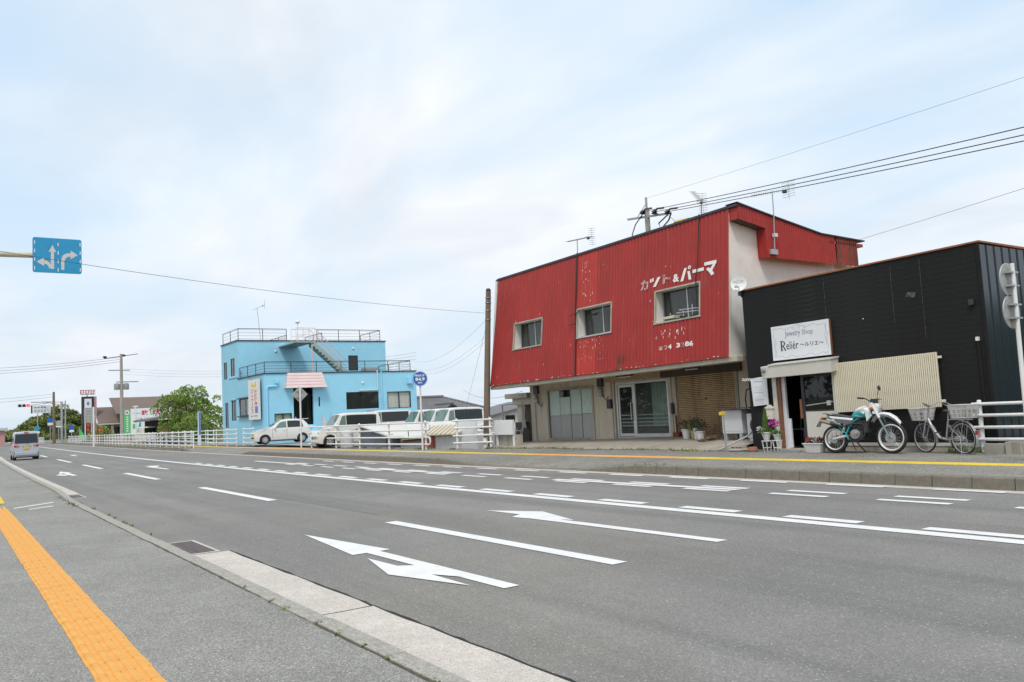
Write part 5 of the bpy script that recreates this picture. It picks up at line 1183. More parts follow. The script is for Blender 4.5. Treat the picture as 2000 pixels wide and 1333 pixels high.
mb = MB(); mb.tube([(.45, 0, .285), (.36, 0, .66)], .018, 8); build('seat_tube', mb, 'bike_silver', BC, smooth=True)
mb = MB(); mb.tube([(.36, 0, .64), (.335, 0, .84)], .013, 8); build('seat_post', mb, 'chrome', BC, smooth=True)
mb = MB()
for s in (-1, 1): mb.tube([(.45, s * .03, .285), (0, s * .06, R_)], .010, 6); mb.tube([(.375, s * .02, .60), (0, s * .06, R_)], .008, 6)
build('rear_stays', mb, 'bike_silver', BC)
mb = MB(); mb.tube([(.92, 0, .68), (.88, 0, .84)], .022, 10); build('head_tube', mb, 'bike_silver', BC, smooth=True)
mb = MB()
for s in (-1, 1): mb.tube([(.915, 0, .69), (.93, s * .045, .66), (.97, s * .05, .52), (1.04, s * .05, R_)], .011, 6)
build('fork', mb, 'bike_silver', BC)
mb = MB(); mb.tube([(.88, 0, .84), (.86, 0, .98)], .013, 8); build('stem', mb, 'chrome', BC)
mb = MB(); mb.tube([(.54, -.27, .99), (.68, -.26, 1.05), (.80, -.20, 1.06), (.86, -.06, .99), (.86, .06, .99), (.80, .20, 1.06), (.68, .26, 1.05), (.54, .27, .99)], .011, 8); build('handlebar', mb, 'chrome', BC, smooth=True)
for s in (-1, 1):
    mb = MB(); mb.tube([(.52, s * .27, .985), (.64, s * .265, 1.035)], .017, 8); build('grip', mb, 'grey_plastic', BC, smooth=True)
    mb = MB(); mb.tube([(.60, s * .25, .965), (.74, s * .24, 1.03)], .006, 5); build('brake_lever', mb, 'chrome', BC)
mb = MB(); loftx(mb, [(.20, .875, .075, .02), (.25, .875, .09, .03), (.32, .875, .075, .03), (.40, .88, .035, .022), (.45, .878, .02, .015)]); build('saddle', mb, 'seat_grey', BC, smooth='all')
def guard(c, R, a0, a1, w=.03):
    mb = MB(); n = 20; mb.grid([[(c[0] + (R - .01) * cos(a), -w, c[2] + (R - .01) * sin(a)), (c[0] + R * cos(a), 0, c[2] + R * sin(a)), (c[0] + (R - .01) * cos(a), w, c[2] + (R - .01) * sin(a))] for a in [a0 + (a1 - a0) * i / n for i in range(n + 1)]]); return mb
build('mudguard', guard((0, 0, R_), R_ + .03, radians(20), radians(210)), 'bike_silver', BC, smooth='all'); build('mudguard', guard((1.04, 0, R_), R_ + .03, radians(75), radians(200)), 'bike_silver', BC, smooth='all')
mb = MB(); mb.box(-.36, -.03, .40, -.345, .03, .48); build('reflector', mb, 'lamp_red', BC)
mb = MB()
for s in (-1, 1): mb.tube([(.30, s * .05, .70), (.0, s * .06, .70), (-.22, s * .06, .70)], .008, 6); mb.tube([(-.1, s * .06, .70), (0, s * .065, R_)], .006, 5)
mb.tube([(-.22, -.06, .70), (-.22, .06, .70)], .008, 6); build('carrier', mb, 'chrome', BC)
mb = MB(); mb.prism([(-.02, -.055, .32), (.04, -.055, .38), (.42, -.055, .34), (.50, -.055, .29), (.42, -.055, .23), (.04, -.055, .27)], (0, .02, 0)); build('chain_case', mb, 'bike_silver', BC, bevel=.01)
mb = MB(); mb.tube([(.45, -.09, .285), (.40, -.10, .13)], .009, 6); mb.box(.34, -.18, .11, .45, -.10, .13); mb.tube([(.45, .09, .285), (.50, .10, .44)], .009, 6); mb.box(.45, .10, .43, .55, .18, .45); mb.cyl((.45, -.10, .285), (.45, .10, .285), .012, n=8); build('crank', mb, 'meter_dark', BC)
mb = MB(); mb.tube([(-.0, -.07, R_), (-.03, -.11, .02), (-.14, -.12, .012), (-.14, .12, .012), (-.03, .11, .02), (0, .07, R_)], .009, 6); build('stand', mb, 'chrome', BC)
def basket(name, x0, x1, z0, z1, w, taper, parent):
    """open basket of thin bars: four panels of vertical slats with a rim"""
    mb = MB(); xm = (x0 + x1) / 2
    def P(fx, fy, t): k = 1 - taper * (1 - t); return (xm + (fx - .5) * (x1 - x0) * k, (fy - .5) * 2 * w * k, z0 + (z1 - z0) * t)
    for t in (0, .33, .66, 1):
        r = .012 if t == 1 else .006; mb.tube([P(0, 0, t), P(1, 0, t), P(1, 1, t), P(0, 1, t)], r, 5, closed=True)
    n = 13
    for i in range(n):
        u = i / (n - 1)
        for a in ((u, 0), (u, 1), (0, u), (1, u)): mb.tube([P(*a, 0), P(*a, 1)], .0075, 4)
        mb.tube([P(u, 0, 0), P(u, 1, 0)], .006, 4)
    b_ = build(name, mb, 'basket_grey', parent)
    mb = MB(); mb.poly([P(0, 0, .72), P(1, 0, .72), P(1, 0, .98), P(0, 0, .98)]); mb.poly([P(1, 0, .72), P(1, 1, .72), P(1, 1, .98), P(1, 0, .98)]); mb.poly([P(0, 1, .72), P(1, 1, .72), P(1, 1, .98), P(0, 1, .98)]); mb.poly([P(0, 0, .72), P(0, 1, .72), P(0, 1, .98), P(0, 0, .98)]); build('rim_band', mb, 'basket_grey', b_)
basket('front_basket', .88, 1.24, .69, .94, .19, .22, BC); basket('rear_basket', -.30, .16, .73, .99, .17, .15, BC)
mb = MB(); mb.tube([(.95, -.03, .58), (1.0, -.03, .70)], .007, 5); mb.tube([(1.04, -.05, R_), (1.1, -.06, .70)], .005, 5); mb.tube([(1.04, .05, R_), (1.1, .06, .70)], .005, 5); build('basket_bracket', mb, 'chrome', BC)
BC.location = (-8.69, 16.83, .165); BC.rotation_euler = (radians(0), 0, atan2(.34, -.98))
# ------------------------------------------------------------------ vehicles
mat('car_white', (0.74, 0.73, 0.70), 0.3, coat=0.6); mat('car_pearl', (0.72, 0.71, 0.66), 0.3, coat=0.6); mat('car_cream', (0.60, 0.57, 0.49), 0.35, coat=0.4); mat('car_silver', (0.46, 0.48, 0.53), 0.32, 0.35, coat=0.6)
mat('car_black', (0.012, 0.012, 0.013), 0.5); mat('car_trim', (0.05, 0.05, 0.052), 0.5); mat('hub_silver', (0.55, 0.55, 0.56), 0.35, 0.6); mat('plate_yellow', (0.68, 0.48, 0.05), 0.5); mat('interior', (0.10, 0.10, 0.10), 0.9); mat('seat_cloth', (0.17, 0.17, 0.17), 0.9)
glass('glass_car', (0.60, 0.76, 0.73), 0.66, 0.02); glass('glass_tint', (0.16, 0.20, 0.20), 0.6, 0.02)
def vehicle(name, label, cat, prof, W, paint, wheels, wr, belt, roofw, glass_sides, group=None, rear_tint='glass_tint', front=None):
    """prof: stations (x from the nose, roof z, hood flag); nose at +x. Cross-section: sill, widest line, belt, roof edge, roof centre"""
    t = thing(name, label, cat, (0, 0, 0), group)
    hw = W / 2; sill = .20
    def sec(x, zt, zs, f):
        """f: how far the section narrows at the ends"""
        bz = min(belt, zt - .01); w = hw * f; k = max(0, min(1, (zt - bz) / .55)); rw = w - (w - roofw * f) * k
        return [(x, 0, zs), (x, w * .94, zs), (x, w, zs + .22), (x, w, (zs + bz) / 2 + .08), (x, w * .985, bz), (x, w * .985 + (rw - w * .985) * .5, bz + (zt - bz) * .5), (x, rw, zt - .045 * min(1, k * 3) - .005), (x, rw * .86, zt - .008), (x, 0, zt + .01)]
    S = [sec(*p) for p in prof]
    mb = MB(); mb.grid([[(a, b, c) for a, b, c in s] for s in S]); mb.grid([[(a, -b, c) for a, b, c in reversed(s)] for s in S])
    for s in (S[0], S[-1]): mb.poly([(a, b, c) for a, b, c in s] + [(a, -b, c) for a, b, c in reversed(s[1:-1])])
    body = build('body', mb, paint, t, smooth=True)
    xs = [p[0] for p in prof]
    def at(x, r, lift=.006):
        for i in range(len(xs) - 1):
            if xs[i] >= x >= xs[i + 1]:
                k = (xs[i] - x) / (xs[i] - xs[i + 1]); a, b_ = Vector(S[i][r]), Vector(S[i + 1][r]); p = a.lerp(b_, k); return p
    def side_glass(xa, xb, m, lo=.06, hi=.12, rake_f=0, rake_r=0):
        for s in (-1, 1):
            rows = []
            for j in range(5):
                u = lo + (1 - lo - hi) * j / 4; row = []
                for i in range(9):
                    x = xa + rake_f * u + (xb - rake_r * u - xa - rake_f * u) * i / 8
                    p4, p5, p6 = at(x, 4), at(x, 5), at(x, 6); p = p4.lerp(p5, u * 2) if u < .5 else p5.lerp(p6, u * 2 - 1)
                    row.append((p.x, s * (p.y + .007), p.z))
                rows.append(row)
            build('side_window', MB().grid(rows), m, t, smooth='all')
    for a in glass_sides: side_glass(*a)
    for x in wheels:
        for s in (-1, 1):
            mb = MB(); c = (x, s * (hw - .10), wr); mb.lathe([(wr * .7, -.09), (wr, -.08), (wr, .08), (wr * .95, .10), (wr * .62, .105)], c, (0, s, 0), 28); w = build('wheel', mb, 'rubber', t, smooth=True)
            mb = MB(); mb.lathe([(wr * .62, .106), (wr * .60, .118), (wr * .2, .112), (wr * .12, .12)], c, (0, s, 0), 28); build('hub_cap', mb, 'hub_silver', w, smooth=True)
            mb = MB()
            for q in range(7): a = 2 * pi * q / 7; cc = Vector((x + wr * .42 * cos(a), s * (hw - .10 + .1195), wr + wr * .42 * sin(a))); mb.poly([cc + Vector((wr * .09 * cos(b), 0, wr * .09 * sin(b))) for b in [2 * pi * k / 8 for k in range(8)]])
            stuff(build('hub_holes', mb, 'car_black', w))
            mb = MB(); n = 18; arc = [(x + (wr + .065) * cos(pi * k / n), wr + (wr + .065) * sin(pi * k / n)) for k in range(n + 1)]; mb.poly([(a, s * (hw + .004), b_) for a, b_ in arc if True] + [(x - wr - .065, s * (hw * .985), .2), (x + wr + .065, s * (hw * .985), .2)]); build('wheel_arch', mb, 'car_black', t)
    mb = MB(); mb.box(xs[-1] + .25, -hw * .82, .16, xs[0] - .25, hw * .82, .26); build('underbody', mb, 'car_black', t)
    return t, at, S, xs, hw, build
def pane_between(t, at, xa, xb, ra, m, name, frac=.84, lift=.012):
    """windscreen or rear glass: between two stations over the middle of the section"""
    pa, pb = at(xa, ra), at(xb, ra); qa, qb = at(xa, 8), at(xb, 8)
    rows = []
    for k in range(5):
        x = xa + (xb - xa) * k / 4; e, c_ = at(x, 7), at(x, 8); g = at(x, 6); row = []
        for y in (-1, -.6, 0, .6, 1): w = g.y * frac; row.append((x + lift * (1 if xa > xb else -1) * 0, y * w, (c_.z if abs(y) < .1 else e.z + .002) + lift))
        rows.append(row)
    return build(name, MB().grid(rows), m, t, smooth='all')
def lamps(t, pts, m, name):
    for p, sz in pts: mb = MB(); mb.ball(p, *sz); build(name, mb, m, t, smooth='all')
def mirrors(t, x, y, z, m):
    for s in (-1, 1): mb = MB(); mb.ball((x, s * (y + .09), z), .06, .10, .075, 10, 6); build('mirror', mb, m, t, smooth='all')
def seats(t, xs_, w, z):
    for x in xs_:
        for s in (-1, 1): mb = MB(); mb.box(x - .12, s * w * .5 - .2, .5, x + .0, s * w * .5 + .2, z); mb.box(x - .1, s * w * .5 - .1, z, x - .03, s * w * .5 + .1, z + .2); build('seat', mb, 'seat_cloth', t, bevel=.03)
# white hatchback
PH = [(3.39, .55, .28, .80), (3.36, .72, .22, .90), (3.2, .80, .20, .97), (2.85, .90, .20, 1), (2.5, .98, .20, 1), (2.38, 1.02, .2, 1), (1.98, 1.32, .2, 1), (1.72, 1.44, .2, 1), (1.3, 1.49, .2, 1), (.8, 1.48, .2, 1), (.38, 1.42, .2, 1), (.16, 1.20, .2, .99), (.06, .98, .22, .97), (.02, .6, .26, .95), (0, .42, .3, .9)]
def hatchback():
    t, at, S, xs, hw, _ = vehicle('hatchback', 'small white hatchback parked nose to the road before the blue building', 'car', PH, 1.475, 'car_white', (2.78, .50), .275, .93, .58,
        [(2.25, 1.47, 'glass_car', .08, .12, -.42, 0), (1.40, .42, 'glass_tint', .08, .12, 0, -.10)])
    pane_between(t, at, 2.36, 1.78, 6, 'glass_car', 'windscreen'); pane_between(t, at, .17, .34, 6, 'glass_tint', 'rear_window')
    lamps(t, [((3.13, s * .55, .70), (.16, .14, .075)) for s in (-1, 1)], 'lamp_clear', 'headlight'); lamps(t, [((.07, s * .60, .86), (.06, .09, .12)) for s in (-1, 1)], 'lamp_red', 'tail_lamp'); mirrors(t, 2.2, .70, .98, 'car_white')
    for z, h, m in ((.60, .05, 'car_trim'), (.36, .10, 'car_trim')): mb = MB(); mb.box(3.345, -.42, z, 3.40, .42, z + h); build('grille', mb, m, t, bevel=.01)
    mb = MB(); mb.box(3.395, -.165, .44, 3.405, .165, .60); build('number_plate', mb, 'plate_yellow', t)
    mb = MB(); mb.box(.02, -.5, 1.44, .42, .5, 1.475); build('spoiler', mb, 'car_white', t, bevel=.015); seats(t, (1.5, .75), .74, 1.0)
    for s in (-1, 1):
        for x in (1.45, 2.33): mb = MB(); mb.box(x - .004, s * .742 - .003, .35, x + .004, s * .742 + .003, .92); build('door_gap', mb, 'car_trim', t)
        for x in (1.62, .62): mb = MB(); mb.box(x - .09, s * .748 - .01, .80, x + .09, s * .748 + .01, .825); build('door_handle', mb, 'car_white', t)
        mb = MB(); mb.box(.9, s * .70 - .02, .215, 2.4, s * .70 + .02, .25); build('sill_trim', mb, 'car_trim', t)
    return t
h_ = hatchback(); place(h_, (-50.9, 18.95, .28), radians(-96))
# tall box wagons: the cream one near the fence, the silver one driving, the parked vans
def boxcar(name, label, L, H, W, paint, nose, glass_l, belt, cat='van', group=None, hood=.9, lamp_z=.75):
    k = L / 3.39
    P = [(L, .55, .30, .86), (L - .03, .74, .24, .93), (L - .10, hood - .06, .21, .98), (L - nose * .75, hood, .2, 1), (L - nose, hood + .06, .2, 1), (L - nose - .28, H * .80, .2, 1), (L - nose - .46, H - .06, .2, 1), (L - nose - .8, H - .005, .2, 1), (L * .45, H, .2, 1), (.35, H - .02, .2, 1), (.14, H - .07, .2, 1), (.08, H * .86, .2, .995), (.03, belt, .22, .98), (.01, .6, .26, .96), (0, .42, .3, .93)]
    t, at, S, xs, hw, _ = vehicle(name, label, cat, P, W, paint, (L - .56 * k, .55 * k), .29, belt, W * .43, glass_l, group)
    pane_between(t, at, L - nose - .02, L - nose - .44, 6, 'glass_car', 'windscreen', .9)
    lamps(t, [((L - .07, s * W * .37, lamp_z), (.07, .13, .09)) for s in (-1, 1)], 'lamp_clear', 'headlight'); mirrors(t, L - nose - .2, W / 2 - .03, belt + .07, paint)
    mb = MB(); mb.box(L - .06, -W * .28, .42, L - .0, W * .28, .58); build('grille', mb, 'car_trim', t, bevel=.01)
    rows = []                                     # rear glass stands on the upright tail
    for j in range(4):
        z = belt + .04 + (H - .2 - belt) * j / 3; x = .028 + (.06) * j / 3; w = (W * .46) - .05 * j / 3; rows.append([(x - .03, y * w, z) for y in (-1, -.5, 0, .5, 1)])
    build('rear_window', MB().grid(rows), 'glass_tint', t, smooth='all')
    seats(t, (L - nose - 1.1, L - nose - 2.0), W / 2, 1.12)
    return t, at
t, at = boxcar('box_wagon', 'cream tall wagon parked close behind the white rail fence', 3.39, 1.69, 1.475, 'car_pearl', .72, [(2.40, 1.95, 'glass_car', .06, .1, -.30, 0), (1.92, .32, 'glass_tint', .06, .1, 0, .06)], .98, hood=.93)
place(t, (-40.2, 18.75, .18), radians(-92))
t, at = boxcar('minivan', 'long white minivan parked before the windows of the blue building', 4.4, 1.85, 1.69, 'car_white', 1.05, [(3.1, 2.45, 'glass_car', .06, .1, -.45, 0), (2.42, .4, 'glass_tint', .06, .1, 0, .05)], 1.0, hood=.98)
place(t, (-52.4, 26.9, .2), radians(-90))
for (x, y, lab) in ((-47.8, 27.5, 'white van farthest of the three vans parked beyond the low sheds'), (-45.8, 27.6, 'white van in the middle of the three vans parked beyond the low sheds'), (-43.6, 27.3, 'white van nearest of three beyond the low sheds, beside the brown pole')):
    t, at = boxcar('parked_van', lab, 3.39, 1.88, 1.475, 'car_white', .45, [(2.70, 2.2, 'glass_car', .04, .1, -.22, 0), (2.16, .25, 'glass_tint', .04, .1, 0, .04)], 1.08, group='white vans parked in a row', hood=1.0)
    place(t, (x, y, .03), radians(-90))
# silver wagon on the road, seen from behind
t, at = boxcar('silver_wagon', 'silver wagon with a yellow plate driving away along the near lane', 3.39, 1.88, 1.475, 'car_silver', .70, [(2.40, 1.95, 'glass_car', .06, .1, -.30, 0), (1.92, .32, 'glass_tint', .06, .1, 0, .06)], 1.06, cat='car', hood=.95)
for s in (-1, 1): mb = MB(); mb.box(-.025, s * .56 - .15, .86, .03, s * .56 + .15, .99); build('tail_lamp', mb, 'lamp_red', t, bevel=.03)
for s in (-1, 1): mb = MB(); mb.box(-.03, s * .50 - .05, .90, -.0, s * .50 + .05, .95); build('reverse_lamp', mb, 'lamp_clear', t)
mb = MB(); mb.box(-.03, -.165, .72, -.012, .165, .89); pl = build('number_plate', mb, 'plate_yellow', t)
mb = MB(); mb.box(-.05, -.66, .30, .05, .66, .52); build('bumper', mb, 'car_silver', t, bevel=.03)
mb = MB(); mb.box(-.028, -.28, .90, .0, .28, .95); build('plate_garnish', mb, 'chrome', t, bevel=.01); mb = MB(); mb.tube([(-.03, .0, 1.06), (-.035, -.14, 1.14)], .012, 6); build('wiper', mb, 'car_black', t); mb = MB(); mb.box(.02, -.14, 1.80, .09, .14, 1.84); build('brake_light', mb, 'lamp_red', t)
place(t, (-63.6, 4.43 + .0, 0.006), radians(180))
# ------------------------------------------------------------------ rail fences
mat('fence_white', (0.76, 0.76, 0.75), 0.45, noise=(3, 0.05), dirt=[[(0.30, 0.15, 0.07), 3.2, 0.70, 0.7], [(0.45, 0.44, 0.40), 1.5, 0.6, 0.35]])
def fence(label, pts, zs, rails, h=1.12, rail_r=.034, post_r=.045, ends=('', ''), over=.12):
    """pts: post positions along the fence; rails at heights above the ground"""
    t = thing('rail_fence', label, 'fence', (pts[0][0], pts[0][1], zs), 'white pipe rail fences along the far pavement')
    for p in pts:
        mb = MB(); mb.cyl((p[0], p[1], zs - .05), (p[0], p[1], zs + h + .03), post_r, n=10); mb.ball((p[0], p[1], zs + h + .03), post_r, post_r, post_r * .6, 10, 4); build('post', mb, 'fence_white', t, smooth=True)
    P = [Vector((p[0], p[1], 0)) for p in pts]; d0 = (P[0] - P[1]).normalized() * over; d1 = (P[-1] - P[-2]).normalized() * over
    L_ = [P[0] + d0] + P[1:-1] + [P[-1] + d1]; fw = Vector((0, -.045, 0))
    for z in rails: mb = MB(); mb.tube([q + fw + Vector((0, 0, zs + z)) for q in L_], rail_r, 8); build('rail', mb, 'fence_white', t, smooth=True)
    for e, (q, d) in zip(ends, ((L_[0], d0), (L_[-1], d1))):
        if e:
            for a, b in ((rails[0], rails[1]), (rails[2], rails[3])):
                mb = MB(); c = (a + b) / 2; r = (b - a) / 2; dn = d.normalized(); mb.tube([q + fw + dn * (r * .55 * sin(pi * k / 10)) + Vector((0, 0, zs + c - r * cos(pi * k / 10))) for k in range(11)], rail_r, 8); build('end_loop', mb, 'fence_white', t, smooth=True)
    return t
R4 = (.22, .50, .80, 1.09)
fence('white four rail fence before the low sheds with looped end by the round blue sign', [(-41.8, 15.78), (-38.5, 15.78), (-35.75, 15.8), (-32.7, 15.82), (-29.45, 15.86)], .15, R4, ends=('', 'loop'), over=.35)
fence('short white fence corner around the brown utility pole', [(-28.15, 16.55), (-26.75, 17.2)], .16, R4, over=.15)
fence('white rail fence left of the white hatchback before the blue building', [(-62.4, 15.75), (-60.3, 15.8), (-57.9, 15.9), (-56.1, 16.0)], .16, R4, over=.1)
fence('short white fence piece directly beside the white hatchback nose', [(-54.6, 16.05), (-52.9, 16.15)], .18, R4, over=.1)
fence('white three rail fence with rust spots at the right corner of the black shop', [(-8.55, 17.3), (-6.4, 17.3), (-4.4, 17.3)], .15, (.29, .53, .77, 1.0), h=1.03, rail_r=.032, post_r=.045, over=.13)
def long_fence(label, x0, x1, y, step, **k):
    pts = []; x = x0
    while x > x1: pts.append((x, y + B(x))); x -= step
    return fence(label, pts, .15, R4, **k)
long_fence('long white rail fence along the kerb beyond the driveway, its end curved down', -57.4, -150, 13.1, 2.3, over=.03)
long_fence('white rail fence along the back of the pavement before the trees and billboard', -64.5, -130, 16.1, 2.6, ends=('loop', ''), over=.1)
long_fence('low white fence in the far distance beyond the signal poles', -178, -200, 11.3, 2.6)
# ------------------------------------------------------------------ signs
mat('sign_blue', (0.02, 0.30, 0.55), 0.4, noise=((2, 0.08), (12, 0.06)), dirt=[(0.10, 0.42, 0.62), 14, 0.63, 0.6]); mat('sign_blue_deep', (0.012, 0.12, 0.52), 0.4, noise=(4, 0.06)); mat('sign_mark', (0.62, 0.60, 0.57), 0.5, noise=(10, 0.06)); mat('mark_white', (0.80, 0.80, 0.80), 0.5)
mat('sign_back', (0.42, 0.43, 0.42), 0.5, 0.4, noise=((3, 0.10), (12, 0.08)), dirt=[(0.25, 0.22, 0.18), 4, 0.6, 0.5]); mat('pole_white', (0.74, 0.74, 0.73), 0.45, noise=(3, 0.05), dirt=[(0.35, 0.25, 0.18), 3, 0.68, 0.5]); mat('arm_cream', (0.55, 0.50, 0.38), 0.5, noise=(3, 0.1))
mat('pole_concrete', (0.36, 0.34, 0.30), 0.9, noise=((1.5, 0.08), (8, 0.06)), streak=((0.22, 0.19, 0.15), 4, 0.56, 0.5)); mat('pole_brown', (0.20, 0.155, 0.11), 0.9, noise=((1.5, 0.12), (9, 0.08)), streak=((0.10, 0.075, 0.055), 5, 0.54, 0.6)); mat('steel_grey', (0.36, 0.37, 0.38), 0.5, 0.5, noise=(4, 0.1)); mat('insul', (0.03, 0.03, 0.032), 0.4); mat('wire', (0.05, 0.05, 0.055), 0.6)
LS = thing('lane_sign', 'blue overhead lane sign with white turn arrows on a long arm', 'road sign', (-24.1, -2.2, 0.03))
y0, y1, z0, z1 = 1.82, 2.94, 5.685, 6.595
mb = MB(); r = .05; arc = lambda cy_, cz_, a0: [(cy_ + r * cos(a0 + pi / 2 * k / 4), cz_ + r * sin(a0 + pi / 2 * k / 4)) for k in range(5)]
out = arc(y1 - r, z0 + r, -pi / 2) + arc(y1 - r, z1 - r, 0) + arc(y0 + r, z1 - r, pi / 2) + arc(y0 + r, z0 + r, pi)
mb.prism([(-24.0, a, b) for a, b in out], (-.03, 0, 0)); build('panel', mb, 'sign_blue', LS)
o3 = (-23.997, y0, z0); wv = (0, y1 - y0, 0); hv = (0, 0, z1 - z0)
def bend(cx_, cy_, r0, r1, a0, a1, ax=1.0, n=10): return [(cx_ + r0 * cos(a0 + (a1 - a0) * k / n) * ax, cy_ + r0 * sin(a0 + (a1 - a0) * k / n)) for k in range(n + 1)] + [(cx_ + r1 * cos(a1 - (a1 - a0) * k / n) * ax, cy_ + r1 * sin(a1 - (a1 - a0) * k / n)) for k in range(n + 1)]
asp = (z1 - z0) / (y1 - y0)
P1 = [[(.365, .11), (.43, .11), (.43, .599), (.365, .599)], [(.32, .60), (.475, .60), (.40, .80)]]
bq = bend(.365 - .17 * asp, .11 + .02, .17, .26, 0, pi / 2, asp)
P1 += [[(.364, .12), (.364, .24), (.33, .30), (.28, .345), (.23, .35), (.23, .25), (.27, .24), (.31, .20), (.33, .12)], [(.229, .18), (.229, .43), (.08, .30)]]
P1 += [[(.575, .10), (.64, .10), (.64, .32), (.66, .42), (.71, .48), (.77, .49), (.77, .59), (.69, .58), (.62, .53), (.585, .45), (.575, .35)], [(.771, .42), (.771, .67), (.92, .545)]]
build('arrows', flat(P1, o3, wv, hv, .0), 'sign_mark', LS)
for u, n_, s_ in ((.03, 4, .07), (.505, 4, .04), (.96, 4, .07)):
    for k in range(n_): b = s_ + .245 * k; build('edge_dash', flat([[(u, b), (u + .018, b), (u + .018, b + .10), (u, b + .10)]], o3, wv, hv, .0005), 'mark_white', LS)
mb = MB(); mb.tube([(-24.08, -2.2, 5.9), (-24.08, 1.1, 6.12), (-24.08, 2.7, 6.14)], [.11, .075, .06], 10); build('arm', mb, 'arm_cream', LS, smooth=True)
mb = MB(); mb.tube([(-24.1, -2.2, -.02), (-24.1, -2.2, 5.2), (-24.08, -2.1, 5.7), (-24.08, -1.8, 5.93)], [.14, .12, .11, .11], 12); build('pole', mb, 'arm_cream', LS, smooth=True)
for z in (5.85, 6.4): mb = MB(); mb.box(-24.06, 1.9, z, -24.031, 2.86, z + .05); build('bracket', mb, 'steel_grey', LS)
# round radio frequency sign
FM = thing('frequency_sign', 'round blue radio frequency sign on a white pole reading 84.9', 'road sign', (-29.3, 15.62, .15))
mb = MB(); mb.cyl((-29.3, 15.62, .1), (-29.3, 15.62, 3.05), .038, n=12); build('pole', mb, 'pole_white', FM, smooth=True)
ax = Vector((.93, -.36, 0)).normalized(); c = Vector((-29.24, 15.6, 2.99)); u_ = Vector((0, 0, 1)).cross(ax).normalized(); v_ = Vector((0, 0, 1))
mb = MB(); mb.lathe([(.295, -.012), (.30, 0), (.295, .006)], c, ax, 36); build('plate', mb, 'sign_blue_deep', FM)
ring = [(c + ax * .0075 + (u_ * cos(2 * pi * k / 36) + v_ * sin(2 * pi * k / 36)) * R_) for R_ in (.272, .285) for k in range(36)]
mb = MB(); i0 = mb.add(ring); [mb.f.append((i0 + k, i0 + (k + 1) % 36, i0 + 36 + (k + 1) % 36, i0 + 36 + k)) for k in range(36)]; build('ring', mb, 'mark_white', FM)
for body, a, b, w, h, bo in (('FM大分', -.20, .075, .40, .11, .03), ('84.9', -.19, -.085, .38, .135, .05), ('MHz', -.09, -.19, .18, .065, .04)): build('lettering', text_mesh(body, c + ax * .009 + u_ * a + v_ * b, u_ * w, v_ * h, bold=bo), 'mark_white', FM)
# back of a diamond warning sign
DS = thing('warning_sign', 'bare metal back of a diamond warning sign on a white post before the pink awning', 'road sign', (-43.4, 15.8, .15))
mb = MB(); mb.cyl((-43.4, 15.8, .1), (-43.35, 15.8, 3.42), .045, n=12); build('pole', mb, 'pole_white', DS, smooth=True)
mb = MB(); c = Vector((-43.42, 15.8, 3.02)); s = .45; mb.prism([c + Vector((0, a, b)) for a, b in ((0, -s), (s, 0), (0, s), (-s, 0))], (-.012, 0, 0)); build('plate', mb, 'sign_back', DS)
for z in (2.85, 3.2): mb = MB(); mb.box(-43.44 + .03, 15.58, z - .02, -43.35, 16.02, z + .02); build('clamp', mb, 'galv', DS)
# backs of two round signs at the right edge
RS = thing('double_sign', 'white post carrying the grey backs of two round road signs beside the black shop', 'road sign', (-6.98, 15.7, .16))
mb = MB(); mb.cyl((-6.98, 15.7, .1), (-6.95, 15.7, 3.66), .038, n=12); build('pole', mb, 'pole_white', RS, smooth=True)
for z, r_ in ((3.38, .30), (2.80, .30)):
    mb = MB(); mb.lathe([(r_, 0), (r_ + .004, .01), (r_, .02)], (-7.03, 15.7, z), (-1, 0, 0), 32); build('plate', mb, 'sign_back', RS, smooth=True)
    for dz in (-.12, .12): mb = MB(); mb.box(-7.028, 15.55, z + dz - .015, -6.92, 15.85, z + dz + .015); build('clamp', mb, 'galv', RS)
# ------------------------------------------------------------------ poles and wires
UP = thing('utility_pole', 'weathered brown utility pole leaning beside the red building', 'utility pole', (-27.3, 17.35, .1))
mb = MB(); mb.tube([(-27.32, 17.35, 0), (-27.02, 17.37, 3.1), (-26.70, 17.40, 6.2)], [.135, .12, .10], 16); build('shaft', mb, 'pole_brown', UP, smooth=True)
for k, z in enumerate((5.1, 5.45, 5.75, 5.95)): f_ = z / 6.2; mb = MB(); mb.torus((-27.32 + .62 * f_, 17.35 + .05 * f_, z), .115, .014, (.1, .05, 1), 18, 6); build('band', mb, 'steel_grey', UP)
mb = MB(); mb.lathe([(.10, 0), (.10, .05), (.07, .10), (.01, .12)], (-26.70, 17.40, 6.2), (0, 0, 1), 14); build('cap', mb, 'meter_dark', UP, smooth=True)
mb = MB(); mb.tube([(-27.05, 17.15, .05), (-27.05, 17.15, .55)], .09, 10); build('guard_stub', mb, 'pole_white', UP)
def cable(label, a, b, sag, r, m='wire', n=24, group='overhead wires', cat='wire', name='overhead_wire'):
    a, b = Vector(a), Vector(b); mb = MB(); mb.tube([a.lerp(b, i / n) - Vector((0, 0, sag * 4 * (i / n) * (1 - i / n))) for i in range(n + 1)], r, 5); return tag(build(name, mb, m), label, cat, group)
P5 = (-26.80, 17.4, 5.35)
cable('thin wire from the brown pole out over the road past the blue lane sign', P5, (-12.3, -8.0, 5.1), .35, .005)
cable('slack guy wire down from the brown pole into the low sheds', (-26.8, 17.42, 5.25), (-33.2, 19.5, .3), .1, .005)
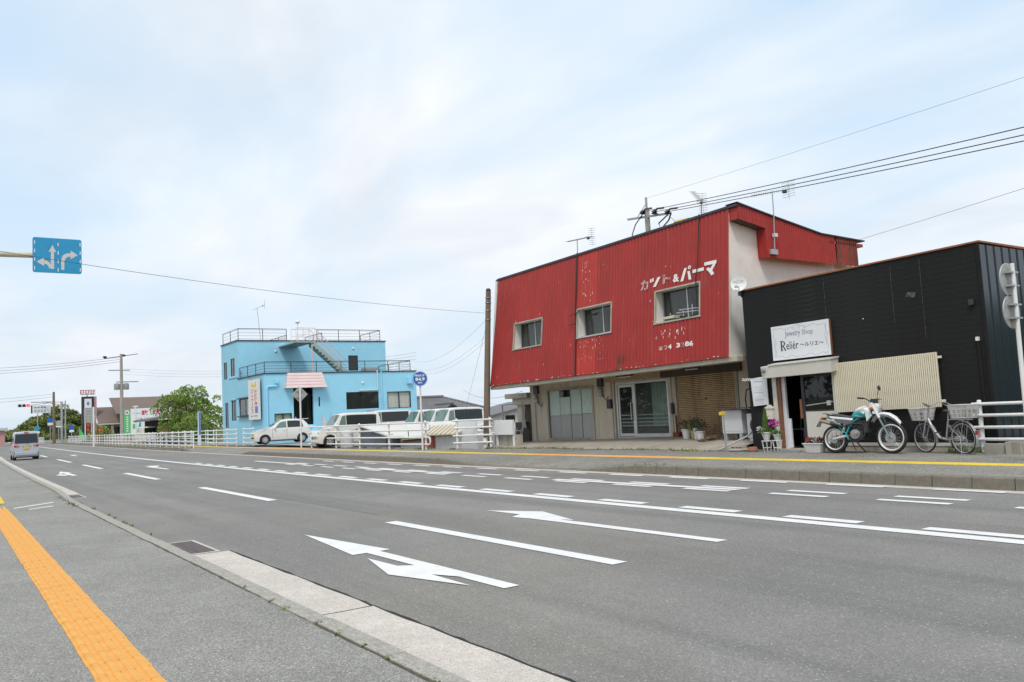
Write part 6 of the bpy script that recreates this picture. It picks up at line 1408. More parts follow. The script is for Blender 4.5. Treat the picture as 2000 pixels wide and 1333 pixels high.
# background pole behind the red building with cut-outs and insulators
BP = thing('crossarm_pole', 'grey pole with cross arm and black insulators rising behind the red roof', 'utility pole', (-30.6, 30, .1))
mb = MB(); mb.tube([(-30.55, 30, 0), (-30.6, 30, 11.6)], [.19, .13], 14); build('shaft', mb, 'pole_concrete', BP, smooth=True)
mb = MB(); mb.tube([(-30.6, 30, 11.5), (-30.6, 30, 12.2)], .06, 8); build('top_pin', mb, 'steel_grey', BP)
mb = MB(); mb.hexa([(-31.9, 29.8, 11.26), (-29.0, 30.0, 10.96), (-29.0, 30.1, 10.96), (-31.9, 29.9, 11.26), (-31.9, 29.8, 11.36), (-29.0, 30.0, 11.06), (-29.0, 30.1, 11.06), (-31.9, 29.9, 11.36)]); mb.tube([(-30.6, 30, 11.9), (-31.2, 29.9, 11.3)], .02, 5); build('cross_arm', mb, 'steel_grey', BP)
for x, z in ((-30.75, 11.30), (-29.9, 11.12), (-29.0, 10.9)):
    mb = MB(); mb.lathe([(.06, -.10), (.20, -.06), (.10, 0), (.18, .04), (.06, .12)], (x, 29.85, z + .12), (.3, -.2, 1), 12); ins = build('insulator', mb, 'insul', BP, smooth=True)
    mb = MB(); mb.tube([(x, 29.85, z + .15), (x + .45, 29.6, z + .18), (x + 1.1, 29.4, z + .05)], .05, 6); build('jumper', mb, 'insul', ins)
mb = MB(); mb.tube([(-30.75, 29.85, 11.35), (-31.3, 29.8, 10.9), (-31.6, 29.8, 10.4), (-31.3, 29.8, 10.1)], .03, 6); build('lead', mb, 'insul', BP)
mb = MB(); mb.tube([(-29.0, 29.85, 10.9), (-29.6, 29.8, 10.6), (-29.5, 29.8, 10.25), (-28.9, 29.8, 10.6), (-28.6, 29.7, 10.9)], .04, 6); build('lead', mb, 'insul', BP)
W3 = [('upper thick wire of three running right from the cross arm', (-30.7, 29.8, 11.45), (9.34, 21.81, 6.91)), ('middle thick wire of three running right from the cross arm', (-29.9, 29.8, 11.25), (8.50, 21.81, 6.66)), ('lower thick wire of three running right from the cross arm', (-29.0, 29.8, 11.05), (7.56, 21.81, 6.51))]
for l_, a, b in W3: cable(l_, a, b, .25, .017)
cable('thin earth wire from the top of the cross arm pole to the upper right', (-30.6, 30, 12.15), (9.52, 21.59, 8.99), .2, .005)
cable('thin wire rising right from the far end of the red roof', (-14.9, 23.7, 6.3), (-3.23, 19.32, 6.24), .05, .005)
# antennas
mat('antenna', (0.30, 0.30, 0.30), 0.4, 0.6)
def yagi(label, base, top, boom_a, boom_b, n, el, up=(0, 0, 1), r=.016):
    t = thing('tv_antenna', label, 'antenna', base, 'television antennas on the roofs'); mb = MB(); mb.tube([base, top], r, 6); build('mast', mb, 'antenna', t)
    a, b = Vector(boom_a), Vector(boom_b); mb = MB(); mb.tube([a, b], .010, 5); bm_ = build('boom', mb, 'antenna', t); side = (b - a).normalized().cross(Vector(up)).normalized(); mb = MB()
    for i in range(n): p = a.lerp(b, i / (n - 1)); l_ = el * (1 if i < n - 3 else 1.6); mb.tube([p - side * l_, p + side * l_], .005, 4); 
    for k in (-1, 1):
        for j in range(4): p = b + Vector((0, 0, k * .07 * (j + 1))) ; mb.tube([p - side * el * 1.3, p + side * el * 1.3], .005, 4)
    mb.tube([b - Vector((0, 0, .3)), b + Vector((0, 0, .3))], .006, 4); build('elements', mb, 'antenna', t); mb = MB(); mb.box(a.lerp(b, .86).x - .04, a.lerp(b, .86).y - .03, a.lerp(b, .86).z - .07, a.lerp(b, .86).x + .04, a.lerp(b, .86).y + .03, a.lerp(b, .86).z - .01); build('feed_box', mb, 'meter_dark', t)
yagi('television antenna above the left half of the red front', (-21.82, 17.97, 6.75), (-21.86, 18.02, 7.32), (-22.5, 18.1, 7.36), (-21.05, 18.0, 7.24), 18, .10)
yagi('television antenna tilted upward near the right end of the red front', (-16.15, 17.99, 6.82), (-16.16, 18.05, 7.32), (-16.7, 18.3, 7.72), (-15.98, 17.9, 7.16), 13, .10)
a3 = thing('tv_antenna', 'tall television antenna bracketed to the red gable side', 'antenna', (-14.76, 19.29, 5.6), 'television antennas on the roofs')
mb = MB(); mb.tube([(-14.72, 19.3, 5.62), (-14.7, 19.36, 6.7), (-14.72, 19.40, 7.36)], .018, 6); build('mast', mb, 'galv', a3); mb = MB(); mb.box(-14.78, 19.14, 5.52, -14.70, 19.42, 5.66); build('wall_bracket', mb, 'galv', a3); mb = MB(); mb.tube([(-14.72, 18.5, 7.12), (-14.72, 20.2, 7.50)], .012, 5); build('boom', mb, 'antenna', a3)
mb = MB()
for i in range(18): f_ = i / 17; mb.tube([(-14.82, 18.5 + 1.7 * f_, 7.12 + .38 * f_), (-14.62, 18.5 + 1.7 * f_, 7.12 + .38 * f_)], .005, 4); mb.tube([(-14.72, 18.5 + 1.7 * f_, 7.06 + .38 * f_), (-14.72, 18.5 + 1.7 * f_, 7.18 + .38 * f_)], .005, 4)
for j in range(-3, 4): mb.tube([(-14.95, 20.15, 7.49 + .07 * j), (-14.5, 20.15, 7.49 + .07 * j)], .005, 4)
mb.tube([(-14.72, 20.15, 7.2), (-14.72, 20.15, 7.75)], .007, 4); build('elements', mb, 'antenna', a3); mb = MB(); mb.box(-14.76, 19.3, 6.02, -14.66, 19.42, 6.12); build('junction_box', mb, 'plastic_white', a3); mb = MB(); mb.box(-14.76, 19.9, 7.36, -14.68, 20.02, 7.44); build('feed_box', mb, 'meter_dark', a3)
mb = MB(); mb.tube([(-24.85, 26.0, 9.26), (-24.05, 26.0, 9.22)], .08, 8); tag(build('cable_marker', mb, 'label_yellow'), 'yellow sleeve on the cables just above the red roof', 'cable sleeve')
cable('short cable carrying the yellow sleeve behind the red roof', (-29.0, 29.8, 10.95), (-18.0, 21.5, 6.6), .3, .012)
# stones and block at the foot of the right fence
mb = MB(); mb.box(-8.45, 17.12, .12, -8.06, 17.28, .36); tag(build('concrete_block', mb, 'concrete_wall', bevel=.01), 'grey concrete block at the foot of the rusted white fence post', 'block')
mb = MB(); mb.box(-8.02, 17.05, .1, -7.72, 17.25, .40); tag(build('retaining_block', mb, 'concrete_wall', bevel=.01), 'stained upright concrete slab below the white fence rails at the right', 'block')
mb = MB(); mb.box(-8.68, 17.33, .28, -8.62, 17.39, .62); tag(build('short_stake', mb, 'fence_white'), 'short white stake behind the bicycle rear wheel', 'stake')
# ------------------------------------------------------------------ blue building
mat('blue_wall', lin(154, 214, 238), 0.75, noise=((0.4, 0.04), (3, 0.03)), streak=((0.20, 0.45, 0.58), 1.2, 0.62, 0.25)); mat('blue_wall_shaded', lin(146, 203, 226), 0.75, noise=((0.4, 0.04), (3, 0.03)), streak=((0.2, 0.38, 0.46), 1.2, 0.62, 0.3))  # second blue is the same paint, darkened to put shade into the colour
mat('pink_board', (0.74, 0.57, 0.55), 0.65, noise=((1.5, 0.05),)); mat('pink_steel', (0.66, 0.53, 0.52), 0.5, noise=(3, 0.06)); mat('stair_green', (0.36, 0.45, 0.42), 0.55, noise=(3, 0.1)); glass('glass_clear', (0.93, 0.95, 0.94), 0.93, 0.02); mat('curtain_pale', (0.72, 0.70, 0.63), 0.9, noise=(3, 0.06)); mat('curtain_green', (0.66, 0.70, 0.50), 0.9); mat('ink_red', (0.62, 0.12, 0.10), 0.6); mat('ink_yellow', (0.75, 0.52, 0.03), 0.6); mat('ink_blue', (0.12, 0.22, 0.55), 0.6); mat('banner_white', (0.74, 0.73, 0.71), 0.7, noise=(1.5, 0.03)); mat('magenta', (0.5, 0.05, 0.2), 0.6)
BL = thing('blue_building', 'sky blue day service building with flat roofs, black roof railings and an outside stair', 'building', (-58, 20, .1))
FY = 17.5; XL, XU, XB = -54.8, -60.6, -64.9; ZL, ZU = 4.86, 7.66
def wallX(x, ya, yb, za, zb, holes, m, name='wall', th=.15):
    """wall facing +X with rectangular holes (y0,y1,z0,z1)"""
    ys = sorted({ya, yb, *[h[0] for h in holes], *[h[1] for h in holes]}); zs = sorted({za, zb, *[h[2] for h in holes], *[h[3] for h in holes]}); mb = MB()
    for a, b in zip(ys, ys[1:]):
        for c, d in zip(zs, zs[1:]):
            if any(h[0] - 1e-6 <= a and b <= h[1] + 1e-6 and h[2] - 1e-6 <= c and d <= h[3] + 1e-6 for h in holes): continue
            mb.poly([(x, a, c), (x, b, c), (x, b, d), (x, a, d)])
    for h in holes:
        for p, q in (((h[0], h[2]), (h[1], h[2])), ((h[1], h[2]), (h[1], h[3])), ((h[1], h[3]), (h[0], h[3])), ((h[0], h[3]), (h[0], h[2]))): mb.poly([(x, *p), (x, *q), (x - th, *q), (x - th, *p)])
    return build(name, mb, m, BL)
def wallY(y, xa, xb, za, zb, holes, m, th=.15):
    xs = sorted({xa, xb, *[h[0] for h in holes], *[h[1] for h in holes]}); zs = sorted({za, zb, *[h[2] for h in holes], *[h[3] for h in holes]}); mb = MB()
    for a, b in zip(xs, xs[1:]):
        for c, d in zip(zs, zs[1:]):
            if any(h[0] - 1e-6 <= a and b <= h[1] + 1e-6 and h[2] - 1e-6 <= c and d <= h[3] + 1e-6 for h in holes): continue
            mb.poly([(a, y, c), (b, y, c), (b, y, d), (a, y, d)])
    for h in holes:
        for p, q in (((h[0], h[2]), (h[1], h[2])), ((h[1], h[2]), (h[1], h[3])), ((h[1], h[3]), (h[0], h[3])), ((h[0], h[3]), (h[0], h[2]))): mb.poly([(p[0], y, p[1]), (q[0], y, q[1]), (q[0], y + th, q[1]), (p[0], y + th, p[1])])
    return build('wall', mb, m, BL)
HX = [(19.5, 20.9, 1.34, 3.9), (18.16, 19.36, 1.45, 2.18), (23.32, 25.81, 2.25, 3.46), (26.49, 28.41, 2.18, 3.40), (21.27, 21.38, 2.55, 3.19)]
wallX(XL, FY, 28.9, 0, ZL, HX, 'blue_wall'); HU = [(26.07, 26.88, 5.35, 6.55)]; wallX(XU, FY, 29.3, 4.7, ZU, HU, 'blue_wall')
HY1 = [(-60.5, -57.65, 2.2, 3.4)]; HY2 = [(-64.15, -63.3, 1.4, 3.27), (-62.46, -61.25, 1.9, 3.36), (-64.27, -63.4, 5.05, 6.32), (-62.46, -61.38, 5.15, 6.48)]
wallY(FY, XU, XL, 0, ZL, HY1, 'blue_wall_shaded'); wallY(FY, XB, XU, 0, ZU, HY2, 'blue_wall_shaded')
mb = MB(); mb.poly([(XL, 28.9, 0), (XU, 28.9, 0), (XU, 28.9, ZL), (XL, 28.9, ZL)]); build('wall', mb, 'blue_wall_shaded', BL); mb = MB(); mb.poly([(XU, 29.3, 0), (XB, 29.3, 0), (XB, 29.3, ZU), (XU, 29.3, ZU)]); mb.poly([(XB, FY, 0), (XB, 29.3, 0), (XB, 29.3, ZU), (XB, FY, ZU)]); build('wall', mb, 'blue_wall_shaded', BL)
mb = MB(); mb.box(XU - .1, FY - .06, ZL, XL + .06, 28.96, ZL + .07); build('roof', mb, 'dark_trim', BL); mb = MB(); mb.box(XB - .06, FY - .06, ZU, XU + .06, 29.36, ZU + .07); build('roof', mb, 'dark_trim', BL)
mb = MB(); mb.box(-62.95, FY - .05, 5.02, -60.65, FY - .002, 5.16); build('string_course', mb, 'blue_wall', BL); mb = MB(); mb.box(-62.6, FY - .05, 3.42, -61.1, FY - .002, 3.5); build('string_course', mb, 'blue_wall', BL)
def winX(x, h, curtain, n=2, m='glass_dark'):
    f = MB(); y0, y1, z0, z1 = h; t = .05; xx = x - .05
    for a, b, c, d in ((y0, y1, z0, z0 + t), (y0, y1, z1 - t, z1), (y0, y0 + t, z0 + t, z1 - t), (y1 - t, y1, z0 + t, z1 - t)): f.box(xx - .05, a, c, xx + .02, b, d)
    for k in range(1, n): ym = y0 + (y1 - y0) * k / n; f.box(xx - .05, ym - .03, z0 + t, xx + .015, ym + .03, z1 - t)
    w = build('window', f, 'car_black', BL)
    for k in range(n): a = y0 + (y1 - y0) * k / n + .03; b = y0 + (y1 - y0) * (k + 1) / n - .03; build('pane', MB().poly([(xx, a, z0 + t), (xx, b, z0 + t), (xx, b, z1 - t), (xx, a, z1 - t)]), m, w)
    if curtain: build('curtain', MB().grid([[(xx - .12 + .015 * sin(i * 2.1), y0 + (y1 - y0) * i / 20, z) for i in range(21)] for z in (z0, z1)]), curtain, w)
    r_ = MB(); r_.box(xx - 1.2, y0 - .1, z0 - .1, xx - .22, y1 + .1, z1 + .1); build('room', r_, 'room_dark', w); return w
winX(XL, HX[1], 'curtain_green', 2, 'glass_clear'); winX(XL, HX[2], None, 2, 'glass_dim'); winX(XL, HX[3], 'curtain_pale', 2, 'glass_clear'); winX(XL, HX[4], None, 1); winX(XU, HU[0], None, 1)
def winY(h, split=.5, cur=None):
    f = MB(); x0, x1, z0, z1 = h; t = .05; yy = FY + .05
    for a, b, c, d in ((x0, x1, z0, z0 + t), (x0, x1, z1 - t, z1), (x0, x0 + t, z0 + t, z1 - t), (x1 - t, x1, z0 + t, z1 - t)): f.box(a, yy - .02, c, b, yy + .05, d)
    xm = x0 + (x1 - x0) * split; f.box(xm - .03, yy - .015, z0 + t, xm + .03, yy + .05, z1 - t); w = build('window', f, 'car_black', BL)
    for a, b in ((x0 + t, xm - .03), (xm + .03, x1 - t)): build('pane', MB().poly([(a, yy, z0 + t), (b, yy, z0 + t), (b, yy, z1 - t), (a, yy, z1 - t)]), 'glass_clear', w)
    build('curtain', MB().grid([[(xm + (x1 - xm) * i / 12, yy + .12 + .015 * sin(i * 2.1), z) for i in range(13)] for z in (z0, z1)]), cur or 'curtain_pale', w); r_ = MB(); r_.box(x0 - .1, yy + .25, z0 - .1, x1 + .1, yy + 1.2, z1 + .1); build('room', r_, 'room_dark', w)
for h in HY1: winY(h, .5, 'curtain_pale')
for k, h in enumerate(HY2): winY(h, .55, 'curtain_pale' if k else 'curtain_green')
# bay frame of the corner window
mb = MB(); mb.box(-60.55, FY - .18, 2.12, -57.6, FY - .001, 2.19); mb.box(-60.55, FY - .18, 3.41, -57.6, FY - .001, 3.47); mb.box(-57.66, FY - .18, 2.19, -57.6, FY - .001, 3.41); build('bay_frame', mb, 'car_black', BL)
# entrance
mb = MB(); mb.box(XL - .7, 19.48, 1.2, XL - .15, 20.92, 1.34); mb.box(XL - .152, 19.5, 0, XL + .5, 20.9, 1.30)
for k in range(5): mb.box(XL + .5 + .28 * k, 19.5, 0, XL + .5 + .28 * (k + 1), 20.9, 1.1 - .2 * k)
build('entrance_steps', mb, 'blue_wall', BL)
mb = MB(); mb.box(XL - .5, 19.5, 1.34, XL - .45, 19.58, 3.4); mb.box(XL - .5, 20.18, 1.34, XL - .45, 20.26, 3.4); mb.box(XL - .5, 20.82, 1.34, XL - .45, 20.9, 3.4); mb.box(XL - .5, 19.5, 3.4, XL - .45, 20.9, 3.5); dd = build('entrance_door', mb, 'car_black', BL)
for a, b in ((19.58, 20.18), (20.26, 20.82)): build('pane', MB().poly([(XL - .47, a, 1.34), (XL - .47, b, 1.34), (XL - .47, b, 3.4), (XL - .47, a, 3.4)]), 'glass_dark', dd)
mb = MB(); mb.box(XL - 2, 19.4, 1.2, XL - .9, 21.0, 3.9); build('room', mb, 'room_dark', dd)
for k in range(5):
    z0 = 3.86 + .21 * k; o0 = .55 - .09 * k; a0 = 18.86 + .05 * k; b0 = 21.72 - .035 * k
    mb = MB(); mb.hexa([(XL + .002, a0, z0), (XL + o0, a0, z0), (XL + o0, b0, z0), (XL + .002, b0, z0), (XL + .002, a0 + .04, z0 + .195), (XL + o0 - .08, a0 + .04, z0 + .195), (XL + o0 - .08, b0 - .03, z0 + .195), (XL + .002, b0 - .03, z0 + .195)]); build('awning_board', mb, 'pink_board', BL)
# roof railings
def railing(pts, z0, h, nw=4):
    P = [Vector((*p, 0)) for p in pts]; mb = MB(); mb.tube([p + Vector((0, 0, z0 + h)) for p in P], .022, 6); tr = build('railing', mb, 'car_black', BL); mb = MB()
    for k in range(nw): mb.tube([p + Vector((0, 0, z0 + .1 + (h - .18) * k / max(1, nw - 1))) for p in P], .009, 4)
    build('railing_wires', mb, 'wire', tr)
    for a, b in zip(P, P[1:]):
        n = max(1, int((b - a).length / 1.7))
        for i in range(n + (1 if b is P[-1] else 0)): q = a.lerp(b, i / n); mb = MB(); mb.tube([q + Vector((0, 0, z0)), q + Vector((0, 0, z0 + h))], .024, 6); build('railing_post', mb, 'car_black', tr)
railing([(XU + .1, FY + .1), (XL - .1, FY + .1), (XL - .1, 28.5), (XU + .1, 28.6)], ZL + .07, .74); railing([(XB + .2, FY + .1), (XU - .1, FY + .1), (XU - .1, 21.2)], ZU + .07, .85); railing([(XU - .1, 23.6), (XU - .1, 28.9), (XB + .4, 28.9)], ZU + .07, .85); railing([(XU - .1, 24.0), (XB + .6, 24.0)], ZU + .07, .6); railing([(XU - .1, 21.2), (XB + .5, 21.2)], ZU + .07, .4)
# outside stair
ya, za, yb, zb_ = 22.0, 7.28, 24.3, ZL + .1; xs_, xe = -57.0, -57.95
mb = MB(); mb.box(XU - .0, 20.55, 7.20, xs_, 22.0, 7.30); st = build('stair', mb, 'stair_green', BL)
for x in (xs_, xe): mb = MB(); mb.hexa([(x - .03, ya - .1, za - .3), (x + .03, ya - .1, za - .3), (x + .03, yb, zb_ - .1), (x - .03, yb, zb_ - .1), (x - .03, ya - .1, za + .02), (x + .03, ya - .1, za + .02), (x + .03, yb + .15, zb_ + .12), (x - .03, yb + .15, zb_ + .12)]); build('stringer', mb, 'stair_green', st)
n = 11
for i in range(n): f_ = (i + .5) / n; y = ya + (yb - ya) * f_; z = za + (zb_ - za) * f_; mb = MB(); mb.box(xe, y - .12, z - .02, xs_, y + .12, z + .015); build('tread', mb, 'stair_green', st)
for x in (xs_ + .02, xe - .02):
    mb = MB(); mb.tube([(x, 20.6, 8.25), (x, ya, 8.25), (x, yb, zb_ + .95), (x, yb, zb_)], .025, 6)
    for f_ in (.45,): mb.tube([(x, 20.6, 7.3 + .45), (x, ya, 7.3 + .45), (x, yb, zb_ + .45)], .016, 5)
    for i in range(9): f_ = i / 8; y = ya + (yb - ya) * f_; z = za + (zb_ - za) * f_; mb.tube([(x, y, z), (x, y, z + .95)], .014, 5)
    for y in (20.6, 21.1, 21.55): mb.tube([(x, y, 7.3), (x, y, 8.25)], .014, 5)
    mb.tube([(x, 20.6, 7.35), (x, 21.9, 8.2)], .012, 5); build('stair_rail', mb, 'pink_steel', st)
mb = MB(); mb.tube([(-57.1, 21.8, ZL + .07), (-57.1, 21.8, 7.2)], .05, 8); build('stair_post', mb, 'pink_steel', st)
mb = MB(); mb.tube([(-57.0, 20.7, 7.3), (-57.0, 20.75, 8.55)], .03, 6); mb.ball((-57.0, 20.75, 8.68), .17, .17, .13); build('roof_lamp', mb, 'mark_white', BL, smooth=True)
# pipes and small fittings
mb = MB(); mb.tube([(XL + .07, 18.35, 4.2), (XL + .07, 18.3, 4.02), (XL + .07, 17.75, 4.0), (XL + .07, 17.68, 3.9), (XL + .07, 17.66, .2)], .06, 8); mb.box(XL + .002, 18.25, 4.2, XL + .16, 18.45, 4.45); build('down_pipe', mb, 'blue_wall', BL)
mb = MB(); mb.tube([(XL + .07, 25.74, 5.0), (XL + .07, 25.74, 3.57), (XL + .07, 24.3, 3.56)], .05, 8); build('vent_pipe', mb, 'plastic_white', BL); mb = MB(); mb.tube([(XL + .06, 26.05, 4.9), (XL + .06, 26.05, .3)], .05, 8); build('down_pipe', mb, 'blue_wall', BL); mb = MB(); mb.box(XL + .003, 28.1, 3.95, XL + .2, 28.5, 4.4); build('vent_hood', mb, 'blue_wall', BL)
for y, z in ((24.6, 4.1), (20.3, 6.9), (26.5, 7.1)): mb = MB(); mb.ball(((XL if z < 5 else XU) + .03, y, z), .06, .09, .09); build('vent_cap', mb, 'sign_white', BL, smooth=True)
mb = MB(); mb.box(XL + .004, 24.88, 1.5, XL + .02, 25.7, 2.05); nt_ = build('notice_board', mb, 'sign_white', BL); mb = MB()
for a, b, c, d in ((24.86, 25.72, 2.05, 2.09), (25.68, 25.72, 1.5, 2.05)): mb.box(XL + .004, a, c, XL + .03, b, d)
build('border', mb, 'magenta', nt_)
mb = MB(); mb.box(XL - .9, 24.9, ZL + .07, XL - .3, 26.0, ZL + .32); build('roof_box', mb, 'galv', BL)
yagi('television antenna on a tall bent mast above the blue building', (-60.4, 19.15, ZU), (-60.45, 18.95, 10.1), (-60.6, 18.7, 9.95), (-60.4, 19.5, 10.35), 6, .25)
yagi('distant small television antenna just left of the blue building', (-82, 24.3, 3.0), (-82.1, 24.25, 5.45), (-82.4, 23.9, 5.4), (-81.9, 24.7, 5.45), 5, .25)
# banner on the corner
BN = thing('service_banner', 'tall white banner with a yellow emblem and red lettering on the blue building corner', 'banner', (-56.3, 17.3, 1.8))
bx0, bx1, bz0, bz1, by = -57.55, -55.15, 1.86, 4.58, 17.28
mb = MB(); mb.box(bx0, by, bz0, bx1, by + .08, bz1); build('panel', mb, 'banner_white', BN)
mb = MB(); mb.tube([(bx0 + .1, by + .04, bz1 + .12), (bx0 + .1, FY, bz1 + .12)], .02, 5); mb.tube([(bx0 - .05, by + .04, bz1 + .12), (bx1, by + .04, bz1 + .14)], .02, 5); mb.tube([(bx1 - .2, by + .04, bz1), (bx1 - .2, FY, bz1 + .2)], .02, 5); build('bracket', mb, 'galv', BN)
bw, bh_ = bx1 - bx0, bz1 - bz0
def bl(body, u, v, w, h, m, bold=.03): build('lettering', text_mesh(body, (bx0 + u * bw, by - .002, bz0 + v * bh_), (w * bw, 0, 0), (0, 0, h * bh_), bold=bold), m, BN)
E_ = [[(.0, .35), (.18, .05), (.45, .0), (.42, .3), (.28, .55), (.18, .9), (.05, .8)], [(1.0, .35), (.82, .05), (.55, .0), (.58, .3), (.72, .55), (.82, .9), (.95, .8)], [(.40, .2), (.5, .65), (.60, .2)]]
build('emblem', flat(E_, (bx0 + .3 * bw, by - .002, bz0 + .80 * bh_), (.46 * bw, 0, 0), (0, 0, .15 * bh_)), 'ink_yellow', BN)
for k, ch in enumerate('デイサービス'): bl(ch if ch != 'ー' else '｜', .24 if ch != 'ー' else .33, .645 - .098 * k, .24 if ch != 'ー' else .06, .085, 'ink_red')
for k, ch in enumerate('放課後等'): bl(ch, .56, .645 - .098 * k, .26, .09, 'ink_red')
build('blue_box', flat([[(.60, .16), (.86, .16), (.86, .33), (.60, .33)]], (bx0, by - .002, bz0), (bw, 0, 0), (0, 0, bh_)), 'ink_blue', BN); build('small_print', flat([[(.58, .745), (.2, .745), (.2, .755), (.58, .755)], [(.2, .08), (.42, .08), (.42, .105), (.2, .105)], [(.5, .08), (.8, .08), (.8, .105), (.5, .105)]], (bx0, by - .003, bz0), (bw, 0, 0), (0, 0, bh_)), 'ink_grey', BN)
# two white barrier posts by the entrance
for y, l_ in ((19.35, 'white slanted barrier board left of the blue entrance'), (21.2, 'white slanted barrier board right of the blue entrance')):
    mb = MB(); mb.hexa([(-53.9, y, 1.1), (-53.8, y, 1.1), (-53.8, y + .5, .9), (-53.9, y + .5, .9), (-53.9, y - .1, 1.9), (-53.8, y - .1, 1.9), (-53.8, y + .5, .98), (-53.9, y + .5, .98)]); mb.box(-53.9, y - .02, .2, -53.8, y + .04, 1.12); tag(build('barrier_board', mb, 'pink_board'), l_, 'barrier')

# ------------------------------------------------------------------ low sheds in the sunken yard
mat('shed_slate', (0.19, 0.21, 0.25), 0.8, noise=((1.5, 0.08), (6, 0.06)), dirt=[(0.12, 0.13, 0.15), 1.5, 0.6, 0.4]); mat('shed_white', (0.70, 0.70, 0.70), 0.7, noise=((1.5, 0.06), (6, 0.05)), streak=((0.36, 0.33, 0.28), 3, 0.6, 0.4)); mat('hoarding_white', (0.78, 0.79, 0.80), 0.6, noise=((1.5, 0.04),), dirt=[(0.55, 0.54, 0.5), 1.5, 0.64, 0.3]); mat('roof_white', (0.62, 0.60, 0.57), 0.55, noise=((1, 0.08), (6, 0.06)), dirt=[(0.38, 0.34, 0.29), 1.2, 0.55, 0.5]); mat('roof_beige', (0.58, 0.51, 0.37), 0.6, noise=((1, 0.07), (5, 0.05))); mat('door_orange', (0.36, 0.10, 0.05), 0.65, noise=(4, 0.12)); mat('awning_green', (0.20, 0.38, 0.26), 0.6, noise=(3, 0.1)); mat('rust_beam', (0.34, 0.14, 0.06), 0.8, noise=(5, 0.2))
S1 = thing('gabled_shed', 'low slate blue shed with a white gabled roof behind the rail fence', 'shed', (-36, 18, -1.3))
mb = MB(); mb.prism([(-38.05, 16.8, -1.3), (-34.35, 16.8, -1.3), (-34.35, 16.8, .66), (-37.2, 16.8, 1.08), (-38.05, 16.8, .95)], (0, 4.5, 0)); build('wall', mb, 'shed_slate', S1)
for z in (-.1, .12, .34, .56): mb = MB(); mb.box(-38.05, 16.785, z, -34.35, 16.8, z + .205); build('board', mb, 'shed_slate', S1)
mb = MB(); mb.prism([(-34.0, 16.55, .58), (-37.25, 16.55, 1.12), (-38.2, 16.55, 1.0), (-38.2, 16.55, 1.06), (-37.25, 16.55, 1.18), (-34.0, 16.55, .66)], (0, 5.0, 0)); build('roof', mb, 'roof_white', S1)
mb = MB(); mb.box(-36.3, 16.76, .02, -35.2, 16.785, .07); build('sill_board', mb, 'slat_cream', S1); mb = MB(); mb.box(-34.98, 16.77, -.4, -34.93, 16.786, .62); build('post', mb, 'car_black', S1); mb = MB(); mb.tube([(-33.0, 16.9, .95), (-32.98, 16.9, .5)], .02, 5); build('roof_pipe', mb, 'wire', S1)
S2 = thing('middle_shed', 'low white walled shed with a rust red beam and green strip between two gabled sheds', 'shed', (-33.3, 18, -1.3))
mb = MB(); mb.box(-34.3, 17.15, -1.3, -32.25, 20, .42); build('wall', mb, 'shed_white', S2); mb = MB(); mb.hexa([(-34.3, 17.05, .36), (-32.2, 17.05, .42), (-32.2, 17.16, .42), (-34.3, 17.16, .36), (-34.3, 17.05, .44), (-32.2, 17.05, .50), (-32.2, 17.16, .50), (-34.3, 17.16, .44)]); build('beam', mb, 'rust_beam', S2)
mb = MB(); mb.hexa([(-33.8, 16.9, .47), (-31.6, 16.9, .55), (-31.6, 17.5, .6), (-33.8, 17.5, .52), (-33.8, 16.9, .50), (-31.6, 16.9, .60), (-31.6, 17.5, .66), (-33.8, 17.5, .58)]); build('awning', mb, 'awning_green', S2); mb = MB(); mb.hexa([(-34.3, 17.0, .55), (-30.9, 17.0, .62), (-30.9, 20, 1.0), (-34.3, 20, .95), (-34.3, 17.0, .60), (-30.9, 17.0, .67), (-30.9, 20, 1.05), (-34.3, 20, 1.0)]); build('roof', mb, 'roof_white', S2)
S3 = thing('beige_shed', 'low shed with beige ribbed gable roof and rust orange door by the pole', 'shed', (-30, 18, -1.3))
mb = MB(); mb.prism([(-31.95, 17.0, -1.3), (-28.75, 17.0, -1.3), (-28.75, 17.0, .66), (-31.95, 17.0, .62)], (0, 3.2, 0)); build('wall', mb, 'shed_white', S3)
mb = MB(); mb.box(-31.9, 16.96, -1.3, -30.75, 16.998, .60); build('door', mb, 'door_orange', S3); mb = MB(); mb.box(-31.0, 16.93, -1.3, -30.85, 16.96, .66); build('door_post', mb, 'door_orange', S3)
def slope(p, th=.05): return list(p) + [(x, y, z + th) for x, y, z in p]
A_, B2, C2, D2 = (-31.25, 16.72, .66), (-28.35, 16.78, .70), (-30.2, 18.4, 1.02), (-33.1, 18.3, .98)
mb = MB(); mb.hexa(slope((A_, B2, C2, D2))); build('roof', mb, 'roof_beige', S3)
for k in range(9):
    f_ = k / 8; p, q = Vector(A_).lerp(Vector(B2), f_), Vector(D2).lerp(Vector(C2), f_); w_ = .05 if k < 8 else .22; zt = .03 if k < 8 else .04; p.z += .051; q.z += .051
    mb = MB(); mb.hexa(slope(((p.x - w_, p.y - .02, p.z), (p.x, p.y - .02, p.z), (q.x, q.y, q.z), (q.x - w_, q.y, q.z)), zt)); build('roof_batten', mb, 'roof_beige' if k < 8 else 'roof_white', S3)
P1_ = MB(); P1_.box(-28.95, 17.05, -.2, -27.5, 17.1, 1.24); tag(build('white_hoarding', P1_, 'hoarding_white'), 'plain white hoarding sheet standing left of the brown pole', 'hoarding')
mb = MB(); mb.box(-27.0, 17.55, .63, -25.75, 17.6, 1.19); mb.box(-26.98, 17.6, .1, -26.9, 17.66, 1.19); mb.box(-25.85, 17.6, .1, -25.77, 17.66, 1.19); tag(build('white_board', mb, 'hoarding_white'), 'white board on posts right of the brown pole above the block wall', 'board')
BW = thing('block_wall', 'low grey concrete block wall between the brown pole and the lean-to', 'wall', (-26.3, 17.75, .1))
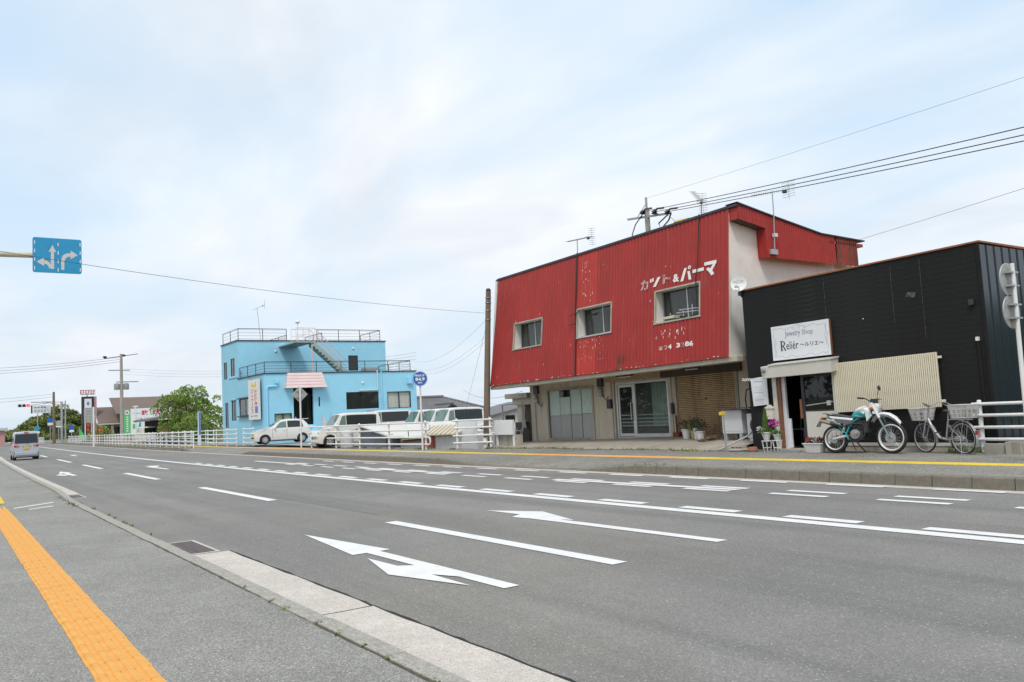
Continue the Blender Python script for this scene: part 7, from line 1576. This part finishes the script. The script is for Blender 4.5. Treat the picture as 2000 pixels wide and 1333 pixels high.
for k in range(4): mb = MB(); mb.box(-27.2 + .43 * k, 17.68, .1, -27.2 + .43 * k + .415, 17.82, .62); build('block', mb, 'concrete_wall', BW, bevel=.006)
LW = thing('low_wall', 'low dark stained concrete wall below the cream wagon behind the fence', 'wall', (-41, 16.25, .1))
for k in range(5): mb = MB(); mb.box(-42.3 + .78 * k, 16.2, .1, -42.3 + .78 * k + .765, 16.4, .48 + .02 * (k % 2)); build('block', mb, 'concrete_kerb', LW, bevel=.01)
mb = MB(); mb.lathe([(.30, 0), (.32, .05), (.32, .92), (.28, .98), (.05, 1.0)], (-38.3, 16.25, .0), (0, 0, 1), 20)
for z in [.2 + .06 * k for k in range(12)]: mb.torus((-38.3, 16.25, z), .32, .012, (0, 0, 1), 20, 4)
tag(build('white_tank', mb, 'shed_white', smooth=True), 'white ribbed cylindrical tank behind the fence beside the cream wagon', 'tank')

# ------------------------------------------------------------------ tiled house behind the vans
mat('roof_tile', (0.15, 0.145, 0.15), 0.6, noise=((1, 0.15), (6, 0.12))); mat('gable_orange', (0.45, 0.20, 0.06), 0.8, noise=((1, 0.08), (6, 0.05)))
HS = thing('tiled_house', 'house with grey tiled hip roof and orange gable behind the parked vans', 'house', (-62, 34, 0))
mb = MB(); mb.box(-66, 31.2, -.1, -60.2, 36.8, 1.85); build('wall', mb, 'plaster_cream', HS)
def tile_plane(A, B_, C_, D_, n, rows, name='roof_slope'):
    """A,B eave ends, D,C ridge ends: courses of rounded tiles"""
    A, B_, C_, D_ = map(Vector, (A, B_, C_, D_)); mb = MB(); nn = (B_ - A).cross(D_ - A).normalized(); nn = nn if nn.z > 0 else -nn; R2 = []
    for j in range(rows * 2 + 1):
        t = j / (rows * 2); a = A.lerp(D_, t); b = B_.lerp(C_, t); lift = .05 if j % 2 == 0 else .0
        R2.append([tuple(a.lerp(b, i / (n * 4)) + nn * (lift + .06 * max(0, sin(2 * pi * i / 4 + .8)))) for i in range(n * 4 + 1)])
    mb.grid(R2); return build(name, mb, 'roof_tile', HS)
tile_plane((-59.4, 30.4, 1.92), (-59.4, 37.6, 1.92), (-63, 35.7, 3.0), (-63, 31.9, 3.0), 24, 10); tile_plane((-66.6, 37.6, 1.92), (-59.4, 37.6, 1.92), (-63, 35.7, 3.0), (-63, 35.7, 3.0), 20, 8); tile_plane((-59.4, 30.4, 1.92), (-66.6, 30.4, 1.92), (-63, 31.9, 3.0), (-63, 31.9, 3.0), 20, 8)
mb = MB(); mb.tube([(-63, 31.8, 3.1), (-63, 35.8, 3.1)], .14, 8); build('ridge', mb, 'roof_tile', HS); mb = MB(); mb.tube([(-63, 35.7, 3.06), (-59.4, 37.6, 2.0)], .11, 8); build('ridge', mb, 'roof_tile', HS)
gy = 33.8; mb = MB(); mb.prism([(-58.4, gy - 1.35, 1.0), (-58.4, gy + 1.35, 1.0), (-58.4, gy, 2.12)], (-2.5, 0, 0)); mb.box(-60.5, gy - 1.2, -.1, -58.42, gy + 1.2, 1.0); build('gable_wall', mb, 'gable_orange', HS)
for s in (-1, 1): tile_plane((-61.5, gy + s * 1.9, .92), (-58.0, gy + s * 1.9, .92), (-58.0, gy, 2.35), (-61.5, gy, 2.35), 9, 7, 'gable_roof')
mb = MB(); mb.tube([(-61.5, gy, 2.42), (-57.95, gy, 2.42)], .10, 8); build('ridge', mb, 'roof_tile', HS)
for s in (-1, 1): mb = MB(); mb.hexa([(-58.06, gy + s * 1.95, .78), (-57.98, gy + s * 1.95, .78), (-57.98, gy, 2.2), (-58.06, gy, 2.2), (-58.06, gy + s * 1.95, .93), (-57.98, gy + s * 1.95, .93), (-57.98, gy, 2.36), (-58.06, gy, 2.36)]); build('barge_board', mb, 'dark_trim', HS)
H2 = thing('slanted_roof_house', 'pale house with one dark slanted roof seen past the brown pole', 'house', (-57, 38, 0))
mb = MB(); mb.prism([(-55.5, 35.9, -.1), (-55.5, 41, -.1), (-55.5, 41, 2.1), (-55.5, 35.9, 1.15)], (-5, 0, 0)); build('wall', mb, 'shed_white', H2); mb = MB(); mb.prism([(-55.0, 35.3, 1.12), (-55.0, 41.2, 2.2), (-55.0, 41.2, 2.34), (-55.0, 35.3, 1.26)], (-6, 0, 0)); build('roof', mb, 'roof_tile', H2)
for k, (y, z, w) in enumerate(((37.2, 1.0, .9), )): mb = MB(); mb.box(-55.49, y, z - .35, -55.46, y + w, z + .2); build('window', mb, 'glass_dark', H2)
cable('thin service wire from the brown pole toward the blue building, uppermost', (-26.8, 17.42, 5.2), (-62, 32, 6.4), .9, .004); cable('thin service wire from the brown pole toward the blue building, middle', (-26.87, 17.42, 4.55), (-62, 32, 5.9), .9, .004); cable('thin service wire from the brown pole toward the blue building, lowest', (-26.9, 17.42, 4.35), (-62, 32, 5.6), .9, .004)
cable('bundled cable low between the brown pole and the lean-to roof', (-60, 36, 3.6), (-27.6, 19.4, 2.3), .5, .008); cable('second bundled cable low between the tiled house and the lean-to', (-60, 37.5, 2.6), (-27.4, 20.2, 1.95), .3, .006)
# ------------------------------------------------------------------ trees, far buildings, signals, hill
mat('bark', (0.13, 0.10, 0.075), 0.9, noise=(6, 0.25)); mat('leaf_tree', (0.16, 0.255, 0.04), 0.6, noise=(1.4, 0.35)); mat('leaf_tree_light', (0.30, 0.40, 0.075), 0.6, noise=(1.4, 0.3)); mat('leaf_shrub', (0.13, 0.215, 0.04), 0.6, noise=(1.8, 0.35)); mat('leaf_hill', (0.115, 0.165, 0.055), 0.7, noise=((0.05, 0.35), (0.4, 0.3))); mat('leaf_hill_sunlit', (0.27, 0.28, 0.08), 0.7, noise=((0.05, 0.3), (0.4, 0.25)))
def clump_tree(name, label, base, clumps, n, s, m, m2, trunk=True, cat='tree', group=None):
    t = thing(name, label, cat, base, group)
    if trunk:
        mb = MB(); x, y, z = base; top = max(clumps, key=lambda c: c[2]); mb.tube([(x, y, z - .1), (x + .1, y, z + 1.0), (x, y + .1, z + 2.2)], [.18, .14, .09], 8)
        for c in clumps[:8]: mb.tube([(x, y, z + 1.1), ((x + c[0]) / 2, (y + c[1]) / 2, (z + 1 + c[2]) / 2), (c[0], c[1], c[2])], [.09, .06, .02], 6)
        build('trunk', mb, 'bark', t)
    for nm, mm, k in (('crown', m, .68), ('light_foliage', m2, .32)):
        mb = MB()
        for cx_, cy_, cz_, r in clumps:
            for _ in range(int(n * k * r * r)):
                while True:
                    a = Vector((random.uniform(-1, 1), random.uniform(-1, 1), random.uniform(-1, 1)))
                    if .35 < a.length < 1: break
                a = a.normalized() * (a.length ** .4)
                if nm != 'crown' and a.z < .0: a.z = -a.z
                p = Vector((cx_, cy_, cz_)) + Vector((a.x * r, a.y * r, a.z * r * .8)) * (1.04 if nm != 'crown' else 1); d = (a + Vector((random.uniform(-.7, .7), random.uniform(-.7, .7), random.uniform(-.3, .9)))).normalized(); w = d.orthogonal().normalized(); w.rotate(Matrix.Rotation(random.uniform(0, 6.3), 3, d)); l = s * random.uniform(.6, 1.4)
                mb.poly([p, p + d * l * .5 + w * l * .3, p + d * l, p + d * l * .5 - w * l * .3])
        build(nm, mb, mm, t)
    return t
random.seed(17)
cl = []
for y, z, r in ((16.6, 3.9, .6), (17.3, 4.1, .8), (18.0, 4.5, .85), (18.7, 4.85, .75), (19.3, 4.6, .8), (19.9, 4.9, .6), (17.6, 3.3, 1.0), (18.6, 3.5, 1.2), (19.7, 3.6, 1.1), (20.6, 3.3, .9), (21.2, 2.9, .8), (17.2, 2.4, 1.0), (18.3, 2.2, 1.1), (19.5, 2.3, 1.2), (20.7, 2.2, 1.0), (21.6, 2.0, .8), (17.0, 1.4, .9), (18.3, 1.2, 1.0), (19.6, 1.2, 1.0), (20.9, 1.2, .9)): cl.append((-82 + random.uniform(-1.2, 1.2), y + random.uniform(-.15, .15), z * .98, r))
cl += [(-82 + random.uniform(-1.5, 1.5), random.uniform(16.4, 21.8), random.uniform(3.9, 5.0) - .25 * abs(c_ - 6) * .3, random.uniform(.25, .45)) for c_ in range(14)] + [(-82, 16.1, 3.3, .5), (-82, 22.1, 2.8, .5), (-81.5, 22.3, 1.8, .6), (-82, 19.0, 5.25, .4), (-82, 20.1, 5.2, .35)]
clump_tree('leafy_tree', 'broad bright green tree between the billboard and the blue building', (-82, 19, .1), cl, 520, .19, 'leaf_tree', 'leaf_tree_light')
cl = [(-76.5 + random.uniform(-.5, .5), y, z, r) for y, z, r in ((17.2, 1.5, .75), (17.9, 1.9, .85), (18.7, 2.0, .9), (19.5, 1.75, .8), (17.3, .75, .7), (18.2, .8, .9), (19.2, .8, .9), (20.0, .9, .7))]
clump_tree('rounded_shrub', 'dense clipped green shrub in front of the bright tree', (-76.5, 18.5, .1), cl, 900, .12, 'leaf_shrub', 'leaf_tree_light', False, 'shrub')
cl = [(-118 + random.uniform(-.5, .5), y, z, r) for y, z, r in ((15.9, 1.2, .8), (16.6, 1.8, .8), (17.2, 1.2, .8))]
clump_tree('garden_shrub', 'yellow green garden shrub left of the brown roofed restaurant', (-118, 16.6, .1), cl, 380, .2, 'leaf_shrub', 'leaf_tree_light', False, 'shrub')
# wooded hill beyond the end of the road
def crowns(name, spots, n, s, seed):
    random.seed(seed); A, G = MB(), MB()
    for (x, y, z, r) in spots:
        for _ in range(n):
            a = Vector((random.gauss(0, 1), random.gauss(0, 1), random.gauss(0, 1) + .35)).normalized(); rr = r * random.uniform(.82, 1.06); p = Vector((x, y, z)) + Vector((a.x * rr, a.y * rr, a.z * rr * .85)); d = (a + Vector((random.uniform(-.8, .8), random.uniform(-.8, .8), random.uniform(-.4, .8)))).normalized(); w = d.orthogonal().normalized(); l = s * random.uniform(.6, 1.4)
            (G if a.z > .35 and random.random() < .5 else A).poly([p - w * l * .35, p + w * l * .35, p + d * l])
    return A, G
random.seed(23); spots = []
def hill_h(y): return 13.2 * math.exp(-((y - 41) / 15.0) ** 2) + 1.0 if y < 41 else 11.2 * math.exp(-((y - 41) / 13.0) ** 2) + 3.0
for _ in range(480):
    y = 16 + 60 * random.random() ** 1.2; x = -380 - random.uniform(0, 40); top = hill_h(y) - 1.6; z = random.uniform(.0, 1) * top; x += (z / top) * -25 + 12; spots.append((x, y, z, random.uniform(1.5, 2.7)))
mb = MB(); ys = [8 + 4 * i for i in range(32)]
mb.grid([[(-384, y, -1) for y in ys], [(-400, y, max(-1, hill_h(y) * .55 - 2.5)) for y in ys], [(-420, y, max(-1, hill_h(y) - 3.5)) for y in ys], [(-450, y, -1) for y in ys]]); struct(build('hill', mb, 'leaf_hill', smooth='all'))
A, G = crowns('hill', spots, 130, .85, 5); wd = stuff(build('woodland', A, 'leaf_hill')); tag(wd, 'dense dark green woodland covering the hill beyond the road', 'woodland'); wg = stuff(build('sunlit_woodland', G, 'leaf_hill_sunlit')); tag(wg, 'treetops on the hill beyond the road with sunlight painted in golden green', 'woodland')  # paler leaves on the crown tops put sunlight into the colour
# unseen trees added on the camera side and past the right edge to darken reflections
sp = [(x + random.uniform(-2, 2), -38 + random.uniform(-5, 5), random.uniform(1, 7), random.uniform(2.5, 4)) for x in range(-90, 50, 3) for _ in range(2)] + [(-5 + random.uniform(0, 26), 44 + random.uniform(-3, 6), random.uniform(.3, 3.6), random.uniform(1.5, 2.4)) for _ in range(60)]
A, G = crowns('opposite', sp, 110, 1.1, 9); A.v += []; k0 = len(A.v); A.v += G.v; A.f += [tuple(i + k0 for i in f) for f in G.f]; tag(stuff(build('reflection_trees', A, 'leaf_hill')), 'unseen trees added to darken reflections in the shop glass and metal side wall', 'trees')
# brown roofed restaurant
mat('roof_brown', (0.17, 0.125, 0.105), 0.8, noise=((0.6, 0.07), (3, 0.05))); mat('wall_brick', (0.34, 0.17, 0.11), 0.8, noise=(2, 0.1)); mat('trim_mint', (0.48, 0.55, 0.52), 0.6)
RS_ = thing('restaurant', 'low restaurant with large brown roofs behind the tall pylon sign', 'restaurant', (-146, 24, 0))
mb = MB(); mb.box(-150, 20.0, 0, -144.0, 24.5, 3.0); build('wall', mb, 'wall_brick', RS_); mb = MB(); mb.box(-150, 24.5, 0, -142.2, 33.5, 4.2); build('wall', mb, 'plaster_cream', RS_)
mb = MB(); mb.hexa([(-143.4, 19.6, 2.95), (-148, 19.6, 5.5), (-148, 24.6, 5.5), (-143.4, 24.6, 2.95), (-143.4, 19.6, 3.1), (-148, 19.6, 5.66), (-148, 24.6, 5.66), (-143.4, 24.6, 3.1)]); build('roof', mb, 'roof_brown', RS_)
mb = MB(); mb.hexa([(-141.0, 21.8, 4.3), (-147, 21.8, 6.95), (-147, 34, 6.95), (-141.0, 34, 4.3), (-141.0, 21.8, 4.45), (-147, 21.8, 7.1), (-147, 34, 7.1), (-141.0, 34, 4.45)]); build('roof', mb, 'roof_brown', RS_)
mb = MB(); mb.poly([(-144, 19.99, 0), (-152, 19.99, 0), (-152, 19.99, 3), (-148, 19.99, 5.4), (-144, 19.99, 3)]); build('gable', mb, 'wall_brick', RS_); mb = MB(); mb.tube([(-143.3, 19.55, 3.0), (-148, 19.55, 5.6), (-152.5, 19.55, 3.0)], .14, 5); build('barge_board', mb, 'cream_paint', RS_)
mb = MB(); mb.box(-143.5, 19.6, 2.78, -143.2, 24.6, 2.98); build('eave_gutter', mb, 'trim_mint', RS_)
for y in (20.6, 22.0, 23.2): mb = MB(); mb.box(-144.0, y, .9, -143.95, y + .9, 2.4); build('window', mb, 'glass_dark', RS_)
mb = MB(); mb.box(-143.98, 21.55, 0, -143.9, 21.95, 2.78); build('pillar', mb, 'plaster_cream', RS_); mb = MB(); mb.hexa([(-143.5, 19.2, 1.6), (-142.6, 19.2, 1.2), (-142.6, 20.3, 1.6), (-143.5, 20.3, 2.0), (-143.5, 19.2, 1.95), (-142.6, 19.2, 1.55), (-142.6, 20.3, 1.95), (-143.5, 20.3, 2.35)]); build('striped_canopy', mb, 'lamp_red', RS_)
# billboard
mat('sign_green', (0.10, 0.48, 0.16), 0.6, noise=(1, 0.05)); mat('ink_crimson', (0.55, 0.04, 0.12), 0.6); mat('ink_teal', (0.03, 0.35, 0.32), 0.6)
BD = thing('billboard', 'white recycle shop billboard with green side strip and red lettering', 'billboard', (-124, 23, 0))
a0 = Vector((-125.2, 21.25, 1.1)); w0 = Vector((3.2, 4.6, 0)); h0 = Vector((0, 0, 3.55)); nrm = w0.cross(h0).normalized()
mb = MB(); q = [a0, a0 + w0, a0 + w0 - nrm * .15, a0 - nrm * .15]; mb.hexa(q + [p + h0 for p in q]); build('panel', mb, 'sign_white', BD)
g0 = a0 - w0 * .165; mb = MB(); q = [g0, g0 + w0 * .16, g0 + w0 * .16 - nrm * .15, g0 - nrm * .15]; mb.hexa(q + [p + h0 * .99 for p in q]); build('side_strip', mb, 'sign_green', BD)
def bt(body, o, u, v, w, h, m, b=.02): build('lettering', text_mesh(body, o + w0 * u + h0 * v + nrm * .02, w0 * w, h0 * h, bold=b), m, BD)
bt('買取', a0, .27, .73, .17, .18, 'ink_crimson', .04); bt('｜', a0, .49, .74, .012, .16, 'ink_teal'); bt('販売', a0, .55, .73, .17, .18, 'ink_crimson', .04); bt('リサイクルショップ', a0, .16, .50, .70, .14, 'ink_grey', .02)
build('bar', flat([[(.09, .80), (.25, .80), (.25, .83), (.09, .83)]], a0 + nrm * .02, w0, h0), 'ink_crimson', BD); build('green_patch', flat([[(.05, .22), (.12, .22), (.12, .40), (.05, .40)]], a0 + nrm * .02, w0, h0), 'sign_green', BD); build('teal_patch', flat([[(.16, .08), (.26, .08), (.26, .45), (.22, .47)]], a0 + nrm * .02, w0, h0), 'ink_teal', BD)
build('disc', flat([[(.08 + .055 * cos(2 * pi * k / 20), .86 + .09 * sin(2 * pi * k / 20)) for k in range(20)]], g0 + nrm * .02, w0, h0), 'sign_white', BD); build('arrow', flat([[(.045, .83), (.08, .83), (.08, .80), (.115, .86), (.08, .92), (.08, .89), (.045, .89)]], g0 + nrm * .03, w0, h0), 'ink_crimson', BD)
for k in range(7): build('strip_mark', flat([[(.055, .66 - .09 * k), (.11, .66 - .09 * k), (.105, .71 - .09 * k), (.06, .70 - .09 * k)]], g0 + nrm * .02, w0, h0), 'sign_white', BD)
for u in (.1, .5, .9): p = a0 + w0 * u - nrm * .1; mb = MB(); mb.tube([(p.x, p.y, 0), (p.x, p.y, 1.1)], .08, 6); build('post', mb, 'steel_grey', BD)
# small dark roofed house in front of the billboard
SH = thing('small_tiled_house', 'small house with dark tiled eave half hidden by the bright tree', 'house', (-97, 18.8, 0))
mb = MB(); mb.box(-101, 18.6, 0, -94, 24, 2.6); build('wall', mb, 'pit_dark', SH); mb = MB(); mb.hexa([(-93, 17.6, 2.5), (-93, 24.5, 3.5), (-102, 24.5, 3.5), (-102, 17.6, 2.5), (-93, 17.6, 2.72), (-93, 24.5, 3.75), (-102, 24.5, 3.75), (-102, 17.6, 2.72)]); build('roof', mb, 'roof_tile', SH); mb = MB(); mb.box(-93.9, 18.6, .9, -93.8, 19.9, 2.1); build('shutter_box', mb, 'wall_brick', SH)
# pylon sign
mat('pylon_black', (0.03, 0.03, 0.032), 0.5); mat('pylon_red', (0.50, 0.05, 0.03), 0.5); mat('ink_orange', (0.70, 0.12, 0.02), 0.6); mat('pylon_pink', (0.5, 0.28, 0.27), 0.6)
PY = thing('pylon_sign', 'tall black and red pylon sign with red letters on top', 'pylon sign', (-145.5, 18.4, 0))
mb = MB(); mb.box(-146.0, 17.65, 0, -145.2, 19.35, 7.35); build('body', mb, 'pylon_black', PY); mb = MB(); mb.box(-146.0, 19.36, 0, -145.3, 19.75, 7.35); build('side', mb, 'pylon_pink', PY)
mb = MB(); mb.box(-145.19, 18.0, .9, -145.15, 18.15, 7.0); mb.box(-145.19, 18.9, .9, -145.15, 19.0, 7.0); build('strip', mb, 'sign_white', PY); mb = MB(); mb.box(-145.19, 18.15, 5.55, -145.15, 18.9, 7.0); build('logo_panel', mb, 'sign_white', PY); build('logo', flat([[(.5 + .3 * cos(2 * pi * k / 16), .5 + .3 * sin(2 * pi * k / 16)) for k in range(16)]], (-145.14, 18.2, 5.75), (0, .62, 0), (0, 0, 1.0)), 'ink_blue', PY)
mb = MB(); mb.box(-145.19, 18.2, 4.95, -145.15, 18.85, 5.45); build('header', mb, 'pylon_red', PY)
random.seed(4)
for k in range(5): mb = MB(); z = 4.1 - .75 * k; [mb.box(-145.18, 18.22 + random.uniform(0, .1), z + .16 * j, -145.14, 18.75 + random.uniform(-.1, .1), z + .16 * j + .09) for j in range(4)]; mb.box(-145.185, 18.45, z, -145.15, 18.56, z + .58); build('glyph', mb, 'ink_orange', PY)
for k in range(6):
    y = 17.42 + .37 * k; mb = MB(); mb.box(-145.4, y, 7.75, -145.2, y + .1, 8.4); mb.box(-145.4, y + .1, 8.28, -145.2, y + .3, 8.4); mb.box(-145.4, y + .1, 8.02, -145.2, y + .28, 8.12); mb.box(-145.4, y + (.22 if k % 2 else .1), 7.75, -145.2, y + .3, 7.86); build('top_letter', mb, 'lamp_red', PY)
mb = MB(); mb.box(-145.38, 17.5, 7.62, -145.25, 19.5, 7.72); mb.tube([(-145.5, 18.4, 7.3), (-145.3, 18.4, 7.66)], .08, 6); build('letter_rail', mb, 'steel_grey', PY)
# poles
def cpole(label, x, y, h, r, m='pole_concrete', name='utility_pole', cat='utility pole'):
    t = thing(name, label, cat, (x, y, 0)); mb = MB(); mb.tube([(x, y, -.1), (x, y, h)], [r, r * .62], 12); build('shaft', mb, m, t, smooth=True); return t
t = cpole('tall concrete utility pole with transformers before the restaurant roof', -115.6, 18.6, 11.5, .26)
for y0, y1, z in ((17.1, 19.6, 9.4), (18.0, 20.6, 7.9)): mb = MB(); mb.box(-115.7, y0, z - .06, -115.5, y1, z + .06); build('cross_arm', mb, 'steel_grey', t)
mb = MB(); mb.tube([(-115.6, 16.6, 10.9), (-115.6, 20.6, 11.5)], .06, 5); build('cross_arm', mb, 'steel_grey', t)
for y in (18.05, 19.15): mb = MB(); mb.lathe([(.30, 0), (.34, .1), (.34, .75), (.2, .85)], (-115.6, y, 6.9), (0, 0, 1), 12); build('transformer', mb, 'galv', t, smooth=True)
for y in (16.7, 18.9): mb = MB(); mb.ball((-115.6, y, 11.1 if y < 18 else 11.3), .2, .25, .15); build('insulator', mb, 'insul', t)
for k in range(3): cable('%s wire from the tall concrete pole across the road' % ('uppermost', 'middle', 'lowest')[k], (-115.6, 18.4, 11.1 - .3 * k), (-108, -30, 11.8 - .35 * k), 2.0, .018)
for k in range(3): cable('faint wire from the tall concrete pole to behind the blue building, %s' % ('upper', 'middle', 'lower')[k], (-115.6, 19, 9.6 - .35 * k), (-68, 36, 7.4 - .3 * k), .9, .009)
t = cpole('concrete utility pole beside the traffic signal arm at the end of the road', -170.8, 16.2, 9.4, .30, 'pole_brown')
mb = MB(); mb.box(-170.9, 12.6, 7.55, -170.7, 16.2, 7.7); build('cross_arm', mb, 'steel_grey', t)
for k in range(2): cable('far wire crossing the road at the signal pole, %s' % ('upper', 'lower')[k], (-170.8, 16.0, 9.0 - .5 * k), (-165, -30, 9.2 - .9 * k), 1.2, .02)
SG = thing('traffic_signal', 'horizontal traffic signal showing red on a long arm over the road end', 'traffic light', (-170.2, 17.4, 0))
mb = MB(); mb.tube([(-170.2, 17.4, 0), (-170.2, 17.4, 7.6)], .2, 10); build('pole', mb, 'galv', SG); mb = MB(); mb.tube([(-170.2, 17.4, 6.9), (-171.5, 15.5, 7.5), (-173.9, 12.4, 7.2)], .08, 6); build('arm', mb, 'arm_cream', SG); mb = MB(); mb.tube([(-170.2, 17.4, 7.5), (-172, 14.5, 7.75)], .07, 6); build('arm', mb, 'arm_cream', SG)
mat('signal_off', (0.015, 0.03, 0.03), 0.3); e_ = mat('signal_red', (0.6, 0.02, 0.03), 0.4); e_.node_tree.nodes['Principled BSDF'].inputs['Emission Color'].default_value = (1, .03, .08, 1); e_.node_tree.nodes['Principled BSDF'].inputs['Emission Strength'].default_value = 1.5
mb = MB(); mb.box(-174.2, 10.75, 6.95, -174.0, 12.75, 7.5); build('housing', mb, 'sign_white', SG)
for y, m_ in ((11.1, 'signal_off'), (11.75, 'signal_off'), (12.4, 'signal_red')): mb = MB(); mb.lathe([(.27, 0), (.27, .06), (.1, .1)], (-174.0, y, 7.22), (1, 0, 0), 18); build('lens', mb, m_, SG, smooth=True)
cpole('slim grey steel pole right beside the traffic signal pole', -169.9, 17.95, 7.75, .15, 'galv', 'steel_pole', 'pole')
PN = thing('place_name_sign', 'pale rectangular place name sign hanging under the signal arm', 'road sign', (-172.6, 13.9, 0))
mb = MB(); mb.box(-172.7, 13.0, 5.7, -172.6, 15.9, 7.1); build('panel', mb, 'sign_white', PN); mb = MB(); mb.box(-172.7, 12.75, 5.7, -172.6, 12.98, 7.1); build('edge', mb, 'pylon_black', PN); mb = MB(); mb.tube([(-172.65, 13.8, 0), (-172.65, 13.8, 5.7)], .09, 6); build('post', mb, 'galv', PN)
for k, z in enumerate((6.65, 6.15, 5.9)): mb = MB(); [mb.box(-172.59, 13.3 + .5 * j, z, -172.57, 13.3 + .5 * j + .3, z + .2) for j in range(4)]; stuff(build('print_line', mb, 'ink_pale' if k else 'sign_blue', PN))
def rsign(label, x, y, z, r, m, sq=None):
    t = thing('road_sign', label, 'road sign', (x, y, 0), 'small road signs at the end of the road'); mb = MB(); mb.tube([(x, y, 0), (x, y, z)], .06, 6); build('pole', mb, 'galv', t); mb = MB(); mb.lathe([(r, 0), (r, .03)], (x + .06, y, z), (1, 0, 0), 20); build('plate', mb, m, t)
    if sq: mb = MB(); mb.box(x + .06, y - r, z - r - sq, x + .09, y + r, z - r - .05); build('sub_plate', mb, 'sign_white', t)
rsign('round blue road sign left of the name sign post', -168, 13.3, 2.9, .42, 'sign_blue', .45); rsign('round blue road sign on the brown pole at the road end', -168.5, 15.4, 4.3, .42, 'sign_blue_deep', .5); rsign('square grey sign just right of the brown pole', -168, 16.7, 3.7, .45, 'sign_back', .3); rsign('small round red and blue no parking sign before the pylon', -140, 15.6, 2.6, .32, 'sign_blue_deep', .4)
# back of a large guide sign on a white post
GS = thing('guide_sign_back', 'grey slatted back of a large guide sign on a white post before the pylon', 'road sign', (-104, 13.8, 0))
mb = MB(); mb.tube([(-104, 13.8, 0), (-104, 13.8, 4.5)], .10, 10); build('pole', mb, 'pole_white', GS)
for k in range(5): mb = MB(); mb.box(-104.16, 12.85, 2.75 + .33 * k, -104.1, 14.1, 2.75 + .33 * k + .29); build('slat', mb, 'sign_back', GS)
SP = thing('white_sign_post', 'thin white post with short side arms left of the green billboard strip', 'post', (-104, 18.2, 0)); mb = MB(); mb.tube([(-104, 18.2, 0), (-104, 18.2, 4.4)], .07, 8); build('pole', mb, 'pole_white', SP); mb = MB(); mb.box(-104.1, 17.6, 3.55, -104, 18.9, 3.7); mb.box(-104.1, 17.9, 4.3, -104, 18.5, 4.45); build('arm', mb, 'pole_white', SP)
FL = MB(); FL.tube([(-138, 16.4, 0), (-138, 16.4, 2.6)], .04, 5); FL.poly([(-138, 16.4, 2.5), (-138, 17.2, 1.1), (-138, 17.3, .5), (-138, 16.5, .6)]); tag(build('green_flag', FL, 'sign_green'), 'light green advertising flag left of the pylon sign', 'flag')
t = thing('marker_post', 'white and blue square marker post in front of the bright tree', 'post', (-66, 16.0, 0)); mb = MB(); mb.box(-66.1, 15.95, 0, -66.0, 16.15, 2.75); build('post', mb, 'sign_white', t); mb = MB(); mb.box(-65.999, 16.0, 1.0, -65.98, 16.13, 2.7); build('blue_face', mb, 'ink_blue', t)
# parked pale truck behind the fence and buildings at the far left
TK = thing('pale_truck', 'pale truck parked behind the far fences below the billboard', 'truck', (-96, 17.4, 0)); mb = MB(); mb.box(-98, 17.2, .5, -95, 19.6, 1.1); build('bed', mb, 'car_white', TK); mb = MB(); mb.box(-97.5, 17.3, 1.1, -95.2, 18.9, 1.95); build('cab', mb, 'car_white', TK, bevel=.1); mb = MB(); mb.box(-95.19, 17.5, 1.25, -95.17, 18.7, 1.8); build('window', mb, 'glass_dark', TK)
FB = thing('far_store', 'low pink and red store at the left edge beyond the silver wagon', 'store', (-190, 4, 0)); mb = MB(); mb.box(-200, -12, 0, -188, 9.5, 3.0); build('wall', mb, 'pylon_pink', FB); mb = MB(); mb.box(-187.99, 3.6, .6, -187.9, 4.9, 2.9); build('red_panel', mb, 'lamp_red', FB); mb = MB(); mb.box(-200.5, -12.5, 3.0, -187.5, 10, 3.5); build('roof', mb, 'trim_mint', FB)
LA = MB(); LA.tube([(-150, 6.6, 0), (-150, 6.6, 4.2), (-150, 6.2, 4.7), (-150, 5.3, 4.85), (-150, 2.5, 4.85)], .06, 6); tag(build('gantry_arch', LA, 'galv'), 'thin grey arched gantry pole at the far left edge', 'gantry')
